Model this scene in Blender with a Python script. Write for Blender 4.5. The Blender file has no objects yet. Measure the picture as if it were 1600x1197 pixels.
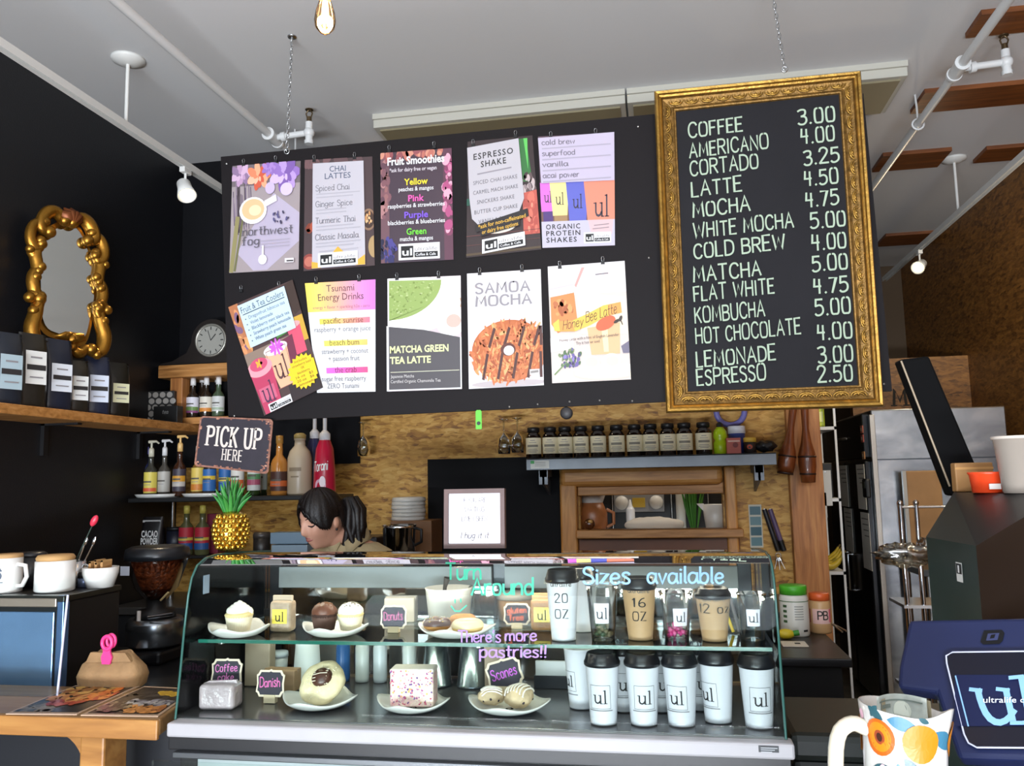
import bpy, math, random
from mathutils import Vector, Matrix
random.seed(7)
SC = bpy.context.scene
COL = SC.collection
PI = math.pi

# ------------------------------------------------------------------ camera
FPX, CX, CY = 1290.0, 800.0, 598.5          # focal length and centre of the 1600x1197 frame
EYE = Vector((0, 0, 1.55))
_y = Vector((233, -147, -FPX)).normalized()                 # depth axis of the room seen by the camera
_x = Vector((7142, 297, FPX)); _x = (_x - _y * _x.dot(_y)).normalized()
_z = _x.cross(_y)
RCW = Matrix((_x, _y, _z))                                   # camera -> world rotation
cam_d = bpy.data.cameras.new('camera'); cam = bpy.data.objects.new('camera', cam_d); COL.objects.link(cam)
cam_d.sensor_fit = 'HORIZONTAL'; cam_d.sensor_width = 36.0; cam_d.lens = 36.0 * FPX / 1600.0
cam_d.clip_start = 0.05; cam_d.clip_end = 60
cam.matrix_world = Matrix.Translation(EYE) @ RCW.to_4x4()
SC.camera = cam

# ------------------------------------------------------------------ view, world, daylight
SC.view_settings.view_transform = 'Standard'
try: SC.view_settings.look = 'None'
except Exception: pass
SC.view_settings.gamma = 1.0
SC.view_settings.use_curve_mapping = False
SC.view_settings.exposure = 0.15
wd = bpy.data.worlds.new('world'); SC.world = wd; wd.use_nodes = True
wd.node_tree.nodes['Background'].inputs[0].default_value = (0.62, 0.74, 1.0, 1)
wd.node_tree.nodes['Background'].inputs[1].default_value = 0.6

def lamp(name, kind, loc, energy, color, target=None, **kw):
    d = bpy.data.lights.new(name, kind); d.energy = energy; d.color = color
    for k, v in kw.items(): setattr(d, k, v)
    o = bpy.data.objects.new(name, d); COL.objects.link(o); o.location = loc
    if target is not None:
        o.rotation_euler = (Vector(target) - Vector(loc)).to_track_quat('-Z', 'Y').to_euler()
    return o
# fill lamp added low and aimed up to brighten the ceiling, and sky light through the two shop-front windows behind the camera
DAY = (0.80, 0.90, 1.0)
lamp('ceiling_fill', 'AREA', (-.4, -2.95, .45), 440, (.86, .92, 1.0), (-.6, 2.2, 3.6), shape='RECTANGLE', size=4.4, size_y=.35)
lamp('daylight_left', 'AREA', (-1.55, -3.05, 2.72), 78, DAY, (-1.1, 3, 2.0), shape='RECTANGLE', size=2.2, size_y=1.3)
lamp('daylight_right', 'AREA', (1.0, -3.05, 2.72), 74, DAY, (0.3, 3, 2.0), shape='RECTANGLE', size=2.2, size_y=1.3)

# ------------------------------------------------------------------ pixel helpers (photo pixel -> place in the room)
def ray(px, py): return RCW @ Vector((px - CX, CY - py, -FPX))
def W(px, py, Y): d = ray(px, py); return EYE + d * (Y / d.y)
def WZ(px, py, z): d = ray(px, py); return EYE + d * ((z - EYE.z) / d.z)
def WX(px, py, x): d = ray(px, py); return EYE + d * (x / d.x)

# ------------------------------------------------------------------ materials
def lin(c):
    if isinstance(c, str):
        c = c.lstrip('#'); c = [int(c[i:i + 2], 16) / 255 for i in (0, 2, 4)]
    return tuple((v / 12.92 if v <= 0.04045 else ((v + 0.055) / 1.055) ** 2.4) for v in c[:3])
_mats = {}
def mat(col, rough=0.6, metal=0.0, emit=0, trans=0, coat=0, spec=0.5, bump=0, bscale=60, vary=0, vscale=8, name=None):
    key = (str(col), rough, metal, emit, trans, coat, spec, bump, bscale, vary, vscale)
    if key in _mats: return _mats[key]
    m = bpy.data.materials.new(name or 'paint'); m.use_nodes = True
    nt = m.node_tree; b = nt.nodes['Principled BSDF']; c = lin(col)
    b.inputs['Base Color'].default_value = (*c, 1)
    b.inputs['Roughness'].default_value = rough; b.inputs['Metallic'].default_value = metal
    b.inputs['Specular IOR Level'].default_value = spec
    if coat: b.inputs['Coat Weight'].default_value = coat; b.inputs['Coat Roughness'].default_value = 0.08
    if trans: b.inputs['Transmission Weight'].default_value = trans; b.inputs['IOR'].default_value = 1.4
    if emit: b.inputs['Emission Color'].default_value = (*c, 1); b.inputs['Emission Strength'].default_value = emit
    if bump or vary:
        tc = nt.nodes.new('ShaderNodeTexCoord')
        if bump:
            n = nt.nodes.new('ShaderNodeTexNoise'); n.inputs['Scale'].default_value = bscale; n.inputs['Detail'].default_value = 5
            nt.links.new(tc.outputs['Object'], n.inputs['Vector'])
            bp = nt.nodes.new('ShaderNodeBump'); bp.inputs['Strength'].default_value = bump; bp.inputs['Distance'].default_value = 0.01
            nt.links.new(n.outputs['Fac'], bp.inputs['Height']); nt.links.new(bp.outputs['Normal'], b.inputs['Normal'])
        if vary:
            n2 = nt.nodes.new('ShaderNodeTexNoise'); n2.inputs['Scale'].default_value = vscale; n2.inputs['Detail'].default_value = 6
            nt.links.new(tc.outputs['Object'], n2.inputs['Vector'])
            r = nt.nodes.new('ShaderNodeMapRange'); r.inputs[1].default_value = 0.3; r.inputs[2].default_value = 0.7
            r.inputs[3].default_value = 1 - vary; r.inputs[4].default_value = 1 + vary * 0.5
            nt.links.new(n2.outputs['Fac'], r.inputs[0])
            mx = nt.nodes.new('ShaderNodeMix'); mx.data_type = 'RGBA'; mx.blend_type = 'MULTIPLY'; mx.inputs[0].default_value = 1
            mx.inputs[6].default_value = (*c, 1); nt.links.new(r.outputs[0], mx.inputs[7]); nt.links.new(mx.outputs[2], b.inputs['Base Color'])
    _mats[key] = m
    return m
def ramp_mat(name, stops, vec_scale, noise='NOISE', rough=0.6, bump=0.2, detail=6, scale=5, distort=0, mscale=(1, 1, 1), coat=0, metal=0):
    m = bpy.data.materials.new(name); m.use_nodes = True; nt = m.node_tree; b = nt.nodes['Principled BSDF']
    tc = nt.nodes.new('ShaderNodeTexCoord'); mp = nt.nodes.new('ShaderNodeMapping'); mp.inputs['Scale'].default_value = mscale
    nt.links.new(tc.outputs['Object'], mp.inputs['Vector'])
    n = nt.nodes.new('ShaderNodeTexNoise'); n.inputs['Scale'].default_value = scale; n.inputs['Detail'].default_value = detail
    n.inputs['Distortion'].default_value = distort
    nt.links.new(mp.outputs[0], n.inputs['Vector'])
    r = nt.nodes.new('ShaderNodeValToRGB'); e = r.color_ramp.elements
    while len(e) < len(stops): e.new(0.5)
    for k, (p, c) in enumerate(stops): e[k].position = p; e[k].color = (*lin(c), 1)
    nt.links.new(n.outputs['Fac'], r.inputs[0]); nt.links.new(r.outputs[0], b.inputs['Base Color'])
    b.inputs['Roughness'].default_value = rough; b.inputs['Metallic'].default_value = metal
    if coat: b.inputs['Coat Weight'].default_value = coat
    if bump:
        bp = nt.nodes.new('ShaderNodeBump'); bp.inputs['Strength'].default_value = bump; bp.inputs['Distance'].default_value = 0.01
        nt.links.new(n.outputs['Fac'], bp.inputs['Height']); nt.links.new(bp.outputs['Normal'], b.inputs['Normal'])
    return m
def osb_mat(name, cols, rough=0.55):
    """oriented strand board: flat wood chips of random tone, long and short, laid every which way"""
    m = bpy.data.materials.new(name); m.use_nodes = True; nt = m.node_tree; b = nt.nodes['Principled BSDF']; L = nt.links.new
    tc = nt.nodes.new('ShaderNodeTexCoord')
    nz = nt.nodes.new('ShaderNodeTexNoise'); nz.inputs['Scale'].default_value = 5; L(tc.outputs['Object'], nz.inputs['Vector'])
    ad = nt.nodes.new('ShaderNodeMix'); ad.data_type = 'RGBA'; ad.blend_type = 'LINEAR_LIGHT'; ad.inputs[0].default_value = 0.022
    L(tc.outputs['Object'], ad.inputs[6]); L(nz.outputs['Color'], ad.inputs[7])
    outs = []
    for sc_, rot in (((12, 12, 44), 0.15), ((24, 24, 64), -0.3)):
        mp = nt.nodes.new('ShaderNodeMapping'); mp.inputs['Scale'].default_value = sc_; mp.inputs['Rotation'].default_value = (rot, rot, 0)
        L(ad.outputs[2], mp.inputs['Vector'])
        v = nt.nodes.new('ShaderNodeTexVoronoi'); v.inputs['Scale'].default_value = 1.0; L(mp.outputs[0], v.inputs['Vector'])
        sp = nt.nodes.new('ShaderNodeSeparateColor'); L(v.outputs['Color'], sp.inputs[0]); outs.append((sp.outputs[0], v.outputs['Distance']))
    mn = nt.nodes.new('ShaderNodeMath'); mn.operation = 'ADD'; L(outs[0][0], mn.inputs[0]); L(outs[1][0], mn.inputs[1])
    f = nt.nodes.new('ShaderNodeTexNoise'); f.inputs['Scale'].default_value = 70; f.inputs['Detail'].default_value = 4
    mpf = nt.nodes.new('ShaderNodeMapping'); mpf.inputs['Scale'].default_value = (.35, .35, 1.6); L(ad.outputs[2], mpf.inputs[0]); L(mpf.outputs[0], f.inputs['Vector'])
    m2 = nt.nodes.new('ShaderNodeMath'); m2.operation = 'MULTIPLY_ADD'; L(mn.outputs[0], m2.inputs[0]); m2.inputs[1].default_value = 0.30
    m3 = nt.nodes.new('ShaderNodeMath'); m3.operation = 'MULTIPLY'; L(f.outputs['Fac'], m3.inputs[0]); m3.inputs[1].default_value = 0.42
    L(m3.outputs[0], m2.inputs[2])
    r = nt.nodes.new('ShaderNodeValToRGB'); e = r.color_ramp.elements
    while len(e) < len(cols): e.new(0.5)
    for k, c in enumerate(cols): e[k].position = 0.12 + 0.76 * k / (len(cols) - 1); e[k].color = (*lin(c), 1)
    L(m2.outputs[0], r.inputs[0]); L(r.outputs[0], b.inputs['Base Color'])
    b.inputs['Roughness'].default_value = rough
    bp = nt.nodes.new('ShaderNodeBump'); bp.inputs['Strength'].default_value = 0.25; bp.inputs['Distance'].default_value = 0.006
    L(m2.outputs[0], bp.inputs['Height']); L(bp.outputs[0], b.inputs['Normal'])
    return m
def glass_mat(name, tint='#e8f2ee', rough=0.02, ior=1.5, extra=0.0):
    """thin clear sheet: see-through with a Fresnel reflection"""
    m = bpy.data.materials.new(name); m.use_nodes = True; nt = m.node_tree; L = nt.links.new
    for n in list(nt.nodes): nt.nodes.remove(n)
    o = nt.nodes.new('ShaderNodeOutputMaterial'); mx = nt.nodes.new('ShaderNodeMixShader')
    t = nt.nodes.new('ShaderNodeBsdfTransparent'); t.inputs[0].default_value = (*lin(tint), 1)
    g = nt.nodes.new('ShaderNodeBsdfGlossy'); g.inputs['Roughness'].default_value = rough; g.inputs[0].default_value = (1, 1, 1, 1)
    fr = nt.nodes.new('ShaderNodeFresnel'); fr.inputs[0].default_value = ior
    ad = nt.nodes.new('ShaderNodeMath'); ad.operation = 'ADD'; ad.use_clamp = True; ad.inputs[1].default_value = extra
    L(fr.outputs[0], ad.inputs[0]); L(ad.outputs[0], mx.inputs[0]); L(t.outputs[0], mx.inputs[1]); L(g.outputs[0], mx.inputs[2]); L(mx.outputs[0], o.inputs[0])
    return m
WHITE = mat('#f2f2f0', 0.5); BLACK = mat('#101012', 0.45); INK = mat('#1c1a1c', 0.7); STEEL = mat('#c4c6c8', 0.25, 1.0)
CHROME = mat('#dcdde0', 0.1, 1.0); CERAMIC = mat('#dedcd8', 0.18, coat=0.4); GOLD = mat('#b8893a', 0.32, 0.85, bump=0.15, bscale=90)
GLASS = glass_mat('case_glass', '#f7fbf9', 0.01, 1.17); CLEAR = glass_mat('clear_glass', '#f4f8f7', 0.03, 1.5, 0.03)
PLASTIC = glass_mat('clear_plastic', '#e6ecec', 0.08, 1.5, 0.06)

# ------------------------------------------------------------------ mesh builder
class MB:
    def __init__(s): s.v = []; s.f = []; s.fm = []; s.fs = []; s.m = []
    def mi(s, m):
        if m not in s.m: s.m.append(m)
        return s.m.index(m)
    def add(s, vs, fs, m, smooth=False, M=None):
        o = len(s.v); k = s.mi(m)
        for p in vs:
            p = Vector(p); s.v.append(M @ p if M is not None else p)
        for f in fs: s.f.append([o + i for i in f]); s.fm.append(k); s.fs.append(smooth)
        return s
    def box(s, x0, x1, y0, y1, z0, z1, m, M=None):
        vs = [(x, y, z) for z in (z0, z1) for y in (y0, y1) for x in (x0, x1)]
        return s.add(vs, [(0, 2, 3, 1), (4, 5, 7, 6), (0, 1, 5, 4), (2, 6, 7, 3), (0, 4, 6, 2), (1, 3, 7, 5)], m, False, M)
    def cyl(s, p0, p1, r0, m, r1=None, n=20, caps=True):
        p0, p1 = Vector(p0), Vector(p1); r1 = r0 if r1 is None else r1; d = (p1 - p0).normalized()
        a = d.orthogonal().normalized(); b = d.cross(a); vs = []
        for p, r in ((p0, r0), (p1, r1)):
            for i in range(n):
                t = 2 * PI * i / n; vs.append(p + (a * math.cos(t) + b * math.sin(t)) * r)
        s.add(vs, [(i, (i + 1) % n, n + (i + 1) % n, n + i) for i in range(n)], m, True)
        if caps: s.add(vs[:n], [tuple(range(n))[::-1]], m); s.add(vs[n:], [tuple(range(n))], m)
        return s
    def lathe(s, prof, m, c=(0, 0, 0), n=28, M=None, sx=1, sy=1, flute=0, nf=0, closed=False):
        vs = []; fs = []; P = len(prof); c = Vector(c)
        for i in range(n):
            t = 2 * PI * i / n; k = 1 + (flute * math.cos(nf * t) if flute else 0)
            for r, z in prof: vs.append(c + Vector((r * k * math.cos(t) * sx, r * k * math.sin(t) * sy, z)))
        for i in range(n):
            j = (i + 1) % n
            for q in range(P if closed else P - 1):
                q2 = (q + 1) % P; fs.append((i * P + q, j * P + q, j * P + q2, i * P + q2))
        return s.add(vs, fs, m, True, M)
    def tube(s, path, r, m, n=8, closed=False, flat=1.0):
        pts = [Vector(p) for p in path]; N = len(pts)
        rs = r if isinstance(r, (list, tuple)) else [r] * N
        vs = []; a = None
        for i in range(N):
            if closed: d = pts[(i + 1) % N] - pts[i - 1]
            else: d = pts[min(i + 1, N - 1)] - pts[max(i - 1, 0)]
            d = d.normalized() if d.length > 1e-9 else Vector((0, 0, 1))
            if a is None: a = d.orthogonal().normalized()
            else:
                a = a - d * a.dot(d)
                a = a.normalized() if a.length > 1e-6 else d.orthogonal().normalized()
            b = d.cross(a)
            for k in range(n):
                t = 2 * PI * k / n; vs.append(pts[i] + a * math.cos(t) * rs[i] + b * math.sin(t) * rs[i] * flat)
        fs = []
        for i in range(N if closed else N - 1):
            j = (i + 1) % N
            for k in range(n): fs.append((i * n + k, i * n + (k + 1) % n, j * n + (k + 1) % n, j * n + k))
        s.add(vs, fs, m, True)
        if not closed: s.add(vs[:n], [tuple(range(n))[::-1]], m); s.add(vs[-n:], [tuple(range(n))], m)
        return s
    def ell(s, c, r, m, n=20, k=12, M=None, f=None):
        """ellipsoid, f(x,y,z unit) -> radial factor"""
        if not isinstance(r, (list, tuple)): r = (r, r, r)
        vs = []; c = Vector(c)
        for j in range(k + 1):
            th = PI * j / k
            for i in range(n):
                ph = 2 * PI * i / n
                u = Vector((math.sin(th) * math.cos(ph), math.sin(th) * math.sin(ph), math.cos(th)))
                q = f(*u) if f else 1
                vs.append(c + Vector((u.x * r[0], u.y * r[1], u.z * r[2])) * q)
        fs = [(j * n + i, (j + 1) * n + i, (j + 1) * n + (i + 1) % n, j * n + (i + 1) % n) for j in range(k) for i in range(n)]
        return s.add(vs, fs, m, True, M)
    def prism(s, pts, m, y0, y1, M=None, smooth=False):
        """outline in x,z pushed from y0 to y1"""
        n = len(pts); vs = [(x, y0, z) for x, z in pts] + [(x, y1, z) for x, z in pts]
        fs = [tuple(range(n)), tuple(range(2 * n - 1, n - 1, -1))]
        s.add(vs, fs, m, False, M)
        return s.add(vs, [(i, n + i, n + (i + 1) % n, (i + 1) % n) for i in range(n)], m, smooth, M)
    def loft(s, rings, m, caps=True, smooth=True, closed_ring=True):
        n = len(rings[0]); vs = [p for r in rings for p in r]; fs = []
        for j in range(len(rings) - 1):
            for i in range(n if closed_ring else n - 1):
                fs.append((j * n + i, j * n + (i + 1) % n, (j + 1) * n + (i + 1) % n, (j + 1) * n + i))
        s.add(vs, fs, m, smooth)
        if caps and closed_ring: s.add(rings[0], [tuple(range(n))[::-1]], m); s.add(rings[-1], [tuple(range(n))], m)
        return s
    def build(s, name, parent=None, loc=None, bevel=0, seg=2, rz=0, weld=True):
        me = bpy.data.meshes.new(name); me.from_pydata([tuple(p) for p in s.v], [], s.f)
        for m in s.m: me.materials.append(m)
        for p, k, sm in zip(me.polygons, s.fm, s.fs): p.material_index = k; p.use_smooth = sm
        me.update()
        o = bpy.data.objects.new(name, me); COL.objects.link(o)
        if parent is not None: o.parent = parent
        if loc is not None: o.location = loc
        if rz: o.rotation_euler.z = rz
        if bevel:
            b = o.modifiers.new('bevel', 'BEVEL'); b.width = bevel; b.segments = seg; b.limit_method = 'ANGLE'; b.angle_limit = 0.7
        return o
def tag(o, label, cat, group=None):
    o['label'] = label; o['category'] = cat
    if group: o['group'] = group
    return o
def thing(name, label, cat, loc=(0, 0, 0), rz=0, group=None):
    o = bpy.data.objects.new(name, None); o.empty_display_size = 0.05; COL.objects.link(o)
    o.location = loc; o.rotation_euler.z = rz
    return tag(o, label, cat, group)
def struct(o): o['kind'] = 'structure'; return o
def dup(root, loc, label, rz=None):
    def cp(o, par):
        c = o.copy(); COL.objects.link(c); c.parent = par
        for ch in [q for q in KIDS if q.parent == o]: cp(ch, c)
        return c
    KIDS = list(COL.objects)
    c = cp(root, None); c.location = loc; c['label'] = label
    if rz is not None: c.rotation_euler.z = rz
    return c
def area_mb(path_fn, n): return [path_fn(i / (n - 1)) for i in range(n)]

# ------------------------------------------------------------------ lettering: pen-stroke alphabet and printed type
G = {}
def _g(s):
    for line in s.strip().splitlines():
        ch, w, rest = line.strip().split(' ', 2)
        st = []
        for q in rest.split('|'):
            q = q.strip(); cv = q.startswith('~'); q = q.lstrip('~').strip()
            pts = [tuple(float(a) for a in p.split(',')) for p in q.split()]
            if cv:
                for _ in range(2):
                    n = [pts[0]]
                    for a, b in zip(pts, pts[1:]):
                        n += [(a[0] * .75 + b[0] * .25, a[1] * .75 + b[1] * .25), (a[0] * .25 + b[0] * .75, a[1] * .25 + b[1] * .75)]
                    pts = n + [pts[-1]]
            st.append(pts)
        G[ch] = (float(w), st)
_g("""
A .62 0,0 .31,1 .62,0|.11,.36 .51,.36
B .55 0,0 0,1|~0,1 .38,1 .52,.9 .52,.62 .34,.53 0,.53|~0,.53 .42,.53 .57,.4 .57,.1 .38,0 0,0
C .58 ~.58,.82 .48,1 .2,1.02 0,.75 0,.25 .2,-.02 .48,0 .58,.18
D .58 0,0 0,1|~0,1 .35,1 .6,.8 .6,.2 .35,0 0,0
E .48 .48,1 0,1 0,0 .48,0|0,.52 .4,.52
F .46 .46,1 0,1 0,0|0,.52 .38,.52
G .6 ~.58,.82 .48,1 .2,1.02 0,.75 0,.25 .2,-.02 .5,0 .6,.2 .6,.45|.6,.45 .36,.45
H .56 0,0 0,1|.56,0 .56,1|0,.52 .56,.52
I .1 .05,0 .05,1
J .4 ~.4,1 .4,.2 .3,-.02 .1,-.02 0,.2
K .54 0,0 0,1|.52,1 0,.42|.18,.6 .54,0
L .44 0,1 0,0 .44,0
M .72 0,0 .08,1 .36,.25 .64,1 .72,0
N .58 0,0 0,1 .58,0 .58,1
O .62 ~.31,1 .1,1 0,.78 0,.22 .1,0 .31,0 .52,0 .62,.22 .62,.78 .52,1 .31,1
P .52 0,0 0,1|~0,1 .36,1 .54,.9 .54,.58 .36,.48 0,.48
Q .62 ~.31,1 .1,1 0,.78 0,.22 .1,0 .31,0 .52,0 .62,.22 .62,.78 .52,1 .31,1|.4,.2 .64,-.08
R .54 0,0 0,1|~0,1 .36,1 .54,.9 .54,.6 .36,.5 0,.5|.26,.5 .56,0
S .5 ~.48,.86 .4,1 .15,1.02 0,.88 .02,.64 .25,.54 .46,.42 .52,.15 .36,-.02 .1,-.02 0,.14
T .56 0,1 .56,1|.28,1 .28,0
U .56 ~0,1 0,.25 .1,0 .28,-.02 .46,0 .56,.25 .56,1
V .58 0,1 .29,0 .58,1
W .84 0,1 .2,0 .42,.8 .64,0 .84,1
X .56 0,0 .56,1|0,1 .56,0
Y .56 0,1 .28,.5 .56,1|.28,.5 .28,0
Z .54 0,1 .54,1 0,0 .54,0
0 .5 ~.25,1 .06,1 0,.75 0,.25 .06,0 .25,0 .44,0 .5,.25 .5,.75 .44,1 .25,1
1 .2 .0,.8 .14,1 .14,0
2 .5 ~0,.78 .06,.98 .3,1.04 .5,.86 .44,.6 .1,.15 0,0|0,0 .52,0
3 .48 ~0,.92 .2,1.02 .46,.96 .44,.62 .2,.54|~.2,.54 .46,.5 .52,.2 .36,-.02 .1,-.02 0,.08
4 .5 .06,1 .02,.48 .46,.48|.38,.95 .36,0
5 .5 .46,1 .06,1 .03,.58|~.03,.58 .3,.66 .5,.5 .5,.15 .3,-.02 .08,-.02 0,.08
6 .48 ~.4,.98 .2,.9 .02,.55 .02,.12 .2,-.02 .4,.02 .48,.25 .36,.5 .14,.48 .03,.3
8 .48 ~.24,.54 .04,.65 .04,.95 .24,1.02 .44,.95 .44,.65 .24,.54 .0,.4 .0,.02 .24,-.02 .48,.02 .48,.4 .24,.54
9 .48 ~.46,.7 .3,.5 .06,.56 .02,.85 .2,1.02 .44,.95 .46,.6 .4,0
7 .46 0,1 .46,1 .16,0
. .1 .03,0 .07,.04
' .1 .05,1 .03,.8
! .14 .08,1 .05,.3|.04,0 .06,.04
& .6 ~.6,0 .15,.7 .18,.98 .4,.98 .4,.75 .05,.4 .05,.08 .25,-.02 .45,.1 .6,.4
+ .44 0,.42 .44,.42|.22,.2 .22,.64
a .5 ~.44,.56 .2,.66 0,.5 0,.15 .15,-.02 .36,.06 .46,.35|.46,.62 .46,.2 .54,0
b .46 0,1 0,0|~0,.4 .15,.64 .4,.6 .46,.3 .36,0 .12,-.02 0,.12
c .42 ~.42,.52 .25,.66 .04,.56 0,.25 .1,0 .3,-.02 .42,.1
d .48 .46,1 .46,0|~.46,.45 .3,.66 .06,.56 0,.25 .12,-.02 .34,.02 .46,.2
e .46 ~.02,.32 .44,.34 .42,.58 .2,.68 .02,.5 0,.2 .14,-.02 .34,0 .46,.12
f .36 ~.36,.94 .24,1.04 .12,.9 .12,.5 .12,0|0,.6 .3,.6
g .48 ~.46,.5 .28,.66 .04,.56 0,.28 .14,.04 .34,.08 .46,.3|~.46,.62 .46,-.1 .38,-.32 .16,-.34 .04,-.22
h .44 0,1 0,0|~0,.4 .16,.64 .38,.6 .44,.4 .44,0
i .1 .05,.62 .05,0|.04,.84 .06,.88
j .2 ~.16,.62 .16,-.1 .1,-.3 0,-.3|.15,.84 .17,.88
k .42 0,1 0,0|.38,.62 0,.28|.12,.36 .42,0
l .12 .05,1 .05,.08 .12,0
m .7 0,.62 0,0|~0,.42 .12,.64 .3,.62 .34,.4 .34,0|~.34,.42 .46,.64 .64,.62 .68,.4 .68,0
n .44 0,.62 0,0|~0,.4 .16,.64 .38,.62 .44,.4 .44,0
o .46 ~.23,.64 .05,.62 0,.32 .06,0 .23,-.02 .4,0 .46,.32 .4,.62 .23,.64
p .46 0,.62 0,-.34|~0,.4 .15,.64 .4,.6 .46,.3 .36,0 .12,-.02 0,.12
q .46 .46,.62 .46,-.34|~.46,.45 .3,.66 .06,.56 0,.25 .12,-.02 .34,.02 .46,.2
r .3 0,.62 0,0|~0,.36 .1,.6 .3,.62
s .38 ~.36,.54 .26,.66 .06,.62 .02,.46 .2,.34 .36,.22 .36,.04 .18,-.04 0,.06
t .34 .14,.94 .14,.1 .3,0|0,.62 .32,.62
u .46 ~0,.62 0,.15 .12,-.02 .32,.02 .44,.2|.46,.62 .46,0
v .42 0,.62 .2,0 .42,.62
w .62 0,.62 .14,0 .3,.5 .46,0 .62,.62
x .4 0,.62 .4,0|.4,.62 0,0
y .44 0,.62 .22,.04|.44,.62 .1,-.34
z .4 0,.62 .4,.62 0,0 .4,0
""")
def ribbon(pts, w):
    """flat pen line: 2D points -> (verts, quads)"""
    vs = []; N = len(pts)
    for i in range(N):
        a = pts[max(i - 1, 0)]; b = pts[min(i + 1, N - 1)]
        dx, dy = b[0] - a[0], b[1] - a[1]; l = math.hypot(dx, dy) or 1e-6
        # mitre: lengthen at sharp corners
        k = 1.0
        if 0 < i < N - 1:
            e1 = (pts[i][0] - a[0], pts[i][1] - a[1]); e2 = (b[0] - pts[i][0], b[1] - pts[i][1])
            n1, n2 = math.hypot(*e1) or 1e-6, math.hypot(*e2) or 1e-6
            c = (e1[0] * e2[0] + e1[1] * e2[1]) / (n1 * n2); k = min(1.6, 1 / max(0.35, math.sqrt(max(0, (1 + c) / 2))))
        nx, ny = -dy / l * w / 2 * k, dx / l * w / 2 * k
        ex = ey = 0
        if i == 0: ex, ey = -dx / l * w * .3, -dy / l * w * .3
        if i == N - 1: ex, ey = dx / l * w * .3, dy / l * w * .3
        x, y = pts[i][0] + ex, pts[i][1] + ey
        vs += [(x + nx, y + ny), (x - nx, y - ny)]
    return vs, [(2 * i, 2 * i + 1, 2 * i + 3, 2 * i + 2) for i in range(N - 1)]
def stroke_text(s, h=1.0, w=0.1, gap=0.16, xs=1.0, jit=0.0, slant=0.0, serif=False, rnd=random):
    """list of (verts2d, faces) for a hand-lettered line; baseline y=0, cap height h; returns width too"""
    out = []; x = 0
    for ch in s:
        if ch == ' ': x += (0.42 * xs) * h; continue
        gw, st = G.get(ch, G['o'])
        js = 1 + rnd.uniform(-jit, jit); jy = rnd.uniform(-jit, jit) * .4 * h
        for p in st:
            q = [(x + (a * xs * js + slant * b) * h, b * h * js + jy) for a, b in p]
            out.append(ribbon(q, w * h))
            if serif and len(p) >= 2:
                for (a, b) in ((p[0], p[1]), (p[-1], p[-2])):
                    if abs(a[0] - b[0]) < .45 * abs(a[1] - b[1]) and (a[1] in (0, 1) or a[1] >= .9 or a[1] <= .02):
                        cx_, cy_ = x + (a[0] * xs * js + slant * a[1]) * h, a[1] * h * js + jy
                        out.append(ribbon([(cx_ - .13 * h * xs - w * h * .2, cy_), (cx_ + .13 * h * xs + w * h * .2, cy_)], w * h * .5))
        x += (gw * xs * js + gap) * h
    return out, x - gap * h
_tc = {}
def type_mesh(s, bold=0.0, shear=0.0, sp=1.0):
    key = (s, bold, shear, sp)
    if key in _tc: return _tc[key]
    c = bpy.data.curves.new('type', 'FONT'); c.body = s; c.size = 1; c.resolution_u = 2; c.offset = bold; c.shear = shear; c.space_character = sp
    o = bpy.data.objects.new('type', c); me = o.to_mesh()
    vs = [(v.co.x, v.co.y) for v in me.vertices]; fs = [tuple(p.vertices) for p in me.polygons]
    o.to_mesh_clear(); bpy.data.objects.remove(o); bpy.data.curves.remove(c)
    x0 = min((v[0] for v in vs), default=0); x1 = max((v[0] for v in vs), default=1)
    _tc[key] = ([(a - x0, b) for a, b in vs], fs, x1 - x0)
    return _tc[key]
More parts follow.
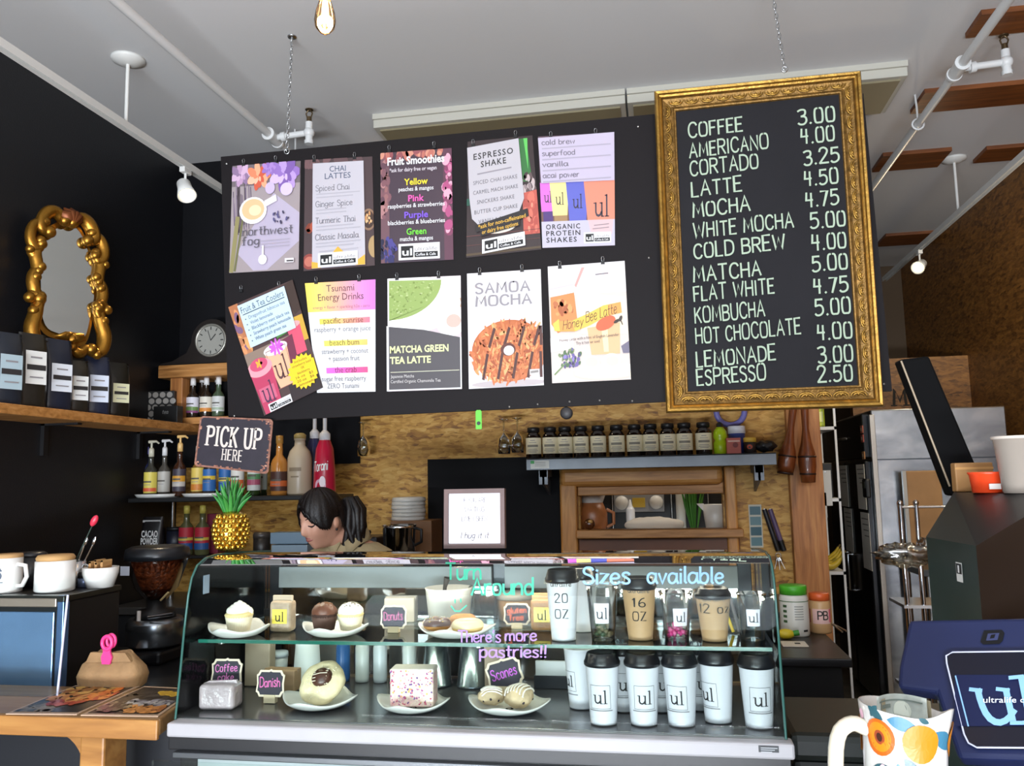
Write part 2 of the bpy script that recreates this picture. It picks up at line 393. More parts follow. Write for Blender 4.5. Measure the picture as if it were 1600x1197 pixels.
class Art:
    """flat printing on a surface: mp(u, v, lift) maps artwork units (u right, v DOWN) to the surface"""
    def __init__(s, mb, mp, clip=None): s.mb = mb; s.mp = mp; s.h = 1; s.clip = clip
    def poly(s, pts, m, h=None):
        if h is None: s.h += 1; h = s.h
        if s.clip:
            for ax, lim, sg in ((0, s.clip[0], 1), (0, s.clip[2], -1), (1, s.clip[1], 1), (1, s.clip[3], -1)):
                out = []
                for i in range(len(pts)):
                    a, b = pts[i - 1], pts[i]; da, db = (a[ax] - lim) * sg, (b[ax] - lim) * sg
                    if (da >= 0) != (db >= 0):
                        t = da / (da - db); out.append((a[0] + (b[0] - a[0]) * t, a[1] + (b[1] - a[1]) * t))
                    if db >= 0: out.append(b)
                pts = out
                if len(pts) < 3: return
        s.mb.add([s.mp(u, v, h) for u, v in pts], [tuple(range(len(pts)))], m)
    def rect(s, u0, v0, u1, v1, m, h=None): s.poly([(u0, v0), (u0, v1), (u1, v1), (u1, v0)], m, h)
    def ellipse(s, u, v, ru, rv, m, h=None, n=22, a=0, t0=0, t1=2 * PI):
        pts = []
        for i in range(n):
            t = t0 + (t1 - t0) * i / (n if t1 - t0 > 6.2 else n - 1); x, y = ru * math.cos(t), rv * math.sin(t)
            pts.append((u + x * math.cos(a) - y * math.sin(a), v + x * math.sin(a) + y * math.cos(a)))
        s.poly(pts[::-1], m, h)
    def line(s, pts, w, m, h=None):
        if h is None: s.h += 1; h = s.h
        if len(pts) == 2: (a, b), (c, d) = pts; pts = [(a + (c - a) * i / 6, b + (d - b) * i / 6) for i in range(7)]
        vs, fs = ribbon(pts, w); s.mb.add([s.mp(u, v, h) for u, v in vs], fs, m)
    def type(s, t, u, v, size, m, align='c', width=None, bold=0.0, shear=0.0, sp=1.0, rot=0.0, h=None):
        """printed type, baseline at v; size = letter em; width fits the line to that width"""
        if h is None: s.h += 1; h = s.h
        vs, fs, wd_ = type_mesh(t, bold, shear, sp); k = size; kx = size if width is None else width / max(wd_, 1e-6)
        off = {'c': -wd_ * kx / 2, 'l': 0, 'r': -wd_ * kx}[align]; c_, s_ = math.cos(rot), math.sin(rot)
        pts = []
        for a, b in vs:
            x, y = a * kx + off, -b * k; pts.append(s.mp(u + x * c_ - y * s_, v + x * s_ + y * c_, h))
        s.mb.add(pts, fs, m)
    def pen(s, t, u, v, size, m, align='c', w=0.1, width=None, gap=0.16, xs=1.0, jit=0.0, slant=0.0, serif=False, rot=0.0, h=None):
        if h is None: s.h += 1; h = s.h
        st, tw = stroke_text(t, size, w, gap, xs, jit, slant, serif); k = 1 if width is None else width / max(tw, 1e-6)
        off = {'c': -tw * k / 2, 'l': 0, 'r': -tw * k}[align]; c_, s_ = math.cos(rot), math.sin(rot)
        for i, (vs, fs) in enumerate(st):
            pts = []
            for a, b in vs:
                x, y = a * k + off, -b; pts.append(s.mp(u + x * c_ - y * s_, v + x * s_ + y * c_, h + 0.15 * (i % 3)))
            s.mb.add(pts, fs, m)
    def ul(s, u, v, size, m, frame=None):
        """the serif 'ul' mark, centred on u,v; size = height of the l"""
        def P(q): return [(u + (a - .5) * size, v - (b - .5) * size) for a, b in q]
        s.h += 1; h = s.h
        def ln(q, w):
            vs, fs = ribbon(P(q), w * size); s.mb.add([s.mp(a, b, h) for a, b in vs], fs, m)
        ln([(.12, .64), (.12, .22), (.18, .1), (.3, .06), (.42, .1), (.5, .22)], .11); ln([(.54, .64), (.54, .05)], .11)
        ln([(-.02, .64), (.16, .64)], .05); ln([(.4, .64), (.57, .64)], .05); ln([(.5, .03), (.68, .03)], .05)
        ln([(.88, 1), (.88, .05)], .11); ln([(.76, .98), (.9, .98)], .05); ln([(.75, .03), (1.02, .03)], .05)
        if frame:
            a = .78; b = .86
            for q in ([(-a + .5, -b + .5), (a + .5, -b + .5)], [(-a + .5, b + .5), (a + .5, b + .5)], [(-a + .5, -b + .5), (-a + .5, b + .5)], [(a + .5, -b + .5), (a + .5, b + .5)]):
                q = [(q[0][0] + (q[1][0] - q[0][0]) * i / 8, q[0][1] + (q[1][1] - q[0][1]) * i / 8) for i in range(9)]; vs, fs = ribbon(P(q), .028 * size); s.mb.add([s.mp(x, y, h) for x, y in vs], fs, frame)
def plane_map(o, ux, uv, step=0.0006):
    """artwork units -> plane through o; ux, uv = vectors per unit right / down"""
    o, ux, uv = Vector(o), Vector(ux), Vector(uv); n = uv.cross(ux).normalized()
    if n.y > 0 and abs(n.y) > .3: n = -n
    return lambda u, v, h: o + ux * u + uv * v + n * (h * step)
def cone_map(r_of_z, a0, step=0.0005, c=(0, 0)):
    """wrap on a round vessel: u = distance around from direction a0 (radians), v = -height"""
    def mp(u, v, h):
        z = -v; r = r_of_z(z) + h * step; t = a0 + u / r_of_z(z)
        return Vector((c[0] + r * math.cos(t), c[1] + r * math.sin(t), z))
    return mp
# ================================================================== the room
ZC = 3.62; XL = -2.95; XR = 2.46; YB = 4.7; YF = -3.2; YE = 8.7
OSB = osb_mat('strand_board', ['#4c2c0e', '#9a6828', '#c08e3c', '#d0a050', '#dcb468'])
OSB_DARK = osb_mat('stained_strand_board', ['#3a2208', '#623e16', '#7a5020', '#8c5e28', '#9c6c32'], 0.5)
PAINT_C = mat('#d6d6d6', 0.75, bump=0.03, bscale=30, name='ceiling_paint')
WALL_BLACK = mat('#141519', 0.42, bump=0.12, bscale=120, name='black_wall_paint')
FLOOR = ramp_mat('concrete', [(0.3, '#7c7262'), (0.7, '#a09480')], 1, rough=0.35, bump=0.05)
PINE = ramp_mat('pine', [(0.25, '#8a5a2a'), (0.5, '#b17a40'), (0.75, '#c8935a')], 1, rough=0.5, bump=0.08, scale=4, mscale=(1.2, 6, 14), distort=0.6)
PINE_V = ramp_mat('upright_pine', [(0.25, '#8a552a'), (0.5, '#ad713c'), (0.75, '#c48c50')], 1, rough=0.5, bump=0.08, scale=4, mscale=(12, 10, 1.0), distort=0.6)
LOG = ramp_mat('log_wood', [(0.2, '#9c642c'), (0.5, '#c88a46'), (0.8, '#e0a860')], 1, rough=0.45, bump=0.1, scale=3, mscale=(1.5, 8, 12), distort=0.8)
REDWOOD = ramp_mat('brown_plank', [(0.3, '#5c3010'), (0.7, '#844a1c')], 1, rough=0.55, bump=0.05, scale=4, mscale=(1, 12, 12), distort=0.5)

m = MB(); m.box(XL - .1, XR + .1, YF - .1, YE + .1, -0.1, 0, FLOOR); struct(m.build('floor'))
m = MB(); m.box(XL - .1, XR + .1, YF - .1, YE + .1, ZC, ZC + 0.1, PAINT_C); struct(m.build('ceiling'))
m = MB(); m.box(XL - .1, XL, YF, YB + .1, 0, ZC, WALL_BLACK); struct(m.build('wall_left'))
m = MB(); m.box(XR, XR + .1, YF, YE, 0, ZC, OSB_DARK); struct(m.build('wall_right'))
# partition behind the counter, with the pass-through hole
oA, oB = W(906, 772, YB), W(1132, 831, YB); xP = W(1288, 800, YB).x
m = MB()
m.box(XL, oA.x, YB, YB + .1, 0, ZC, OSB); m.box(oB.x, xP, YB, YB + .1, 0, ZC, OSB)
m.box(oA.x, oB.x, YB, YB + .1, 0, oB.z, OSB); m.box(oA.x, oB.x, YB, YB + .1, oA.z, ZC, OSB)
struct(m.build('wall_back'))
m = MB(); m.box(xP - .1, xP, YB + .1, YE, 0, ZC, mat('#2a2320', 0.7)); struct(m.build('wall_passage'))
m = MB(); m.box(XL, XR + .1, YE, YE + .1, 0, ZC, mat('#4a3a28', 0.7)); struct(m.build('wall_end'))
m = MB(); m.box(XL, XL + .05, YB + .1, YE, 0, ZC, WALL_BLACK); struct(m.build('wall_kitchen'))
# shop front behind the camera: sill, lintel, piers around two windows
FRONT = mat('#8f8d88', 0.7)
m = MB(); wins = [(-2.7, -.4), (-.15, 2.15)]
m.box(XL, XR, YF, YF + .1, 0, .65, FRONT); m.box(XL, XR, YF, YF + .1, 3.42, ZC, FRONT)
m.box(XL, wins[0][0], YF, YF + .1, .65, 3.42, FRONT); m.box(wins[0][1], wins[1][0], YF, YF + .1, .65, 3.42, FRONT); m.box(wins[1][1], XR, YF, YF + .1, .65, 3.42, FRONT)
struct(m.build('wall_front'))
for k, (a, b) in enumerate(wins):
    m = MB(); fr = mat('#26262a', 0.4)
    for q in ((a, a + .05, .65, 3.42), (b - .05, b, .65, 3.42), (a, b, .65, .7), (a, b, 3.37, 3.42), (a, b, 1.98, 2.03), ((a + b) / 2 - .02, (a + b) / 2 + .02, .65, 3.42)):
        m.box(q[0], q[1], YF + .02, YF + .08, q[2], q[3], fr)
    w_ = struct(m.build('window_%d' % (k + 1)))
    g = MB(); g.box(a + .05, b - .05, YF + .045, YF + .055, .7, 3.37, CLEAR); g.build('pane', w_)

# brown planks let into the ceiling over the passage
def plank(n, xl, yl0, yl1, xr=None):
    a = WZ(xl, yl1, ZC); b = WZ(xl, yl0, ZC); x1 = XR if xr is None else WZ(*xr, ZC).x
    mm = MB(); mm.box(a.x, x1, a.y, b.y, ZC - .025, ZC + .01, REDWOOD); struct(mm.build('trim_%d' % n))
plank(1, 1508, 18, 52); plank(2, 1422, 141, 172); plank(3, 1362, 240, 264, (1478, 240)); plank(4, 1520, 230, 250); plank(5, 1368, 366, 382, (1462, 366))
# wooden post that ends the partition
pa, pb = W(1237, 800, YB - .06), W(1290, 800, YB - .06)
m = MB(); m.box(pa.x, pb.x, YB - .06, YB + .12, 0, 3.0, PINE_V); struct(m.build('trim_6', bevel=.004))
# black painted panels on the strand board
m = MB(); a, b = W(668, 718, YB - .012), W(878, 900, YB - .012)
m.box(a.x, b.x, YB - .012, YB, .9, a.z, mat('#0b0b0f', 0.7, spec=.2)); struct(m.build('trim_7'))
m = MB(); a, b = W(200, 560, YB - .014), W(562, 724, YB - .014)
m.box(XL, b.x, YB - .014, YB, b.z, ZC, mat('#0b0b0f', 0.7, spec=.2)); struct(m.build('trim_8'))
# brown header with the half-hidden letters, over the cold store
a, b = W(1330, 600, 7.1), W(1640, 600, 7.1); zt = W(1400, 560, 7.1).z
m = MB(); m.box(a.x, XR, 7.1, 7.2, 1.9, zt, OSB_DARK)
A = Art(m, plane_map(W(1420, 633, 7.1 - .002), (1, 0, 0), (0, 0, -1)))
A.pen("M'S", 0, 0, .13, mat('#120c06', 0.7), 'c', w=.16, serif=True, gap=.2); struct(m.build('trim_9'))

# white boxed panels under the ceiling, in two lengths
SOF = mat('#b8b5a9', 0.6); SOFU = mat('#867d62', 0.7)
for (x0, x1, lab) in ((583, 976, 'long shallow white box on the ceiling, left length, over the drink posters'), (980, 1420, 'long shallow white box on the ceiling, right length, behind the chalk menu top')):
    fy = 4.27; a, b = W(x0, 160, fy), W(x1, 130, fy)
    r = thing('ceiling_box', lab, 'ceiling box', ((a.x + b.x) / 2, fy + .3, ZC), group='ceiling boxes')
    hw = (b.x - a.x) / 2
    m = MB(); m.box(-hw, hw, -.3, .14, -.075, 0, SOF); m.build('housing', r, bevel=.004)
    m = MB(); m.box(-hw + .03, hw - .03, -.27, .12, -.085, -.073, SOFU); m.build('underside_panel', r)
    m = MB(); m.box(-hw, hw, -.315, -.295, -.03, 0, SOF); m.build('lip', r)

# track lighting and the sprinkler pipes
PW = mat('#dcdcd8', 0.45); BR = mat('#6b5a42', 0.35, 0.8)
def track(name, lab, tx, tz, y0, y1, cano):
    r = thing(name, lab, 'light track', (tx, (y0 + y1) / 2, ZC)); L = (y1 - y0) / 2; dz = tz - ZC
    m = MB()
    m.box(-.018, .018, -L, L, dz, dz + .02, PW); m.box(-.018, -.012, -L, L, dz - .016, dz, PW); m.box(.012, .018, -L, L, dz - .016, dz, PW)
    m.build('rail', r)
    m = MB(); m.cyl((0, cano - (y0 + y1) / 2, dz + .02), (0, cano - (y0 + y1) / 2, -.01), .009, PW, n=12); m.build('stem', r)
    m = MB(); m.lathe([(0, -.03), (.035, -.03), (.075, -.012), (.08, 0), (0, 0)], PW, (0, cano - (y0 + y1) / 2, 0)); m.build('ceiling_plate', r)
    return r
def track_light(lab, p, aim, energy, on):
    r = thing('track_light', lab, 'spotlight', p, group='spotlights on the light tracks')
    m = MB(); m.box(-.016, .016, -.035, .035, -.03, 0, PW); m.cyl((0, 0, -.03), (0, 0, -.09), .007, PW, n=10); m.build('adapter', r, bevel=.003)
    q = (Vector(aim) - Vector(p)).normalized(); c = Vector((0, 0, -.115))
    m = MB(); M = Matrix.Translation(c) @ q.to_track_quat('Z', 'Y').to_matrix().to_4x4()
    m.lathe([(0, -.055), (.03, -.055), (.036, -.045), (.038, .0), (.05, .06), (.046, .06), (.034, .0), (0, -.01)], PW, M=M); m.build('lamp_head', r)
    m = MB(); m.ell(c + q * .032, .03, mat('#ffe2a0', 0.3, emit=on)); m.build('bulb', r)
    lamp('spot_glow', 'SPOT', Vector(p) + c + q * .075, energy, (1, .80, .52), aim, spot_size=1.9, spot_blend=.6, shadow_soft_size=.04)
    return r
track('light_track', 'white light track hung along the black left wall', -2.466, 3.275, -1.0, 4.65, 3.418)
track('light_track', 'white light track hung along the brown strand board right wall', 2.007, 3.24, 0.5, 7.6, 5.74)
track_light('lit warm spotlight on the track by the black wall', (-2.466, 3.93, 3.262), (-1.2, 2.9, 1.0), 34, 6)
track_light('lit spotlight on the track by the brown wall, right of the chalk menu', (2.007, 6.6, 3.226), (.5, 4.6, 1.9), 34, 6)
track_light('lit spotlight on the track by the brown wall, out to the right of the view', (2.007, 3.6, 3.226), (2.2, 5.8, 1.6), 110, 6)  # unseen spotlight, added to brighten the passage and right wall
PIPE = mat('#d4d5d4', 0.4)
def pipe(lab, x, z, y0, y1, yb, side, hang):
    r = thing('sprinkler_pipe', lab, 'pipe', (x, yb, ZC), group='sprinkler pipes'); dz = z - ZC
    m = MB(); m.cyl((0, y0 - yb, dz), (0, y1 - yb, dz), .021, PIPE); m.build('pipe', r)
    m = MB(); m.cyl((0, -.06, dz), (0, .06, dz), .031, PIPE); m.cyl((0, -.065, dz), (0, -.05, dz), .036, PIPE); m.cyl((0, .05, dz), (0, .065, dz), .036, PIPE)
    m.cyl((0, 0, dz), (.2 * side, 0, dz + .01), .017, PIPE); m.cyl((.05 * side, 0, dz), (.075 * side, 0, dz + .003), .026, PIPE); m.build('tee_fitting', r)
    m = MB(); m.ell((.21 * side, 0, dz + .01), .03, PIPE); m.cyl((.21 * side, 0, dz - .04), (.21 * side, 0, dz + .07), .02, PIPE); m.cyl((.21 * side, 0, dz - .055), (.21 * side, 0, dz - .035), .026, PIPE, n=6); m.build('elbow', r)
    m = MB(); c = Vector((.21 * side, 0, dz + .07))
    m.cyl(c, c + Vector((0, 0, .03)), .014, BR); m.tube([c + Vector(q) for q in ((-.012, 0, .03), (-.018, 0, .05), (-.008, 0, .068), (0, 0, .07))], .004, BR); m.tube([c + Vector(q) for q in ((.012, 0, .03), (.018, 0, .05), (.008, 0, .068), (0, 0, .07))], .004, BR)
    m.cyl(c + Vector((0, 0, .07)), c + Vector((0, 0, .074)), .022, BR, n=12); m.build('sprinkler_head', r)
    m = MB(); m.tube([(0, hang - yb, dz + .03), (0, hang - yb, dz + .1), (-.004, hang - yb, 0)], .006, PIPE)
    m.tube([(.03 * math.cos(t), hang - yb, dz + .03 * math.sin(t)) for t in [2 * PI * i / 16 for i in range(16)]], .006, PIPE, closed=True); m.build('hanger', r)
pipe('white sprinkler pipe on the ceiling running over the left end of the drink posters', -2.03, 3.45, -1.0, 4.7, 4.07, 1, 4.35)
pipe('white sprinkler pipe on the ceiling right of the chalk menu, crossing the brown planks', 1.47, 3.45, 0.0, 8.6, 4.05, 1, 4.68)
# bare filament bulb over the room, and unseen bulbs added to reflect in the case glass
def pendant(lab, p, en):
    p = Vector(p); r = thing('pendant_bulb', lab, 'light bulb', (p.x, p.y, p.z), group='hanging filament bulbs')
    g = mat('#ffcf8a', 0.2, emit=1.6)
    m = MB(); m.lathe([(0, -.062), (.014, -.06), (.027, -.045), (.031, -.025), (.028, 0), (.019, .03), (.014, .045), (.0135, .05)], glass_mat('amber_bulb_glass', '#ffe6c4', .05, 1.4)); m.build('glass_envelope', r)
    m = MB()
    for k in range(6):
        t = k * PI / 3; m.tube([(.006 * math.cos(t), .006 * math.sin(t), .035), (.011 * math.cos(t + .3), .011 * math.sin(t + .3), -.035)], .0022, mat('#ffd9a0', 0.3, emit=14), n=6)
    m.build('filament', r)
    m = MB(); m.cyl((0, 0, .045), (0, 0, .075), .0145, mat('#a87c35', .3, .9)); m.lathe([(.0145, .07), (.02, .075), (.02, .12), (.008, .13), (0, .13)], mat('#18181a', .5)); m.build('socket', r)
    m = MB(); m.tube([(0, 0, .125), (.001, 0, ZC - p.z - .03)], .0035, mat('#18181a', .6)); m.lathe([(0, -.03), (.03, -.028), (.045, 0), (0, 0)], mat('#18181a', .5), (0, 0, ZC - p.z)); m.build('cord', r)
    lamp('bulb_glow', 'POINT', p + Vector((0, 0, -.01)), en, (1, .72, .42), shadow_soft_size=.03)
pendant('bare glowing filament bulb hanging at the top edge of the view', W(508, 20, 2.1), 5)
for k, (x, y) in enumerate(((-.6, .35), (.25, -.5), (-.9, -1.4), (1.1, -1.2))):
    pendant('added filament bulb behind the viewpoint, for reflections, ' + ('nearest of four', 'second of four', 'left of the rear pair', 'right of the rear pair')[k], (x, y, 2.75), 4)
# ================================================================== hanging menu board with its posters
YBD = 3.4
BOARD = mat('#171315', 0.65, spec=.2, bump=0.04, bscale=50, name='board_paint')
q = [W(345, 245, YBD), W(357, 660, YBD), W(1394, 611, YBD), W(1349, 146, YBD)]
bc = W(860, 640, YBD)
board = thing('menu_board', 'wide black painted board hung on chains over the counter', 'menu board', bc)
m = MB(); m.prism([(p.x - bc.x, p.z - bc.z) for p in q][::-1], BOARD, 0, .02); m.build('panel', board, bevel=.002)
SCREW = mat('#b8b6b2', .3, .9)
for (x, y) in ((354, 256), (366, 650), (796, 636), (840, 632), (890, 628), (937, 626), (988, 627), (1014, 403), (997, 198), (1352, 410), (1381, 600), (1357, 330)):
    p = W(x, y, YBD) - bc; mm = MB(); mm.lathe([(0, .004), (.004, .003), (.0055, 0), (0, 0)], SCREW, M=Matrix.Translation(p) @ Matrix.Rotation(PI / 2, 4, 'X')); mm.build('screw', board)
def chain(lab, px, py, px2):
    a = W(px, py, YBD - .004); top = Vector((W(px2, 60, YBD).x, YBD - .004, ZC)); n = int((top.z - a.z) / .022)
    r = thing('hanging_chain', lab, 'chain', top, group='board chains')
    m = MB(); zl = a.z - top.z + .01
    for i in range(n):
        z = zl * (i + .5) / n; x = (a.x - top.x) * (i + .5) / n; h = -zl / n * .68
        lk = []
        for k in range(10):
            t = 2 * PI * k / 10; u, w_ = .0065 * math.cos(t), h * math.sin(t)
            lk.append((x + (u if i % 2 else 0), 0 if i % 2 else u, z + w_))
        m.tube(lk, .0021, STEEL, n=5, closed=True)
    m.build('links', r)
    m = MB(); m.cyl((0, 0, 0), (0, 0, -.05), .004, STEEL); m.lathe([(0, -.006), (.02, -.005), (.022, 0), (0, 0)], STEEL); m.build('ceiling_hook', r)
    m = MB(); e = Vector((a.x - top.x, 0, zl)); m.tube([e + Vector((.012 * math.cos(2 * PI * k / 12), 0, .012 * math.sin(2 * PI * k / 12))) for k in range(12)], .003, STEEL, n=6, closed=True); m.build('eye_bolt', r)
chain('steel chain holding the board above the coffee cup poster', 448, 240, 457); chain('steel chain holding the board above the gold framed chalk menu', 1226, 112, 1209)

WHT = mat('#e0e0e2', .5); OFF = mat('#e9e4e0', .55); TXT = mat('#2a2728', .7); TXG = mat('#8b878a', .7); LOGO = mat('#131314', .6)
def C(h): return mat(h, .5)
def warp(c4):
    """bilinear map of unit square (u right, v down) onto a sheet given by photo corners TL,TR,BR,BL on the board plane"""
    P4 = [W(x, y, YBD) for x, y in c4]; o = sum(P4, Vector()) / 4
    def mp(u, v, h):
        a = P4[0].lerp(P4[1], u); b = P4[3].lerp(P4[2], u); return a.lerp(b, v) - o + Vector((0, -.004 - h * .00026, 0))
    return o, mp
def sheet(name, lab, c4, group=None, cat='poster'):
    o, mp = warp(c4); r = thing(name, lab, cat, o, group=group); return r, mp
def paper(mp, m, base):
    m.add([mp(0, 0, 0), mp(0, 1, 0), mp(1, 1, 0), mp(1, 0, 0)], [(0, 1, 2, 3)], base)
    b = [mp(u, v, 0) + Vector((0, .002, 0)) for u, v in ((0, 0), (0, 1), (1, 1), (1, 0))]; m.add(b, [(3, 2, 1, 0)], base)
def logo(A, u0, v0, u1, v1, small=False):
    A.rect(u0, v0, u1, v1, WHT); w, h = u1 - u0, v1 - v0
    A.rect(u0 + .06 * w, v0 + .14 * h, u0 + .36 * w, v1 - .14 * h, LOGO)
    A.type('ul', u0 + .21 * w, v1 - .28 * h, .62 * h, WHT, width=.24 * w, bold=.02)
    A.type('ultralife', u0 + .4 * w, v0 + .46 * h, .32 * h, TXG, 'l', width=.54 * w)
    A.rect(u0 + .39 * w, v0 + .54 * h, u1 - .05 * w, v1 - .14 * h, LOGO)
    A.type('Coffee & Cafe', u0 + .66 * w, v1 - .22 * h, .24 * h, WHT, width=.48 * w, bold=.01)
def clips(lab, pts):
    for i, (x, y) in enumerate(pts):
        p = W(x, y, YBD); r = thing('binder_clip', '%s black binder clip gripping the %s' % (('left', 'right')[i], lab), 'clip', (p.x, YBD - .006, p.z), group='binder clips on the menu board')
        m = MB(); m.prism([(-.008, -.012), (.008, -.012), (.0065, .002), (-.0065, .002)], BLACK, -.004, .004); m.build('jaw', r)
        m = MB(); m.tube([(-.004, -.003, 0), (-.006, -.004, .012), (-.0035, -.004, .019), (.0035, -.004, .019), (.006, -.004, .012), (.004, -.003, 0)], .0011, STEEL, n=5); m.build('wire_handle', r)
rr = random.Random(3)
def blobs(A, u, v, ru, rv, n, cols, s0, s1, el=1.0):
    for i in range(n):
        t = rr.uniform(0, 2 * PI); k = math.sqrt(rr.random()); s = rr.uniform(s0, s1)
        A.ellipse(u + ru * k * math.cos(t), v + rv * k * math.sin(t), s, s * el * .65, C(rr.choice(cols)), h=A.h + 1 + (i % 7) * .12, n=10, a=rr.uniform(0, 3))
    A.h += 2
def rose(A, u, v, r, cols, k=.62):
    for i in range(5):
        for j in range(7 - i):
            t = j * 2 * PI / (7 - i) + i * .4; q = r * (1 - i * .19)
            A.ellipse(u + q * .55 * math.cos(t), v + q * .55 * k * math.sin(t), q * .52, q * .4 * k, C(cols[(i + j) % len(cols)]), h=A.h + 1 + j * .1, n=12, a=t)
        A.h += 1.6
def cup_print(A, u, v, w, h, col, lid=None, mark=True, k=.62):
    A.poly([(u - w * .5, v), (u + w * .5, v), (u + w * .38, v + h), (u - w * .38, v + h)], C(col))
    if lid: A.ellipse(u, v, w * .54, w * .16, C(lid))
    if mark: A.ul(u, v + h * .5, w * .42, C('#3a3440'))

# ---- 1 coffee cup and lavender
r, mp = sheet('drink_poster', 'poster of a latte cup among lavender and roses, top left of the board', [(364, 260), (470, 252), (467, 421), (359, 427)], 'drink posters')
m = MB(); paper(mp, m, C('#9c9092')); A = Art(m, mp, (0, 0, 1, 1))
A.rect(.0, 0, 1, .2, C('#6f6468')); A.poly([(.1, .82), (.62, .28), (1, .48), (1, .74), (.55, .99), (.35, .99)], C('#b2a8bc'))
for i in range(26):
    u = .02 + rr.random() * .26; A.line([(u, .12 + rr.random() * .3), (u + .03, .5 + rr.random() * .15)], .012, C(rr.choice(['#57485c', '#6d5c70', '#87758a', '#4d4048'])), h=A.h + .1 * (i % 5))
A.h += 1; A.line([(.1, .5), (.03, .98)], .06, C('#8d8558')); A.line([(.18, .5), (.08, .98)], .03, C('#6c6a44'))
rose(A, .13, .08, .15, ['#caa9c6', '#8a6f92', '#b692b4']); rose(A, .4, .11, .17, ['#e8825e', '#f2a37e', '#c9583f', '#f0b396']); rose(A, .78, .1, .22, ['#8f6cb6', '#b394d0', '#7a58a2', '#cbb2e0']); rose(A, .55, .05, .1, ['#a582c4', '#8f6cb6'])
A.ellipse(.58, .24, .07, .055, C('#c3b1dd')); A.ellipse(.82, .26, .09, .06, C('#cdbde2')); A.ellipse(.34, .44, .2, .125, C('#f2eeee')); A.ellipse(.34, .43, .165, .098, C('#e2b98c')); A.ellipse(.37, .44, .09, .05, C('#efd3ac'))
A.line([(.53, .38), (.66, .34)], .06, C('#eeeaf0')); blobs(A, .73, .52, .13, .05, 16, ['#3b3550', '#55507a'], .01, .022)
A.pen('northwest', .2, .67, .075, C('#57535c'), 'l', w=.1, width=.72, gap=.2, serif=True); A.pen('fog', .2, .76, .075, C('#57535c'), 'l', w=.1, width=.24, serif=True)
for v in (.73, .76, .79): A.line([(.47, v), (.88, v - .008)], .006, C('#98929e'))
A.ellipse(.5, .9, .06, .045, C('#fbfafc')); A.line([(.5, .78), (.5, .88)], .025, C('#f4f2f6')); A.rect(.82, .9, .95, .94, C('#d9d3d6')); A.line([(.85, .925), (.94, .925)], .012, TXT)
m.build('sheet', r); clips('latte and lavender poster', [(382, 256), (432, 251)])
# ---- 2 chai lattes
r, mp = sheet('drink_poster', 'poster with the list of chai lattes on a pale strip, second in the upper row', [(477, 251), (582, 245), (586, 415), (475, 424)], 'drink posters')
m = MB(); paper(mp, m, C('#453436')); A = Art(m, mp, (0, 0, 1, 1))
A.ellipse(.08, .92, .1, .07, C('#8c3f38')); A.ellipse(.08, .92, .07, .045, C('#b96a5a')); blobs(A, .09, .62, .06, .03, 10, ['#a4482e', '#7a3422'], .03, .05); A.ellipse(.93, .58, .1, .1, C('#8a6a52')); A.ellipse(.93, .58, .08, .08, C('#3f2a22')); blobs(A, .93, .58, .06, .06, 12, ['#c08a58', '#d9b080'], .012, .025); A.ellipse(1.0, .83, .08, .1, C('#a88c60')); blobs(A, .5, .03, .5, .03, 20, ['#5a4244', '#6c4e50'], .04, .08)
m.build('sheet', r)
l = MB(); A = Art(l, mp, (0, 0, 1, 1)); A.h = 30
A.rect(.13, .04, .88, .99, C('#bab6be'))
A.type('CHAI', .5, .125, .075, C('#3a4a66'), width=.24); A.type('LATTES', .5, .19, .075, C('#3a4a66'), width=.38)
for t, v in (('Spiced Chai', .295), ('Ginger Spice', .44), ('Turmeric Thai', .59), ('Classic Masala', .74)):
    A.pen(t, .18, v, .05, C('#6f6d74'), 'l', w=.1, width=.04 * len(t) + .05, serif=True)
    for k in (1, 2): A.line([(.19, v + .03 * k), (.62 + .2 * ((len(t) * k) % 3) / 2, v + .03 * k - .004)], .009, C('#a9a6ae'))
A.line([(.24, .845), (.78, .835)], .008, C('#a9a6ae')); A.poly([(.36, .91), (.5, .81), (.66, .91)], C('#e0a83c')); A.poly([(.13, .99), (.13, .93), (.26, .95), (.26, .99)], C('#e0a83c')); A.poly([(.75, .99), (.76, .95), (.88, .9), (.88, .99)], C('#e0a83c'))
logo(A, .22, .86, .78, .985); l.build('list_strip', r); clips('chai latte poster', [(492, 250), (555, 246)])
# ---- 3 fruit smoothies
r, mp = sheet('drink_poster', 'dark poster headed fruit smoothies, third in the upper row', [(595, 240), (706, 232), (709, 406), (596, 412)], 'drink posters')
m = MB(); paper(mp, m, C('#40303c')); A = Art(m, mp, (0, 0, 1, 1))
A.rect(0, 0, .12, 1, C('#6a4a52')); blobs(A, .05, .3, .07, .3, 40, ['#8e5f60', '#a87878', '#5d3c48', '#7a5058'], .02, .05, 2); blobs(A, .5, .025, .5, .03, 30, ['#b46a5c', '#8d4c50', '#c98a74'], .03, .07); A.rect(.88, 0, 1, 1, C('#5a3446')); blobs(A, .95, .4, .06, .35, 40, ['#a84a78', '#c27a98', '#7c3858', '#d8a0b4'], .015, .05, 2); blobs(A, .1, .88, .12, .1, 30, ['#2c2a5c', '#463f86', '#1e1c3c'], .02, .05)
A.type('Fruit Smoothies', .5, .12, .1, WHT, width=.8, bold=.03); A.type('*ask for dairy free or vegan', .46, .185, .05, C('#d8cfd6'), width=.66, bold=.01)
for t, s, c_, v in (('Yellow', 'peaches & mangos', '#f0d82c', .31), ('Pink', 'raspberries & strawberries', '#ee5cae', .46), ('Purple', 'blackberries & blueberries', '#7b55d8', .61), ('Green', 'matcha & mangos', '#6ad03a', .76)):
    A.type(t, .5, v, .082, C(c_), width=.055 * len(t), bold=.02); A.type(s, .5, v + .055, .055, WHT, width=.0305 * len(s), bold=.012)
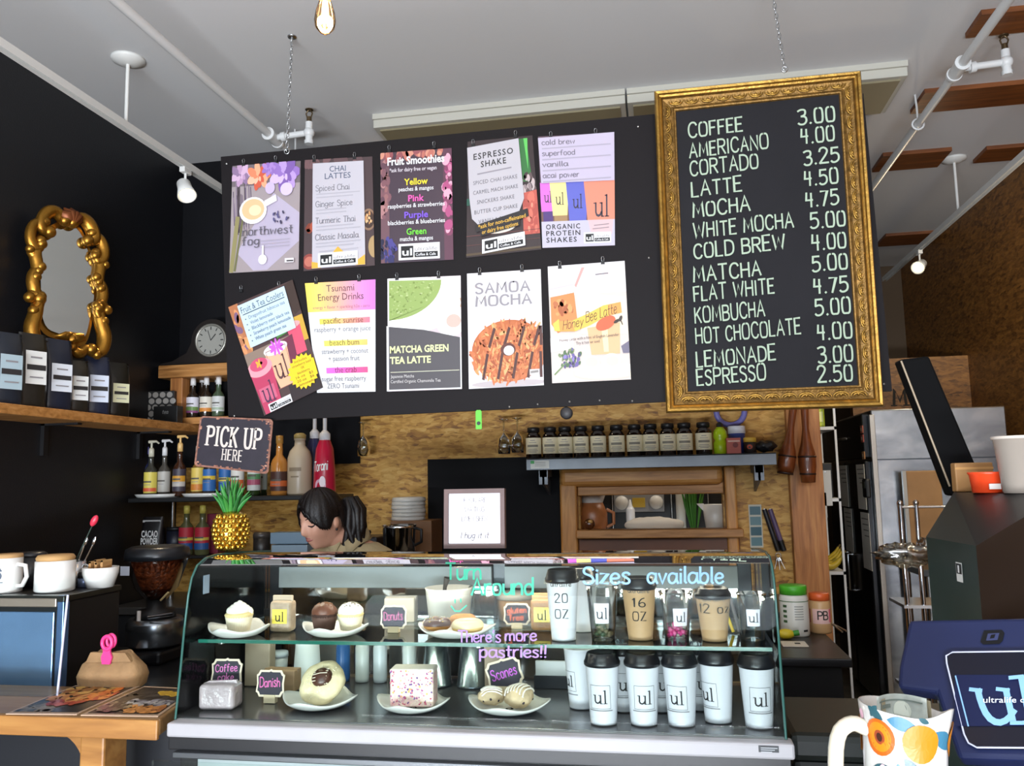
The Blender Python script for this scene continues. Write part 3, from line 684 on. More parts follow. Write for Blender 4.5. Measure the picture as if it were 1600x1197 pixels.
logo(A, .25, .84, .82, .985); m.build('sheet', r); clips('fruit smoothies poster', [(609, 235), (679, 229)])
# ---- 4 espresso shake: dark poster and the pale list over it
r, mp = sheet('drink_poster', 'dark poster with a curved pale list of espresso shakes, fourth in the upper row', [(731, 222), (832, 212), (846, 390), (729, 403)], 'drink posters')
m = MB(); paper(mp, m, C('#2e2022')); A = Art(m, mp, (0, 0, 1, 1))
A.poly([(.76, .02), (.9, .02), (.95, .4), (.82, .4)], C('#2f6a34')); A.poly([(.86, .02), (.92, .02), (.9, .3)], C('#5cbc58')); blobs(A, .88, .42, .1, .08, 24, ['#5c4a4a', '#b8a8a8', '#8a7a7c', '#3a2c2e'], .02, .05); A.poly([(.8, .5), (1, .48), (1, .86), (.78, .86)], C('#b85548')); blobs(A, .9, .68, .1, .17, 30, ['#c86a58', '#a84a40', '#d88870'], .02, .05); A.rect(0, .82, 1, .825, C('#6a3a38')); A.rect(0, .9, 1, .904, C('#5c3230')); A.rect(0, .97, 1, .99, C('#4c3c28')); A.rect(0, .5, .06, .56, C('#1c5040'))
A.ellipse(.43, .77, .25, .055, C('#e8dccc'))
m.build('sheet', r); l = MB(); A = Art(l, mp, (0, 0, 1, 1)); A.h = 30
A.poly([(.0, .06), (.79, .02), (.82, .55), (.74, .66), (.5, .72), (.2, .76), (.08, .68), (.04, .5)], C('#b6b2b8'))
A.type('ESPRESSO', .4, .16, .075, TXT, width=.6, bold=.015, rot=-.04, sp=1.2); A.type('SHAKE', .4, .235, .075, TXT, width=.38, bold=.015, rot=-.04, sp=1.2); A.line([(.16, .3), (.66, .27)], .012, C('#8d8890'))
for k, t in enumerate(('SPICED CHAI SHAKE', 'CARMEL MACH SHAKE', 'SNICKERS SHAKE', 'BUTTER CUP SHAKE', 'VANILLA SHAKE')): A.type(t, .42, .38 + .085 * k, .048, C('#5e5a60'), width=.038 * len(t), rot=-.035, sp=1.1)
A.poly([(.12, .74), (.86, .64), (.87, .71), (.14, .8)], C('#1c1618')); A.poly([(.2, .79), (.74, .72), (.74, .78), (.2, .84)], C('#1c1618'))
A.type('*ask for non-caffeinated', .5, .745, .05, C('#d8a83a'), width=.66, rot=-.09, bold=.012); A.type('or dairy free options', .47, .80, .05, C('#d8a83a'), width=.5, rot=-.09, bold=.012); l.build('list_sheet', r)
l = MB(); A = Art(l, lambda u, v, h: mp(u, v - .055 * u, h)); A.h = 38; logo(A, .22, .88, .8, 1.0); l.build('shop_label', r); clips('espresso shake poster', [(740, 226), (806, 212)])
# ---- 5 protein shakes
r, mp = sheet('drink_poster', 'pale poster of four coloured cups for organic protein shakes, right end of the upper row', [(841, 214), (960, 208), (961, 384), (848, 388)], 'drink posters')
m = MB(); paper(mp, m, C('#5a4450')); A = Art(m, mp, (0, 0, 1, 1))
A.rect(0, .42, 1, .8, C('#6c4c46'))
cup_print(A, .1, .42, .24, .26, '#d06cc8'); cup_print(A, .26, .42, .26, .3, '#e8d98c'); cup_print(A, .5, .42, .3, .36, '#5a5fb8'); cup_print(A, .82, .42, .46, .46, '#d8836a')
A.rect(.03, .68, .16, .77, C('#4a3270')); A.rect(.18, .72, .36, .77, C('#9a7a52')); A.rect(0, .77, 1, 1, C('#b9b4c4')); A.poly([(.64, .77), (.98, .77), (.96, .9), (.68, .9)], C('#dcb0b4'))
for k, t in enumerate(('ORGANIC', 'PROTEIN', 'SHAKES')): A.type(t, .06, .84 + .058 * k, .062, TXT, 'l', width=.47 if k < 2 else .42, bold=.015, sp=1.25)
A.line([(.72, .82), (.92, .81)], .008, TXG); A.line([(.7, .85), (.92, .84)], .008, TXG); logo(A, .58, .88, .95, .975); m.build('sheet', r)
l = MB(); A = Art(l, mp, (0, 0, 1, 1)); A.h = 30; A.poly([(0, .02), (1, 0), (1, .43), (.02, .43)], C('#bab0c4'))
for t, v in (('cold brew', .095), ('superfood', .195), ('vanilla', .295), ('acai power', .395)):
    A.pen(t, .05, v - .01, .045, C('#6a6470'), 'l', w=.13, width=.048 * len(t)); A.line([(.05, v + .025), (.95, v + .01)], .012, C('#a39cac'))
l.build('list_strip', r); clips('protein shake poster', [(861, 214), (931, 209)])
# ---- 6 tsunami energy drinks
r, mp = sheet('drink_poster', 'white poster with a yellow to pink heading for energy drinks, lower row', [(477, 443), (587, 437), (587, 612), (496, 614)], 'drink posters')
m = MB(); paper(mp, m, WHT); A = Art(m, mp, (0, 0, 1, 1))
g0, g1, g2 = (0xf2, 0xe0, 0x5a), (0xf0, 0xa8, 0x9a), (0xd8, 0x78, 0xe0)
def grad(A, u0, v0, u1, v1, stops, n=24, slant=0):
    A.h += 1
    for i in range(n):
        t = (i + .5) / n; k = t * (len(stops) - 1); j = min(int(k), len(stops) - 2); f_ = k - j
        c_ = '#%02x%02x%02x' % tuple(int(stops[j][q] * (1 - f_) + stops[j + 1][q] * f_) for q in range(3))
        a, b = u0 + (u1 - u0) * i / n, u0 + (u1 - u0) * (i + 1) / n; A.rect(a, v0, b, v1, C(c_), h=A.h)
grad(A, 0, 0, 1, .27, [g0, g1, g2])
A.type('Tsunami', .5, .09, .09, C('#4a3a44'), width=.4); A.type('Energy Drinks', .5, .17, .09, C('#4a3a44'), width=.66); A.type('energy + flavor + sparkling h2o - zero', .5, .245, .04, C('#9a6a78'), width=.84)
grad(A, .16, .335, .92, .385, [(0xee, 0xe8, 0x54), (0xf0, 0xb0, 0x80), (0xe8, 0x78, 0x90)]); A.type('pacific sunrise', .52, .38, .075, C('#5a3c30'), width=.6); A.type('raspberry + orange juice', .5, .455, .065, C('#77757a'), width=.86)
grad(A, .2, .535, .88, .585, [(0xf2, 0xf0, 0x60), (0xf2, 0xc0, 0x6a)]); A.type('beach bum', .52, .58, .075, C('#5a4630'), width=.46); A.type('strawberry + coconut', .52, .655, .065, C('#77757a'), width=.74); A.type('+ passion fruit', .5, .72, .065, C('#77757a'), width=.5)
grad(A, .2, .78, .88, .83, [(0xd8, 0x68, 0xd8), (0xec, 0x50, 0x84)]); A.type('the crab', .52, .825, .075, C('#6a2448'), width=.36); A.type('sugar free raspberry', .48, .9, .065, C('#77757a'), width=.74); A.type('ZERO Tsunami', .46, .965, .065, C('#77757a'), width=.54)
m.build('sheet', r); clips('energy drinks poster', [(495, 440), (562, 436)])
# ---- 7 fruit and tea coolers, askew
o_, mp_ = warp([(359, 481), (459, 438), (506, 606), (415, 650)])
r, mp0 = sheet('drink_poster', 'crooked poster of pink iced teas with a yellow starburst, lower left corner of the board', [(359, 481), (459, 438), (506, 606), (415, 650)], 'drink posters')
mp = lambda u, v, h: mp0(u, v, h) + Vector((0, -.009, 0))
m = MB(); paper(mp, m, C('#4a3432')); A = Art(m, mp, (0, 0, 1, 1))
A.rect(0, 0, .14, .5, C('#b07048')); blobs(A, .07, .3, .08, .25, 26, ['#d89060', '#7a5a78', '#b87850', '#e0a060'], .03, .06); A.rect(.0, .45, .8, .6, C('#8a7668')); A.poly([(.8, .02), (1, 0), (1, .28), (.9, .3)], C('#3a2820')); A.rect(.86, .32, 1, .55, C('#c8a038')); A.rect(.5, .75, 1, 1, C('#2a1c1e'))
A.poly([(.72, .38), (.93, .38), (.93, .64), (.76, .64)], C('#d8506a')); A.ellipse(.82, .38, .12, .03, C('#f0a0a0')); A.poly([(.55, .47), (.78, .45), (.76, .7), (.6, .7)], C('#6c2a40'))
A.poly([(.3, .52), (.66, .5), (.62, .85), (.38, .85)], C('#ecb08c')); A.ellipse(.48, .51, .19, .05, C('#e4dcd8')); A.ul(.48, .68, .2, C('#5a3a3a'), C('#8a5a50'))
for k in range(9): A.ellipse(.5 + .07 * math.cos(k * .7), .5 + .035 * math.sin(k * .7), .045, .018, C('#c85ac8'), h=A.h + .1 * k, n=8, a=k * .7)
A.h += 1; A.line([(.56, .42), (.7, .41)], .03, C('#4a8a3a')); A.poly([(-.0, .62), (.36, .6), (.34, 1), (.04, 1)], C('#b83a5c')); A.ellipse(.17, .61, .2, .075, C('#f09aa4')); A.ellipse(.17, .58, .14, .055, C('#c84a6c'))
for k in range(5): A.ellipse(.18 + .03 * math.cos(k * 1.26), .575 + .018 * math.sin(k * 1.26), .026, .014, C('#f0a838'), h=A.h + .1 * k, n=8, a=k * 1.26)
A.h += 1; A.ul(.18, .83, .18, C('#4a2a48')); A.rect(.05, .78, .3, .9, C('#c8607c'), h=A.h - 2); logo(A, .12, .93, .5, 1.0); m.build('sheet', r)
l = MB(); A = Art(l, mp, (0, 0, 1, 1)); A.h = 36; A.rect(.14, .03, .87, .42, C('#c3d8ea')); A.type('Fruit & Tea Coolers', .5, .11, .08, C('#3a4a58'), width=.66); A.line([(.18, .125), (.83, .125)], .008, C('#3a4a58'))
for k, t in enumerate(('Dragonfruit hibiscus tea', 'Violet lemonade', 'Blackberry mint black tea', 'Strawberry peach lemonade', 'White peach green tea')):
    A.ellipse(.2, .17 + .05 * k, .01, .006, C('#5a6a78')); A.type(t, .25, .18 + .05 * k, .045, C('#5a6a78'), 'l', width=.0235 * len(t))
l.build('list_label', r)
l = MB(); A = Art(l, mp, (0, 0, 1, 1)); A.h = 36; pts = []
for k in range(40):
    t = 2 * PI * k / 40; q_ = 1 if k % 2 else .84; pts.append((.8 + .25 * q_ * math.cos(t), .8 + .155 * q_ * math.sin(t)))
A.poly(pts[::-1], C('#f0c820'))
for k, (t, w_) in enumerate((('Includes', .2), ('strawberry basil', .3), ('OR', .05), ('blackberry', .2), ('16 oz   $5', .28), ('20 oz   $6', .28), ('lemonade', .24))): A.type(t, .8, .71 + .034 * k, .032, C('#6a5010'), width=w_, rot=.03)
l.build('starburst_sticker', r); clips('crooked iced tea poster', [(378, 453), (437, 447)])
# ---- 8 matcha
r, mp = sheet('drink_poster', 'poster of a green matcha latte in a white cup, lower row centre', [(606, 436), (720, 431), (722, 608), (607, 612)], 'drink posters')
m = MB(); paper(mp, m, C('#cdbcc0')); A = Art(m, mp, (0, 0, 1, 1))
A.poly([(.6, 0), (1, 0), (1, .35), (.75, .3)], C('#eedfe2')); A.poly([(.8, .16), (1, .2), (1, .28), (.8, .26)], C('#c09878')); A.ellipse(.28, .24, .72, .26, C('#f7f4f4'), t0=0, t1=2 * PI); 
A.ellipse(.86, .4, .2, .14, C('#fbf8f8')); A.ellipse(.9, .4, .1, .06, C('#c9b0a4'))
A.poly([(.02 + .0, .02)] + [(.02 + .72 * math.sin(t), .02 + .385 * (1 - math.cos(t)) ** .9 * .98) if False else (.02 + .72 * math.cos(t), .04 + .34 * math.sin(t)) for t in [PI / 2 * i / 16 for i in range(17)]][::-1] if False else [(.02, .02), (.02, .38)] + [(.02 + .72 * math.cos(t), .03 + .345 * math.sin(t)) for t in [PI / 2 - PI / 2 * i / 14 for i in range(15)]], C('#8fa65a'))
for i in range(120):
    t = rr.uniform(0, PI / 2); k = math.sqrt(rr.random()) * .93; A.ellipse(.03 + .68 * k * math.cos(t), .04 + .32 * k * math.sin(t), rr.uniform(.006, .02), rr.uniform(.004, .01), C(rr.choice(['#74893f', '#9db068', '#aebf80', '#7a9046'])), h=A.h + 1 + .1 * (i % 6), n=7)
A.h += 2; A.poly([(0, .43), (.5, .47), (1, .55), (1, .99), (0, .99)], C('#4b474b')); A.line([(0, .435), (0, .99)], .03, WHT); A.line([(0, .992), (1, .992)], .012, WHT); A.line([(.995, .55), (.995, .99)], .018, WHT)
A.type('MATCHA GREEN', .03, .665, .085, C('#dfe6a4'), 'l', width=.8, bold=.03); A.type('TEA LATTE', .03, .76, .085, C('#dfe6a4'), 'l', width=.56, bold=.03); A.line([(.04, .835), (.97, .835)], .006, C('#c9c9b0'))
A.type('Japanese Matcha', .04, .885, .04, C('#cfcac8'), 'l', width=.32); A.type('Certified Organic Chamomile Tea', .04, .93, .04, C('#cfcac8'), 'l', width=.68); m.build('sheet', r); clips('matcha poster', [(621, 434), (686, 431)])
# ---- 9 cookie mocha
r, mp = sheet('drink_poster', 'white poster of a ring shaped striped coconut cookie, lower row', [(730, 428), (845, 421), (850, 602), (733, 608)], 'drink posters')
m = MB(); paper(mp, m, C('#dfdbde')); A = Art(m, mp, (0, 0, 1, 1))
A.pen('SAMOA', .12, .18, .085, C('#8f8a90'), 'l', w=.17, width=.72, gap=.26); A.pen('MOCHA', .12, .292, .085, C('#8f8a90'), 'l', w=.17, width=.74, gap=.24)
for k in range(5): A.line([(.12, .33 + .025 * k), (.25 + .04 * (k * 7 % 4), .33 + .025 * k)], .006, C('#c4c0c6'))
A.ellipse(.54, .97, .5, .03, C('#b9aeb0')); ck = [C(c_) for c_ in ('#cc7a44', '#dc9256', '#bc6634', '#e4a86c', '#c87040', '#a04c24')]; A.ellipse(.56, .69, .51, .265, C('#b8622f'), n=40)
for i in range(520):
    t = rr.uniform(0, 2 * PI); k = rr.uniform(.24, 1); u, v = .56 + .52 * k * math.cos(t), .69 + .27 * k * math.sin(t) - .04 * math.cos(t)
    if u > .995: continue
    if ((u - .52) / .11) ** 2 + ((v - .68) / .055) ** 2 < 1: continue
    s_ = rr.uniform(.018, .05); A.ellipse(min(u, .97), v, s_, s_ * .34, ck[int(rr.random() * 6)] if rr.random() < .8 else ck[4], h=A.h + .1 * (i % 12), n=8, a=rr.uniform(0, 3))
A.h += 2
for k in range(5):
    u0 = .2 + .2 * k; A.line([(min(u0 + .1 + .1 * s, .98), .52 + .1 * k * .2 + s * (.1)) if False else (max(.08, min(.98, u0 + .16 - .2 * s)), .5 + .42 * s) for s in (0, .2, .35)], .035, C('#4a2018'), h=A.h)
    A.line([(max(.08, min(.97, u0 + .06 - .06 * s)), .72 + .2 * s) for s in (0, .5, 1)], .035, C('#4a2018'), h=A.h)
A.h += 1; A.ellipse(.54, .68, .1, .055, C('#5a281c')); A.ellipse(.55, .69, .07, .042, C('#f1edef')); A.rect(.82, .86, .95, .91, C('#cfc8c6')); A.line([(.84, .885), (.93, .88)], .02, C('#8a8480')); m.build('sheet', r); clips('coconut cookie poster', [(750, 426), (816, 421)])
# ---- 10 honey bee latte
r, mp = sheet('drink_poster', 'pale honey latte poster with an orange ribbon title, right end of lower row', [(856, 417), (976, 408), (986, 593), (863, 599)], 'drink posters')
m = MB(); paper(mp, m, C('#d2c4bc')); A = Art(m, mp, (0, 0, 1, 1))
A.rect(0, 0, 1, .26, C('#e2dcde')); A.poly([(.44, .03), (.48, .03), (.36, .2), (.34, .18)], C('#c99a94')); A.poly([(.7, .02), (.92, .02), (.9, .1), (.74, .12)], C('#ead6d2')); A.poly([(.02, .27), (.33, .24), (.36, .5), (.1, .58), (.02, .5)], C('#d8854a')); blobs(A, .18, .38, .13, .08, 18, ['#b86a3c', '#e09a5c', '#a8582c'], .02, .05); A.poly([(.36, .24), (.98, .3), (1, .62), (.4, .6)], C('#f2dcc0')); A.line([(.02, .2), (.33, .17)], .012, C('#c8c0c4')); A.line([(.62, .1), (.78, .095)], .012, C('#8a8286'))
A.poly([(.48, .55), (.9, .52), (.88, .78), (.52, .78)], C('#d9b183')); A.poly([(.66, .55), (.74, .54), (.74, .76), (.68, .76)], C('#ead0a8')); A.poly([(0, .62), (.3, .6), (.3, .72), (0, .74)], C('#ece0dc')); A.ellipse(.7, .93, .42, .06, C('#ead8bc')); A.ellipse(.7, .9, .42, .04, C('#f6efe4')); A.ellipse(.5, .85, .12, .07, C('#f3e8d4')); A.ellipse(.77, .84, .12, .065, C('#f3e8d4')); A.ellipse(.52, .84, .08, .04, C('#e6d4b8')); A.ellipse(.78, .84, .08, .04, C('#e6d4b8'))
blobs(A, .24, .8, .15, .08, 46, ['#6a5a9a', '#8a7ab8', '#4e6a44', '#7a8a60', '#55487a'], .012, .03); A.line([(.04, .93), (.2, .83)], .012, C('#6a8a50')); A.poly([(.9, .72), (1, .68), (1, .78), (.92, .78)], C('#6a6478'))
A.poly([(.04, .5), (.12, .46), (.16, .57), (.06, .56)], C('#e0c050')); A.ellipse(.72, .52, .13, .055, C('#cc5f38'), a=-.25)
A.poly([(.12, .48), (.3, .48), (.5, .43), (.7, .37), (.92, .35), (.93, .44), (.72, .465), (.52, .53), (.32, .575), (.13, .57)], C('#e8b84a')); A.poly([(.12, .48), (.3, .48), (.32, .575), (.13, .57)], C('#e39a4c')); A.poly([(.76, .365), (.92, .35), (.93, .44), (.76, .46)], C('#e39a4c'))
A.pen('Honey', .17, .555, .075, C('#4a3420'), 'l', w=.08, width=.26, slant=.25, rot=-.1); A.pen('Bee Latte', .47, .505, .085, C('#4a3420'), 'l', w=.08, width=.4, slant=.25, rot=-.16)
A.ellipse(.86, .51, .04, .014, C('#2a2018'), a=-.3); A.ellipse(.91, .49, .03, .018, C('#3a3028'), a=-.8); A.line([(.91, .5), (.93, .54)], .01, C('#2a2018')); A.type('Honey Latte with a hint of English Lavender', .5, .645, .035, C('#6a5e5a'), width=.76, rot=-.03); A.type('Try it hot or iced', .48, .685, .035, C('#6a5e5a'), width=.3, rot=-.03)
m.build('sheet', r); clips('honey latte poster', [(875, 416), (942, 409)])
# ---- chalk menu in a gilt frame
co = [(1022, 143), (1345, 111), (1381, 635), (1041, 645)]; ci = [(1059, 177), (1308, 150), (1338, 599), (1078, 609)]
YF_ = YBD - .047; PO = [W(x, y, YF_ - .012) for x, y in co]; PI_ = [W(x, y, YF_ + .01) for x, y in ci]; o = W(1210, 640, YF_)
r = thing('chalk_menu', 'chalkboard price list in an ornate gilded frame on the right end of the black board', 'chalkboard', o)
CHALKB = mat('#1d1c20', .75, spec=.25, vary=.12, vscale=5); CHALK = mat('#a9baa4', .9)
m = MB(); ext = [p + (p - sum(PI_, Vector()) / 4) * .03 for p in PI_]
vs = [p - o for p in ext] + [p - o + Vector((0, .015, 0)) for p in ext]
m.add(vs, [(0, 3, 2, 1), (4, 5, 6, 7)], CHALKB)
def cm(u, v, h): return PI_[0].lerp(PI_[1], u).lerp(PI_[3].lerp(PI_[2], u), v) - o + Vector((0, -.0004 * h, 0))
A = Art(m, cm); rk = random.Random(11)
rows = [('COFFEE', .065, .405, '3.00', 0.095, 0.090), ('AMERICANO', .065, .56, '4.00', 0.170, 0.160), ('CORTADO', .065, .49, '3.25', 0.238, 0.237), ('LATTE', .068, .38, '4.50', 0.315, 0.311), ('MOCHA', .07, .425, '4.75', 0.390, 0.387), ('WHITE MOCHA', .068, .685, '5.00', 0.466, 0.463), ('COLD BREW', .065, .625, '4.00', 0.539, 0.540), ('MATCHA', .055, .47, '5.00', 0.624, 0.613), ('FLAT WHITE', .052, .545, '4.75', 0.692, 0.690), ('KOMBUCHA', .052, .48, '5.00', 0.769, 0.766), ('HOT CHOCOLATE', .052, .69, '4.00', 0.842, 0.849), ('LEMONADE', .05, .53, '3.00', 0.924, 0.927), ('ESPRESSO', .047, .465, '2.50', 0.988, 0.992)]
pr = [(.755, .975), (.765, .965), (.775, .985), (.77, .97), (.77, .965), (.79, .995), (.79, .99), (.785, .99), (.785, .985), (.785, .99), (.79, .99), (.785, .985), (.775, .975)]
for (t, u0, u1, p, v, vp), (p0, p1) in zip(rows, pr):
    A.pen(t, u0, v, .052, CHALK, 'l', w=.125, width=u1 - u0, gap=.22, jit=.06, rot=-.012 - .02 * v); A.pen(p, p0, vp, .052, CHALK, 'l', w=.125, width=p1 - p0, gap=.22, jit=.05, rot=-.01)
m.build('slate', r)
GILT = mat('#a8813c', .36, .8, vary=.35, vscale=30, bump=.2, bscale=120, name='gilt'); GILT2 = mat('#8d6a35', .45, .65, vary=.45, vscale=45, bump=.3, bscale=150, name='worn_gilt')
def fr(t): return [a.lerp(b, t) - o for a, b in zip(PO, PI_)]
m = MB(); prof = [(-.0, .03), (-.0, 0), (.06, -.012), (.16, -.012), (.2, -.004), (.27, -.002), (.31, -.008)]
rings = [[p + Vector((0, d, 0)) for p in fr(t)] for t, d in prof]; m.loft(rings, GILT, caps=False, smooth=False); m.build('outer_moulding', r)
m = MB(); prof = [(.31, -.008), (.36, .004), (.5, .006), (.7, .006), (.8, .0), (.84, -.006), (.9, -.006), (.93, .002), (1.0, .008), (1.0, .02)]
rings = [[p + Vector((0, d, 0)) for p in fr(t)] for t, d in prof]; m.loft(rings, GILT2, caps=False, smooth=False); m.build('inner_moulding', r)
m = MB(); mid = fr(.6)
for s in range(4):
    a, b = mid[s], mid[(s + 1) % 4]; L = (b - a).length; n = int(round(L / .062)); d = (b - a) / L; nin = Vector((-d.z, 0, d.x)); 
    if nin.dot(-a) < 0 and nin.dot(sum(mid, Vector()) / 4 - (a + b) / 2) < 0: nin = -nin
    if nin.dot(sum(mid, Vector()) / 4 - (a + b) / 2) < 0: nin = -nin
    for i in range(n):
        c = a + d * (L * (i + .5) / n); hs = L / n
        for rad, dz in ((.46, .006), (.3, .009)):
            m.tube([c + d * (hs * rad * math.cos(t)) + nin * (-.012 + hs * rad * .62 * math.sin(t)) + Vector((0, -.004, 0)) for t in [PI * k / 8 for k in range(9)]], [.0015 + .0028 * math.sin(PI * k / 8) for k in range(9)], GILT, n=6)
        m.ell(c + nin * -.004 + Vector((0, -.003, 0)), (.0065, .006, .0065), GILT, n=8, k=6)
m.build('leaf_carving', r)
# ---- tin sign at the lower left corner of the board
c4 = [(313, 650), (427, 655), (419, 741), (303, 728)]; YS = YBD - .035; P4 = [W(x, y, YS) for x, y in c4]; o = sum(P4, Vector()) / 4
r = thing('tin_sign', 'rusty edged dark tin sign reading pick up here, below the crooked poster', 'sign', o)
m = MB(); RUST = mat('#9a6a58', .7, vary=.5, vscale=60); TIN = mat('#2c2530', .5, vary=.2, vscale=20)
def tm(u, v, h): return P4[0].lerp(P4[1], u).lerp(P4[3].lerp(P4[2], u), v) - o + Vector((0, -.0005 * h, 0))
def rrect(u0, v0, u1, v1, ru, rv, k=5):
    pts = []
    for cu, cv, t0 in ((u1 - ru, v0 + rv, -PI / 2), (u1 - ru, v1 - rv, 0), (u0 + ru, v1 - rv, PI / 2), (u0 + ru, v0 + rv, PI)):
        for i in range(k): t = t0 + PI / 2 * i / (k - 1); pts.append((cu + ru * math.cos(t), cv + rv * math.sin(t)))
    return pts[::-1]
out = rrect(0, 0, 1, 1, .05, .07); n = len(out); fz = [tm(u, v, 0) for u, v in out]; bk = [p + Vector((0, .003, 0)) for p in fz]
m.add(fz + bk, [tuple(range(n)), tuple(range(2 * n - 1, n - 1, -1))] + [(i, n + i, n + (i + 1) % n, (i + 1) % n) for i in range(n)], RUST)
m.build('plate', r)
m = MB(); A = Art(m, tm); A.poly(rrect(.025, .03, .975, .965, .04, .06), TIN)
for k in range(50):
    e = rr.choice('tblr' 'cc'); t = rr.random()
    if e == 'c': u, v = rr.choice(((.03, .93), (.95, .9), (.96, .08))); u += rr.uniform(-.05, .05); v += rr.uniform(-.05, .05)
    else: u, v = {'t': (t, .035), 'b': (t, .955), 'l': (.03, t), 'r': (.97, t)}[e]
    u = min(.97, max(.03, u)); v = min(.96, max(.04, v)); A.ellipse(u, v, rr.uniform(.008, .022), rr.uniform(.008, .02), C(rr.choice(['#a8705c', '#8a5848', '#c08a72'])), h=A.h + 1 + .1 * (k % 5), n=7, a=rr.uniform(0, 3))
A.h += 2; LET = mat('#dccfc6', .7)
def rotm(u, v, h): return tm(u, v, h)
A.pen('PICK UP', .5, .56, .36, LET, w=.13, width=.72, gap=.2, xs=.62, serif=True); A.pen('HERE', .5, .82, .2, LET, w=.11, width=.26, gap=.24, xs=.62, serif=True); m.build('lettering', r)
m = MB()
for u in (.12, .88):
    m = MB(); m.cyl(tm(u, .05, 0), tm(u, .05, 0) + Vector((0, .034, 0)), .003, STEEL, n=8); m.build('fixing_pin', r)
# green plastic tag and black hook hanging under the board
p = W(748, 643, YBD - .01); r = thing('hang_tag', 'bright green plastic tag hanging from the bottom edge of the black board', 'tag', p)
m = MB(); m.prism([(-.013, -.075), (.013, -.075), (.013, .0), (.008, .006), (-.008, .006), (-.013, 0)], mat('#58c020', .4), -.004, 0); A = Art(m, plane_map((0, -.005, 0), (1, 0, 0), (0, 0, -1))); A.ellipse(0, .05, .008, .008, BLACK); m.build('body', r)
p = W(885, 641, YBD + .01); r = thing('magnet_knob', 'dark round knob fixed under the bottom edge of the black board', 'knob', p)
m = MB(); m.lathe([(0, -.014), (.02, -.013), (.026, -.006), (.026, .01), (0, .01)], mat('#2c2a2c', .5), M=Matrix.Translation((0, 0, -.012)) @ Matrix.Rotation(-PI / 2, 4, 'X')); m.build('disc', r)
# ================================================================== on and against the back wall
WOODF = LOG
KB = YB - .03                                                       # plane of the pass-through trim
# log-wood surround of the pass-through
def wx(px, py, Y=YB - .1): return W(px, py, Y)
c = wx(1017, 870, YB); r = thing('window_surround', 'log wood surround framing the kitchen pass-through under the metal shelf', 'window frame', (c.x, YB, c.z))
def logpiece(name, px0, py0, px1, py1, y0, mt, bev=.012):
    a, b = W(px0, py0, y0), W(px1, py1, y0); mm = MB(); mm.box(a.x - c.x, b.x - c.x, y0 - YB, 0, b.z - c.z, a.z - c.z, mt); return mm.build(name, r, bevel=bev, seg=3)
LOGV = ramp_mat('upright_log', [(0.2, '#9c642c'), (0.5, '#c88a46'), (0.8, '#e0a860')], 1, rough=0.45, bump=0.1, scale=3, mscale=(12, 8, 1.5), distort=0.8)
logpiece('side_post', 874, 757, 905, 922, YB - .09, LOGV); logpiece('side_post', 1131, 728, 1159, 922, YB - .09, LOGV)
logpiece('top_log', 874, 731, 1130, 757, YB - .1, LOG, .03); logpiece('lower_log', 902, 757, 1131, 771, YB - .05, PINE, .006)
logpiece('sill_board', 900, 829, 1163, 840, YB - .14, PINE, .006); logpiece('apron_board', 904, 840, 1160, 922, YB - .06, mat('#6b3c1e', .5, vary=.3, vscale=6), .004)
# kitchen behind it
YK = YB + .75
a, b = W(880, 700, YK), W(1160, 860, YK)
m = MB(); m.box(a.x - .3, b.x + .3, YK, YK + .05, .9, 2.4, mat('#1d1f22', .4)); struct(m.build('wall_kitchen_back'))
m = MB(); zk = W(1000, 833, YB + .2).z; m.box(a.x - .3, b.x + .3, YB + .1, YK, zk - .05, zk, STEEL); tag(m.build('kitchen_counter', bevel=.004), 'steel kitchen counter seen through the pass-through', 'counter')
lamp('kitchen_lamp', 'AREA', (.2, YB + .42, 2.6), 9, (1, .93, .82), (.2, YB + .45, 1), size=.7)
def kx(px, Y): return W(px, 800, Y).x
def KP(px, Y): return (kx(px, Y), Y, zk)
r = tag(thing('x', '', '', KP(985, YB + .3)), 'white squeeze bottle standing in the kitchen pass-through', 'bottle'); r.name = 'squeeze_bottle'
m = MB(); m.lathe([(0, 0), (.024, 0), (.026, .01), (.026, .13), (.018, .145), (0, .145)], mat('#f0f0ee', .35)); m.build('body', r)
m = MB(); m.lathe([(.018, .145), (.012, .155), (.005, .19), (0, .19)], mat('#f0f0ee', .35)); m.build('nozzle', r)
r = thing('flour_sack', 'pale sack of flour lying on the kitchen counter seen through the hole', 'sack', KP(1020, YB + .2))
m = MB(); m.ell((0, 0, .047), (.17, .075, .045), mat('#d8cdbd', .8, bump=.3, bscale=15), n=28, k=14, f=lambda x, y, z: 1 + .08 * math.sin(9 * x) * math.cos(7 * y) + (.0 if z > 0 else 0)); m.build('sack_body', r)
r = thing('paper_menu', 'white sheets of paper lying on the pass-through sill, left of the flour sack', 'paper', KP(972, YB + .06))
m = MB(); m.prism([(-.11, 0), (.13, 0), (.1, .012), (-.06, .02)], WHITE, -.06, .06); m.build('sheet', r)
r = thing('terracotta_jug', 'orange brown jug with a clear top at the left side of the pass-through', 'jug', KP(926, YB + .15))
m = MB(); m.lathe([(0, 0), (.06, 0), (.085, .05), (.085, .12), (.06, .18), (.055, .18), (.0, .17)], mat('#a8683c', .35, vary=.3, vscale=12)); m.build('body', r)
m = MB(); m.lathe([(.06, .18), (.075, .22), (.06, .26), (0, .265)], mat('#c9c4bf', .3)); m.build('lid', r)
m = MB(); m.tube([(.08, 0, .14), (.12, 0, .12), (.12, 0, .06), (.08, 0, .04)], .01, mat('#a8683c', .35)); m.build('handle', r)
r = thing('measuring_jug', 'pale translucent plastic jug at the right side of the pass-through', 'jug', KP(1117, YB + .15))
JG = mat('#d6cfc4', .35)
m = MB(); m.lathe([(0, 0), (.05, 0), (.07, .16), (.066, .16), (.046, .008), (0, .008)], JG); m.build('body', r)
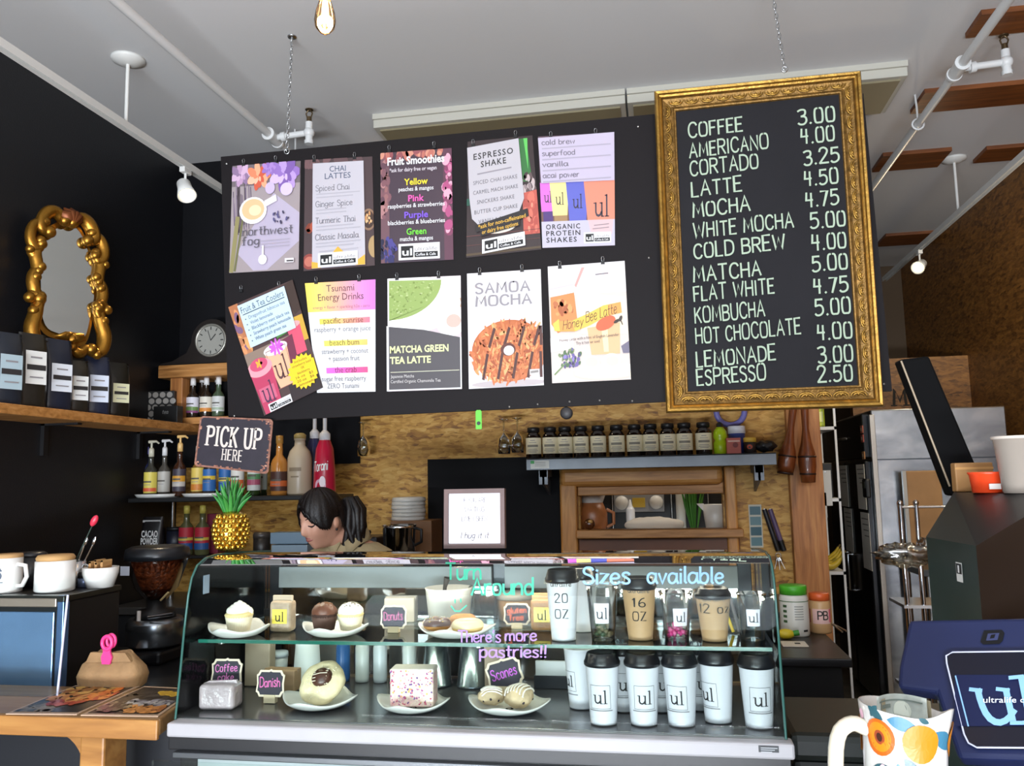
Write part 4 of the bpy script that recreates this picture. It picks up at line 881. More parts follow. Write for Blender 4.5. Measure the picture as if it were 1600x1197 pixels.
m = MB(); m.prism([(-.1, .165), (-.06, .12), (-.06, .165)], JG, -.02, .02); m.build('spout', r)
m = MB(); m.tube([(.065, 0, .15), (.11, 0, .14), (.1, 0, .05), (.055, 0, .04)], .008, JG); m.build('handle', r)
for i, (px, h_, lab) in enumerate(((957, .36, 'steel tool hanging in the kitchen, left of the white bottle'), (1050, .33, 'steel ladle hanging in the kitchen right of the white bottle'), (1108, .4, 'steel spoon hanging in the kitchen beside the pale jug'))):
    z1 = W(px, 760, YK - .05).z + .05; r = thing('hanging_utensil', lab, 'utensil', (kx(px, YK - .06), YK - .03, z1), group='utensils in the kitchen')
    m = MB(); m.cyl((0, 0, 0), (0, 0, -h_), .007, STEEL, n=10); m.build('handle', r)
    m = MB(); m.ell((0, 0, -h_ - .03), (.035, .012, .05), STEEL); m.build('bowl', r)
r = thing('white_pipe', 'upright white pipe in the kitchen behind the pass-through', 'pipe', (kx(1064, YK - .1), YK - .06, zk)); m = MB(); m.cyl((0, 0, 0), (0, 0, .6), .03, mat('#e4e4dc', .4)); m.build('pipe', r)
r = thing('leafy_greens', 'green leafy stalks in the kitchen beside the white pipe', 'plant', KP(1084, YK - .2))
m = MB(); rl = random.Random(5)
for k in range(16):
    x, h_ = rl.uniform(-.05, .05), rl.uniform(.15, .36); m.tube([(x * .4, 0, 0), (x, rl.uniform(-.03, .03), h_ * .6), (x * 1.5, rl.uniform(-.04, .04), h_)], [.004, .012, .002], mat(rl.choice(['#3f7a2c', '#55963a', '#2c5a22']), .5), n=6, flat=.4)
m.build('leaves', r)
r = thing('mixer_dials', 'grey panel with two white dials and a yellow label in the kitchen', 'appliance', (kx(999, YK), YK - .03, W(999, 785, YK).z))
m = MB(); m.box(-.16, .16, -.02, .03, -.06, .06, mat('#9a9ca0', .4)); m.build('panel', r, bevel=.004)
for x in (-.11, .11): m = MB(); m.lathe([(0, .02), (.04, .02), (.045, 0), (0, 0)], mat('#f2f2ee', .3), M=Matrix.Translation((x, -.02, 0)) @ Matrix.Rotation(PI / 2, 4, 'X')); m.build('dial', r)
m = MB(); m.box(-.04, .04, -.024, -.02, -.03, .03, mat('#d8b840', .5)); m.build('label_plate', r)
r = thing('ornament', 'small brown round ornament on the left end of the pass-through sill', 'ornament', (W(921, 829, YB - .1).x, YB - .1, W(921, 829.5, YB - .1).z + .006))
m = MB(); m.ell((0, 0, .03), (.032, .03, .03), mat('#5a3018', .25, coat=.5)); m.build('body', r)
m = MB(); m.ell((.008, -.02, .045), (.014, .012, .012), mat('#c89a58', .3)); m.build('face', r)

# metal shelf on brackets
YSH = 4.4; a, b = W(822, 713, YSH), W(1213, 711, YSH); zs = (a.z + b.z) / 2; cx_ = (a.x + b.x) / 2; hw = (b.x - a.x) / 2
ALU = mat('#84888e', .5, .6, vary=.2, vscale=5)
r = thing('metal_shelf', 'galvanised metal wall shelf over the pass-through', 'shelf', (cx_, YSH, zs))
m = MB(); m.box(-hw, hw, 0, YB - YSH, -.008, 0, ALU); m.box(-hw, hw, 0, .012, -.062, 0, ALU); m.build('shelf_board', r, bevel=.002)
for px in (849, 1187):
    x = W(px, 750, YSH + .05).x - cx_; m = MB(); m.box(x - .02, x + .02, .05, .27, -.1, -.008, ALU); m.box(x - .024, x + .024, .05, .058, -.14, -.062, ALU)
    m.add([(x - .006, .05, -.14), (x + .006, .05, -.14), (x + .006, .3 - .01, -.2), (x - .006, .29, -.2), (x - .006, .05, -.06), (x + .006, .05, -.06), (x + .006, .29, -.06), (x - .006, .29, -.06)], [(0, 1, 2, 3), (4, 7, 6, 5), (0, 4, 5, 1), (1, 5, 6, 2), (2, 6, 7, 3), (3, 7, 4, 0)], ALU); m.build('bracket', r)
m = MB(); x0 = W(829, 720, YSH).x - cx_; x1 = W(858, 720, YSH).x - cx_; m.box(x0, x1, -.001, .0, -.055, -.012, mat('#d8d8d2', .6)); m.box(x0, x0 + .02, -.0016, -.0009, -.028, -.012, mat('#3aa04a', .5))
A = Art(m, plane_map((x0, -.0012, 0), (1, 0, 0), (0, 0, -1)))
for k in range(3): A.line([(.025, .022 + .009 * k), (x1 - x0 - .02, .022 + .009 * k)], .002, TXG)
m.build('price_label', r)
# eleven dark jars with cream labels
AMB = mat('#1a0f0a', .15, coat=.6); CREAM = mat('#f0e6c6', .6)
jx = [834, 860, 883, 908, 935, 964, 992, 1017, 1044, 1070, 1100]
names = 'FENNEL MACA CACAO LUCUMA REISHI CHAGA GINGER MATCHA KELP LIONS HEMP'.split()
def supplement(lab, x, sc=1.0):
    r = thing('supplement_jar', lab, 'jar', (x, YSH + .1, zs), group='dark jars on the metal shelf')
    R = .0425 * sc
    m = MB(); m.lathe([(0, 0), (R * .94, 0), (R, .006), (R, .118), (R * .9, .132), (R * .72, .14), (R * .72, .146), (0, .146)], AMB, n=24); m.build('glass_body', r)
    m = MB(); m.lathe([(0, .172), (R * .74, .172), (R * .8, .168), (R * .8, .146), (0, .146)], BLACK, n=24, flute=.015, nf=24); m.build('cap', r)
    m = MB(); f = lambda z: R + .0006
    m.loft([[Vector(((R + .0006) * math.cos(t), (R + .0006) * math.sin(t), z)) for t in [-PI / 2 - 1.5 + 3.0 * k / 20 for k in range(21)]] for z in (.026, .114)], CREAM, caps=False, closed_ring=False)
    A = Art(m, cone_map(lambda z: R + .0008, -PI / 2)); A.line([(-.012, -.1), (.012, -.1)], .003, TXG); A.line([(-.02, -.088), (.02, -.088)], .002, TXG)
    A.line([(-.026, -.07), (.026, -.07)], .012, mat('#8f8a7c', .6)); A.line([(-.024, -.052), (.024, -.052)], .0025, TXG); A.line([(-.028, -.044), (.028, -.044)], .0025, TXG); A.line([(-.02, -.036), (.02, -.036)], .0025, TXG); m.build('label', r)
    return r
ordn = ['leftmost', 'second from the left', 'third from the left', 'fourth from the left', 'fifth from the left', 'middle one, sixth from either end', 'fifth from the right', 'fourth from the right', 'third from the right', 'second from the right', 'rightmost, next to the green bottle']
j0 = None
for k, px in enumerate(jx):
    x = W(px, 700, YSH + .1).x; lab = 'dark jar with cream label on the metal shelf, ' + ordn[k]
    if j0 is None: j0 = supplement(lab, x)
    else: dup(j0, (x, YSH + .1, zs), lab)
def sx(px): return W(px, 700, YSH + .1).x
r = thing('juice_bottle', 'bright lime green squeeze bottle with black cap on the metal shelf', 'bottle', (sx(1126), YSH + .1, zs))
m = MB(); LIME = mat('#b4d418', .3); m.lathe([(0, 0), (.03, 0), (.036, .01), (.036, .06), (.028, .075), (.036, .09), (.034, .12), (.016, .145), (0, .145)], LIME); m.build('body', r)
m = MB(); m.lathe([(.017, .14), (.017, .16), (.008, .17), (0, .17)], BLACK); m.build('cap', r)
r = thing('red_box', 'small red cardboard box on the metal shelf beside the green bottle', 'box', (sx(1145), YSH + .06, zs))
m = MB(); m.box(-.036, .036, -.03, .03, 0, .082, mat('#b8584a', .5)); A = Art(m, plane_map((0, -.0305, 0), (1, 0, 0), (0, 0, -1))); A.ellipse(.008, -.045, .014, .014, mat('#7a2a28', .5)); A.line([(-.028, -.065), (.028, -.065)], .008, mat('#e0b8a8', .5)); m.build('carton', r, bevel=.002)
r = thing('blue_tub', 'blue tub with white lid on the metal shelf behind the red box', 'tub', (sx(1154), YSH + .17, zs))
m = MB(); m.lathe([(0, 0), (.042, 0), (.044, .11), (0, .11)], mat('#2a3f8c', .35)); m.build('body', r)
m = MB(); m.lathe([(0, .15), (.044, .15), (.046, .145), (.046, .11), (0, .11)], mat('#dfe2ea', .4)); m.build('lid', r)
r = thing('snack_tin', 'small black and yellow tin on the right end of the metal shelf', 'tin', (sx(1172), YSH + .1, zs))
m = MB(); m.lathe([(0, 0), (.032, 0), (.032, .06), (0, .06)], mat('#2c2220', .4)); A = Art(m, cone_map(lambda z: .0325, -PI / 2)); A.ellipse(-.005, -.035, .014, .012, mat('#c8502c', .5)); m.build('body', r)
m = MB(); m.lathe([(0, .084), (.03, .084), (.033, .08), (.033, .06), (0, .06)], mat('#e0b848', .4)); m.build('lid', r)
r = thing('black_bag', 'crumpled black bag lying at the right end of the metal shelf', 'bag', (sx(1196), YSH + .12, zs))
m = MB(); m.ell((0, 0, .037), (.055, .055, .03), mat('#17171a', .4, bump=.6, bscale=30), n=26, k=14, f=lambda x, y, z: 1 + .18 * math.sin(8 * x + 3 * y) * math.cos(6 * y - 4 * z)); m.build('bag_body', r)
# tape roll on the wall
p = W(1141, 643, YB - .03); r = thing('tape_roll', 'violet roll of tape hung on the wall above the metal shelf', 'tape', p)
m = MB(); m.tube([(.075 * math.cos(t), 0, .075 * math.sin(t)) for t in [2 * PI * k / 32 for k in range(32)]], .016, mat('#7a78c0', .4), n=10, closed=True); m.build('ring', r)
m = MB(); m.cyl((0, -.02, .062), (0, .028, .062), .005, STEEL, n=8); m.build('nail', r)
# upside-down stemware
def stem(lab, px, py, tilt=0, Y=YB - .12):
    p = W(px, py, Y); r = thing('wine_glass', lab, 'glass', p, group='hanging wine glasses')
    m = MB(); m.lathe([(.001, 0), (.034, 0), (.034, -.003), (.006, -.01), (.004, -.075), (.012, -.085), (.034, -.11), (.04, -.15), (.034, -.195), (.033, -.195), (.0385, -.15), (.032, -.112), (.01, -.09), (0, -.088)], CLEAR); m.build('bowl_and_stem', r)
    m = MB(); m.tube([(0, .12 - (YB - Y) * 0, -.004), (0, -.045, -.004)], .003, STEEL, n=6); m.build('hanging_rail', r)
stem('upside-down wine glass hanging left of the coloured syrup pumps region, over the strand board', 568, 660); stem('upside-down wine glass hanging left of the dark jars, first of two', 787, 655); stem('upside-down wine glass hanging left of the dark jars, nearer the jars', 808, 653)
# things on the strand board right of the pass-through
p = W(1181, 822, YB - .005); r = thing('wall_decal', 'tall teal sticker on the strand board right of the pass-through', 'sticker', p)
m = MB(); m.box(-.034, .034, 0, .004, -.115, .115, mat('#c8c4b4', .6)); A = Art(m, plane_map((0, 0, 0), (1, 0, 0), (0, 0, -1)))
for k in range(4): A.poly([(-.028, -.105 + .055 * k), (-.028, -.06 + .055 * k), (.028, -.06 + .055 * k), (.028, -.105 + .055 * k)], mat(['#54737c', '#6a8a90', '#3f626e', '#5d8088'][k], .6))
m.build('sheet', r)
for k, (px, py, col, lab) in enumerate(((1205, 828, '#1a1820', 'black marker pen hung on the strand board, left of two'), (1214, 828, '#5a4668', 'purple marker pen hung on the strand board, right of two'))):
    p = W(px, py, YB - .02); r = thing('marker_pen', lab, 'pen', p, group='marker pens on the strand board'); d = Vector((.03, 0, -.11))
    m = MB(); m.cyl(-d, d * .5, .013, mat(col, .4)); m.build('barrel', r); m = MB(); m.cyl(d * .5, d, .014, BLACK); m.build('cap', r)
    m = MB(); m.cyl(-d, -d + Vector((0, .022, .0)), .004, STEEL, n=6); m.build('hook', r)
p = W(1216, 868, YB - .02); r = thing('key_bunch', 'small bunch of keys on a nail beside the display case', 'keys', p)
m = MB(); m.tube([(.014 * math.cos(t), 0, .014 * math.sin(t)) for t in [2 * PI * k / 14 for k in range(14)]], .002, STEEL, n=6, closed=True); m.build('ring', r)
for k in range(3): m = MB(); a_ = -.3 + .35 * k; d = Vector((math.sin(a_), -.1 * k, -math.cos(a_))); m.cyl(d * .012, d * .03, .011, STEEL, n=12); m.tube([d * .03, d * .075], .004, mat('#e8e4dc', .3), flat=.4); m.build('key', r)
# two turned wooden clubs hung on the post
TURN = ramp_mat('turned_wood', [(0.3, '#5c2a12'), (0.7, '#8c4a22')], 1, rough=.35, bump=.05, scale=6, mscale=(8, 8, 1.5), coat=.3)
for k, (px, py, px2, py2, lab) in enumerate(((1239, 640, 1227, 738, 'turned brown wooden club hung on the post, left of the pair'), (1257, 640, 1263, 754, 'turned brown wooden club hung on the post, right of the pair'))):
    a, b = W(px, py, YB - .14), W(px2, py2, YB - .14); d = b - a; L = d.length; M = d.to_track_quat('-Z', 'Y').to_matrix().to_4x4()
    r = thing('wooden_club', lab, 'club', a, group='wooden clubs on the post')
    m = MB(); m.lathe([(0, .02), (.018, .015), (.02, 0), (.017, -.1), (.026, -.17), (.042, -.23), (.045, -.25), (.045, -.3), (.04, -.34), (.036, -L), (0, -L - .003)], TURN, M=M); m.build('club_body', r)
    m = MB(); m.lathe([(.0445, -.254), (.0468, -.252), (.0468, -.246), (.0444, -.244)], mat('#2c140a', .5), M=M, closed=True); m.lathe([(.0395, -.344), (.0418, -.342), (.0418, -.336), (.041, -.334)], mat('#2c140a', .5), M=M, closed=True); m.build('groove_band', r)
    m = MB(); m.tube([M @ Vector((0, 0, .01)), M @ Vector((0, .03, .04)), Vector((0, .07, .03))], .003, BLACK, n=6); m.build('hanging_cord', r)

# ---- left: bracketed plank shelves, clock, syrups
p0, p1 = WX(0, 641, -2.7), WX(275, 652, -2.7); zsh = (p0.z + p1.z) / 2
r = thing('plank_shelf', 'thick pine plank shelf along the black wall under the gilded mirror', 'shelf', (XL, 3.2, zsh))
m = MB(); m.box(0, .27, -1.4, YB - 3.2 - .005, -.045, 0, PINE); m.build('plank', r, bevel=.004)
for y in (-.6, .35, 1.1): m = MB(); m.box(0, .02, y - .015, y + .015, -.2, -.045, BLACK); m.box(.0, .2, y - .015, y + .015, -.055, -.045, BLACK); m.build('bracket', r)
XSH = XL + .214
# coffee bags in a row on it
def bag(lab, px, py, h, w, body, labcol, tilt=0, win=(.2, .68), side=False):
    p = WX(px, py, XSH); w *= .64; tilt = tilt or -.35; r = thing('coffee_bag', lab, 'bag', (XSH, p.y, zsh), rz=PI / 2 + tilt, group='coffee bags on the plank shelf')
    bm_ = mat(body, .38, bump=.25, bscale=18); rings = []
    for t in (0, .04, .3, .6, .8, .92, 1):
        z = t * h; d = (.031, .035, .036, .032, .021, .009, .003)[(0, .04, .3, .6, .8, .92, 1).index(t)]; ww = w / 2 * (1 - .06 * t)
        rings.append([Vector((ww * cx0 * (1 + .02 * math.sin(7 * t + k)), d * cy0, z)) for k, (cx0, cy0) in enumerate(((-1, -.6), (-.7, -1), (0, -1.12), (.7, -1), (1, -.6), (1, .6), (.7, 1), (0, 1.1), (-.7, 1), (-1, .6)))])
    m = MB(); m.loft(rings, bm_); m.build('pouch', r)
    m = MB(); m.box(-w * .46, w * .46, -.006, .006, h * .93, h * .955, BLACK); m.build('tie_strip', r)
    m = MB(); w2 = w * .36; fy = lambda z: -(.0455 - .007 * max(0, z / h - .55) / .3 * 1.6)
    m.add([(-w2, fy(h * win[0]) , h * win[0]), (w2, fy(h * win[0]), h * win[0]), (w2, fy(h * win[1]), h * win[1]), (-w2, fy(h * win[1]), h * win[1])], [(0, 1, 2, 3)], mat(labcol, .5))
    A = Art(m, plane_map((0, fy(h * win[1]) - .001, h * win[1]), (1, 0, 0), (0, (fy(h * win[0]) - fy(h * win[1])) / (h * (win[1] - win[0])), -1))); H = h * (win[1] - win[0])
    A.line([(-w2 * .5, H * .2), (w2 * .5, H * .2)], H * .05, TXG); A.line([(-w2 * .75, H * .5), (w2 * .75, H * .5)], H * .16, TXT); A.line([(-w2 * .6, H * .8), (w2 * .6, H * .8)], H * .04, TXG); m.build('label', r)
bag('navy coffee bag with pale blue label at the left edge, under the mirror', 6, 640, .31, .2, '#1c222c', '#a8bcc4')
bag('brown black coffee bag with narrow white label, second on the plank', 45, 640, .33, .2, '#201d18', '#e4e4e0', win=(.3, .75))
bag('navy coffee bag with large white label in the middle of the row', 86, 640, .33, .21, '#1a2030', '#dfe4ec', win=(.25, .64))
bag('dark coffee bag with slim white label, fourth on the plank', 118, 640, .25, .16, '#221f1a', '#e0e2e0', win=(.22, .68), tilt=-.5)
bag('navy coffee bag with slim pale label, turned aside, fifth on the plank', 149, 640, .29, .19, '#20263a', '#d4dcec', win=(.2, .66), tilt=-.6)
bag('black coffee bag with small cream label, last on the plank', 182, 640, .28, .18, '#16140f', '#d9d8b4', win=(.25, .6), tilt=-.5)
# card box with round lids pattern, black box, in the corner
r = thing('patterned_box', 'black box printed with pale circles at the corner end of the plank shelf', 'box', (W(250, 640, 4.45).x, 4.45, zsh), rz=.15)
m = MB(); m.box(-.11, .11, -.06, .06, 0, .2, mat('#1c1b1a', .5)); A = Art(m, plane_map((-.105, -.0605, .197), (1, 0, 0), (0, 0, -1)))
for i in range(5):
    for j in range(5):
        if i + j < 6 or i > 1: A.ellipse(.02 + .042 * i + (.02 if j % 2 else 0), .02 + .037 * j, .0175, .017, mat('#9a9690', .5), h=2)
m.build('carton', r, bevel=.002)
r = thing('tea_box', 'small black box with faint lettering in front of the circle patterned box', 'box', (W(263, 640, 4.33).x, 4.33, zsh))
m = MB(); m.box(-.075, .075, -.03, .03, 0, .1, mat('#121212', .45)); A = Art(m, plane_map((0, -.0305, .06), (1, 0, 0), (0, 0, -1))); A.pen('tea', 0, .005, .022, mat('#8a8a88', .6), 'c', w=.1, slant=.2); m.build('carton', r, bevel=.002)
# wooden two-tier shelf on the back wall behind the board's left edge
YWS = 4.42; zt0 = W(300, 569, YWS).z; zt1 = W(300, 652, YWS).z; x0 = W(247, 580, YWS).x; x1 = W(385, 580, YWS).x
r = thing('wall_shelf', 'orange pine two tier shelf in the corner behind the left end of the board', 'shelf', (x0, YWS, zt1))
m = MB(); m.box(0, x1 - x0, 0, YB - YWS, zt0 - zt1 - .075, zt0 - zt1, PINE); m.build('top_plank', r, bevel=.004)
m = MB(); m.box(.09, x1 - x0, 0, YB - YWS, -.04, 0, PINE); m.build('lower_plank', r, bevel=.004)
m = MB(); xx = W(264, 600, YWS).x - x0; m.box(xx - .005, xx + .075, .02, .1, 0, zt0 - zt1 - .075, PINE_V); m.build('upright', r, bevel=.004)
# mantel clock
p = (W(338, 540, 4.55).x, 4.55, zt0); r = thing('mantel_clock', 'dark wooden mantel clock on the corner shelf, partly behind the board', 'clock', p)
pts = [(-.34, 0), (.34, 0), (.34, .02), (.25, .035), (.16, .08), (.13, .14)] + [(.13 * math.cos(t), .15 + .13 * math.sin(t)) for t in [PI * k / 12 for k in range(13)]] + [(-.13, .14), (-.16, .08), (-.25, .035), (-.34, .02)]
m = MB(); m.prism(pts, mat('#1c1512', .4), -.06, .06); m.build('case', r, bevel=.004)
m = MB(); m.lathe([(0, .062), (.088, .062), (.09, .07), (.1, .07), (.102, .06), (0, .06)], mat('#a8a49a', .3, .6), M=Matrix.Translation((0, 0, .15)) @ Matrix.Rotation(PI / 2, 4, 'X')); m.build('bezel', r)
m = MB(); A = Art(m, plane_map((0, -.0635, .15), (1, 0, 0), (0, 0, -1), .0004)); A.ellipse(0, 0, .086, .086, mat('#9a9890', .4))
for k in range(12): t = k * PI / 6; A.line([(.065 * math.sin(t), .065 * math.cos(t)), (.08 * math.sin(t), .08 * math.cos(t))], .006, INK, h=3)
A.line([(0, 0), (.03, -.035)], .006, INK, h=4); A.line([(0, 0), (-.02, -.06)], .004, INK, h=4); m.build('dial', r)
# bottles
def bottle(lab, loc, h, R, glass, labcol, cap, capcol, neck=.3, group=None, stripes=(), pump=False, lz=(.12, .5), sq=False):
    r = thing('syrup_bottle', lab, 'bottle', loc, group=group); nh = h * (1 - neck)
    m = MB(); m.lathe([(0, 0), (R * .95, 0), (R, h * .015), (R, nh * .8), (R * .85, nh * .9), (R * .42, nh * 1.02), (R * .36, h * .95), (R * .4, h * .955), (R * .4, h), (0, h)], mat(glass, .12, coat=.5), n=20); m.build('glass_body', r)
    m = MB()
    m.loft([[Vector(((R + .0008) * math.cos(t), (R + .0008) * math.sin(t), z * h)) for t in [-PI / 2 - 1.7 + 3.4 * k / 18 for k in range(19)]] for z in lz], mat(labcol, .5), caps=False, closed_ring=False)
    A = Art(m, cone_map(lambda z: R + .001, -PI / 2))
    for (z0, z1, col) in stripes:
        for k in range(10): u0, u1 = -R * 1.5 + R * 3 * k / 10, -R * 1.5 + R * 3 * (k + 1) / 10; A.poly([(u0, -z1 * h), (u0, -z0 * h), (u1, -z0 * h), (u1, -z1 * h)], mat(col, .5), h=2)
    zc = (lz[0] + lz[1]) / 2 * h; A.line([(-R * .6, -zc - .02 * h), (R * .6, -zc - .02 * h)], .035 * h, mat('#5a544c', .6), h=3); A.line([(-R * .5, -zc + .05 * h), (R * .5, -zc + .05 * h)], .012 * h, TXG, h=3); m.build('label', r)
    if cap == 'cap': m = MB(); m.lathe([(0, h + .02), (R * .42, h + .018), (R * .44, h), (R * .44, h - .025), (0, h - .025)], mat(capcol, .4), n=16); m.build('cap', r)
    else:
        m = MB(); pc = mat(capcol, .35); m.lathe([(0, h + .03), (R * .3, h + .03), (R * .42, h + .02), (R * .42, h - .02), (0, h - .02)], pc, n=14); m.cyl((0, 0, h + .02), (0, 0, h + .06), .006, pc, n=8); m.tube([(-.016, 0, h + .064), (.03, 0, h + .066), (.05, -.01, h + .055)], [.01, .007, .005], pc, n=8); m.build('pump', r)
    return r
gu = 'syrups on the upper corner shelf'
for k, (px, Y, lc, st, lab) in enumerate(((301, 4.5, '#d8d4dc', ((.2, .3, '#6a8a4a'), (.14, .2, '#8a4a7a')), 'leftmost'), (322, 4.5, '#e0d8c8', ((.16, .26, '#d88a3a'),), 'second from the left'), (341, 4.5, '#d8d8d4', ((.2, .26, '#a8b8a0'),), 'half hidden by the board'), (315, 4.6, '#dcdcdc', (), 'behind the front pair'), (339, 4.62, '#dcdcdc', (), 'rearmost by the board edge'))):
    bottle('white capped syrup bottle on the corner shelf, ' + lab, (W(px, 640, Y).x, Y, zt1), .222 if k < 3 else .25, .036, '#2a2018' if k != 2 else '#4a5a44', lc, 'cap', '#e4e2e0', stripes=st, group=gu, lz=(.16, .56))
# black rack with two tiers of syrups
YR = 4.3; zr = W(330, 776, YR).z; x0, x1 = XL + .03, W(532, 772, YR).x; zw = .92
WCAB = mat('#1a1a1c', .5)
a0, a1 = XL + .02, xP - .16
r = thing('back_counter', 'dark worktop cabinet running along the back wall behind the display case', 'counter', (0, 4.3, 0))
m = MB(); xm = W(318, 950, 4.1).x; m.box(a0, xm, -.2, .38, .06, zw - .04, WCAB); m.box(xm, a1, -.2, .38, .06, zw - .04, mat('#a88c5c', .6, vary=.2, vscale=5)); m.build('cabinet', r, bevel=.003); m = MB(); m.box(a0, a1, -.24, .38, zw - .04, zw, mat('#3c3a38', .3)); m.build('worktop', r, bevel=.004)
m = MB(); m.box(a0, a1, -.15, .38, 0, .06, BLACK); m.build('plinth', r)
r = thing('syrup_rack', 'black two tier syrup rack standing on the back counter', 'rack', ((x0 + x1) / 2, YR, zw)); hw = (x1 - x0) / 2
m = MB(); m.box(-hw, hw, -.12, .2, zr - zw - .025, zr - zw, BLACK); m.build('top_tray', r, bevel=.004)
zr2 = W(330, 866, YR).z
m = MB(); m.box(-hw, hw, -.1, .2, zr2 - zw - .015, zr2 - zw, BLACK); m.build('middle_tray', r, bevel=.003)
for px in (205, 243, 528):
    x = W(px, 800, YR).x - (x0 + x1) / 2; m = MB(); m.cyl((x, -.1 if px != 243 else .17, 0), (x, -.1 if px != 243 else .17, zr - zw - .025), .009, mat('#c9c9c9', .25, .9), n=12); m.build('post', r)
m = MB(); x = hw - .02; m.cyl((x, .17, 0), (x, .17, zr - zw - .025), .009, mat('#c9c9c9', .25, .9), n=12); m.build('post', r)
PL = []
for k, (px, lab) in enumerate(((248, 'left of two'), (322, 'right of two'))):
    r = thing('oval_tray', 'white oval tray under the syrup bottles on the rack, ' + lab, 'tray', (W(px, 770, YR - .02).x, YR - .02, zr), group='white oval trays')
    m = MB(); m.lathe([(0, .004), (.1, .006), (.13, .02), (.135, .02), (.12, 0), (0, 0)], CERAMIC, sy=.8); m.build('tray_body', r); PL.append(r)
gr = 'syrup bottles on the black rack'; zt = zr + .006
for (px, Y, h, R, gl, lc, cp, cc, st, lz, lab) in (
    (227, YR + .1, .27, .034, '#20284a', '#2a3060', 'cap', '#7a78c8', ((.2, .3, '#c8c8e0'),), (.1, .45), 'purple capped navy syrup bottle at the left end of the rack'),
    (235, YR - .03, .245, .036, '#3a3a34', '#d9c85a', 'pump', '#c8c4b0', ((.12, .2, '#d8603a'),), (.08, .56), 'syrup bottle with yellow label and pump at the left of the rack'),
    (256, YR - .0, .25, .034, '#4a4640', '#b4b0a8', 'pump', '#d8d8d8', (), (.1, .56), 'clear syrup bottle with grey label and pump on the rack'),
    (280, YR - .02, .27, .036, '#3a2014', '#3a3440', 'pump', '#d8b070', ((.3, .42, '#c8902c'), (.2, .3, '#b8b0a8')), (.1, .56), 'amber syrup bottle with dark label and tan pump on the rack'),
    (309, YR - .02, .26, .036, '#7a5a2a', '#d8bc5a', 'cap', '#d8d4c8', ((.12, .25, '#c87a2c'),), (.1, .6), 'syrup bottle with yellow orange label just left of the tin sign'),
    (327, YR - .03, .26, .036, '#2a2a30', '#2c64a4', 'cap', '#202024', ((.34, .42, '#d8b83c'),), (.1, .56), 'syrup bottle with blue and yellow label under the tin sign'),
    (352, YR + .02, .26, .036, '#2a2a24', '#2c64a4', 'cap', '#202024', ((.3, .38, '#d8c04c'),), (.1, .56), 'blue labelled syrup bottle half behind the tin sign, second of its kind'),
    (371, YR - .02, .28, .036, '#7a3018', '#e0dcd4', 'cap', '#202024', ((.14, .3, '#d8683a'),), (.08, .6), 'syrup bottle with white and orange label under the right of the tin sign'),
    (397, YR - .02, .3, .036, '#2a3a1c', '#c8ccc8', 'pump', '#c8ccd0', ((.2, .3, '#a8506a'), (.3, .4, '#5a8a5a')), (.1, .6), 'green glass syrup bottle with pale label right of the tin sign'),
    (408, YR + .1, .32, .034, '#3a4a30', '#a8b0a8', 'pump', '#c8ccd0', (), (.1, .5), 'rear green syrup bottle with pump behind the others by the tin sign'),
    (436, YR - .02, .31, .046, '#b87a38', '#4a2c24', 'cap', '#b0803c', ((.16, .26, '#c8602c'),), (.08, .42), 'orange caramel sauce bottle with dark label on the rack')):
    bottle(lab, (W(px, 765, Y).x, Y, zt if px < 390 else zr), h, R, gl, lc, cp, cc, stripes=st, lz=lz, group=gr)
r = thing('sauce_bottle', 'beige round shouldered sauce bottle on the right of the rack', 'bottle', (W(468, 765, YR).x, YR, zr))
m = MB(); m.lathe([(0, 0), (.062, 0), (.066, .01), (.066, .2), (.055, .24), (.03, .27), (.028, .3), (.032, .3), (.032, .315), (0, .315)], mat('#b8a890', .35)); A = Art(m, cone_map(lambda z: .0665, -PI / 2)); A.line([(-.03, -.14), (.03, -.14)], .02, mat('#8a7a64', .6)); A.line([(-.02, -.1), (.02, -.1)], .008, mat('#8a7a64', .6)); m.build('body', r)
m = MB(); m.lathe([(0, .34), (.02, .34), (.033, .33), (.033, .31), (0, .31)], mat('#b09a60', .4)); m.build('cap', r)
def pumpsauce(lab, px, Y, col, h, R, script):
    r = thing('pump_bottle', lab, 'bottle', (W(px, 770, Y).x, Y, zr), group='tall pump sauce bottles')
    m = MB(); m.lathe([(0, 0), (R, 0), (R * 1.03, .01), (R * .95, h * .45), (R * .8, h * .8), (R * .55, h * .93), (R * .4, h), (0, h)], mat(col, .3, coat=.3), n=24)
    if script:
        A = Art(m, cone_map(lambda z: R * .98, -PI / 2, step=.0012)); A.pen('Torani', 0, -h * .42, .05, WHITE, 'c', w=.14, slant=.3, rot=-.12, width=R * 1.3); A.ellipse(.0, -.05, .03, .035, mat('#e0b0c4', .5)); A.ellipse(.012, -.07, .016, .03, mat('#f0e0e6', .5))
    m.build('body', r); W_ = mat('#e2e2e6', .35)
    m = MB(); m.lathe([(0, h + .04), (R * .2, h + .04), (R * .5, h + .02), (R * .5, h - .02), (0, h - .02)], W_, n=18); m.cyl((0, 0, h + .03), (0, 0, h + .13), .011, W_, n=12)
    m.tube([(-.06, -.01, h + .132), (0, 0, h + .138), (.03, 0, h + .136)], [.006, .012, .009], W_, n=10); m.build('pump', r)
pumpsauce('tall red pump sauce bottle on the right end of the rack above the barista', 507, YR - .02, '#b81a3a', .31, .06, True)
pumpsauce('tall navy pump sauce bottle behind the red one', 491, YR + .13, '#28284a', .33, .055, False)
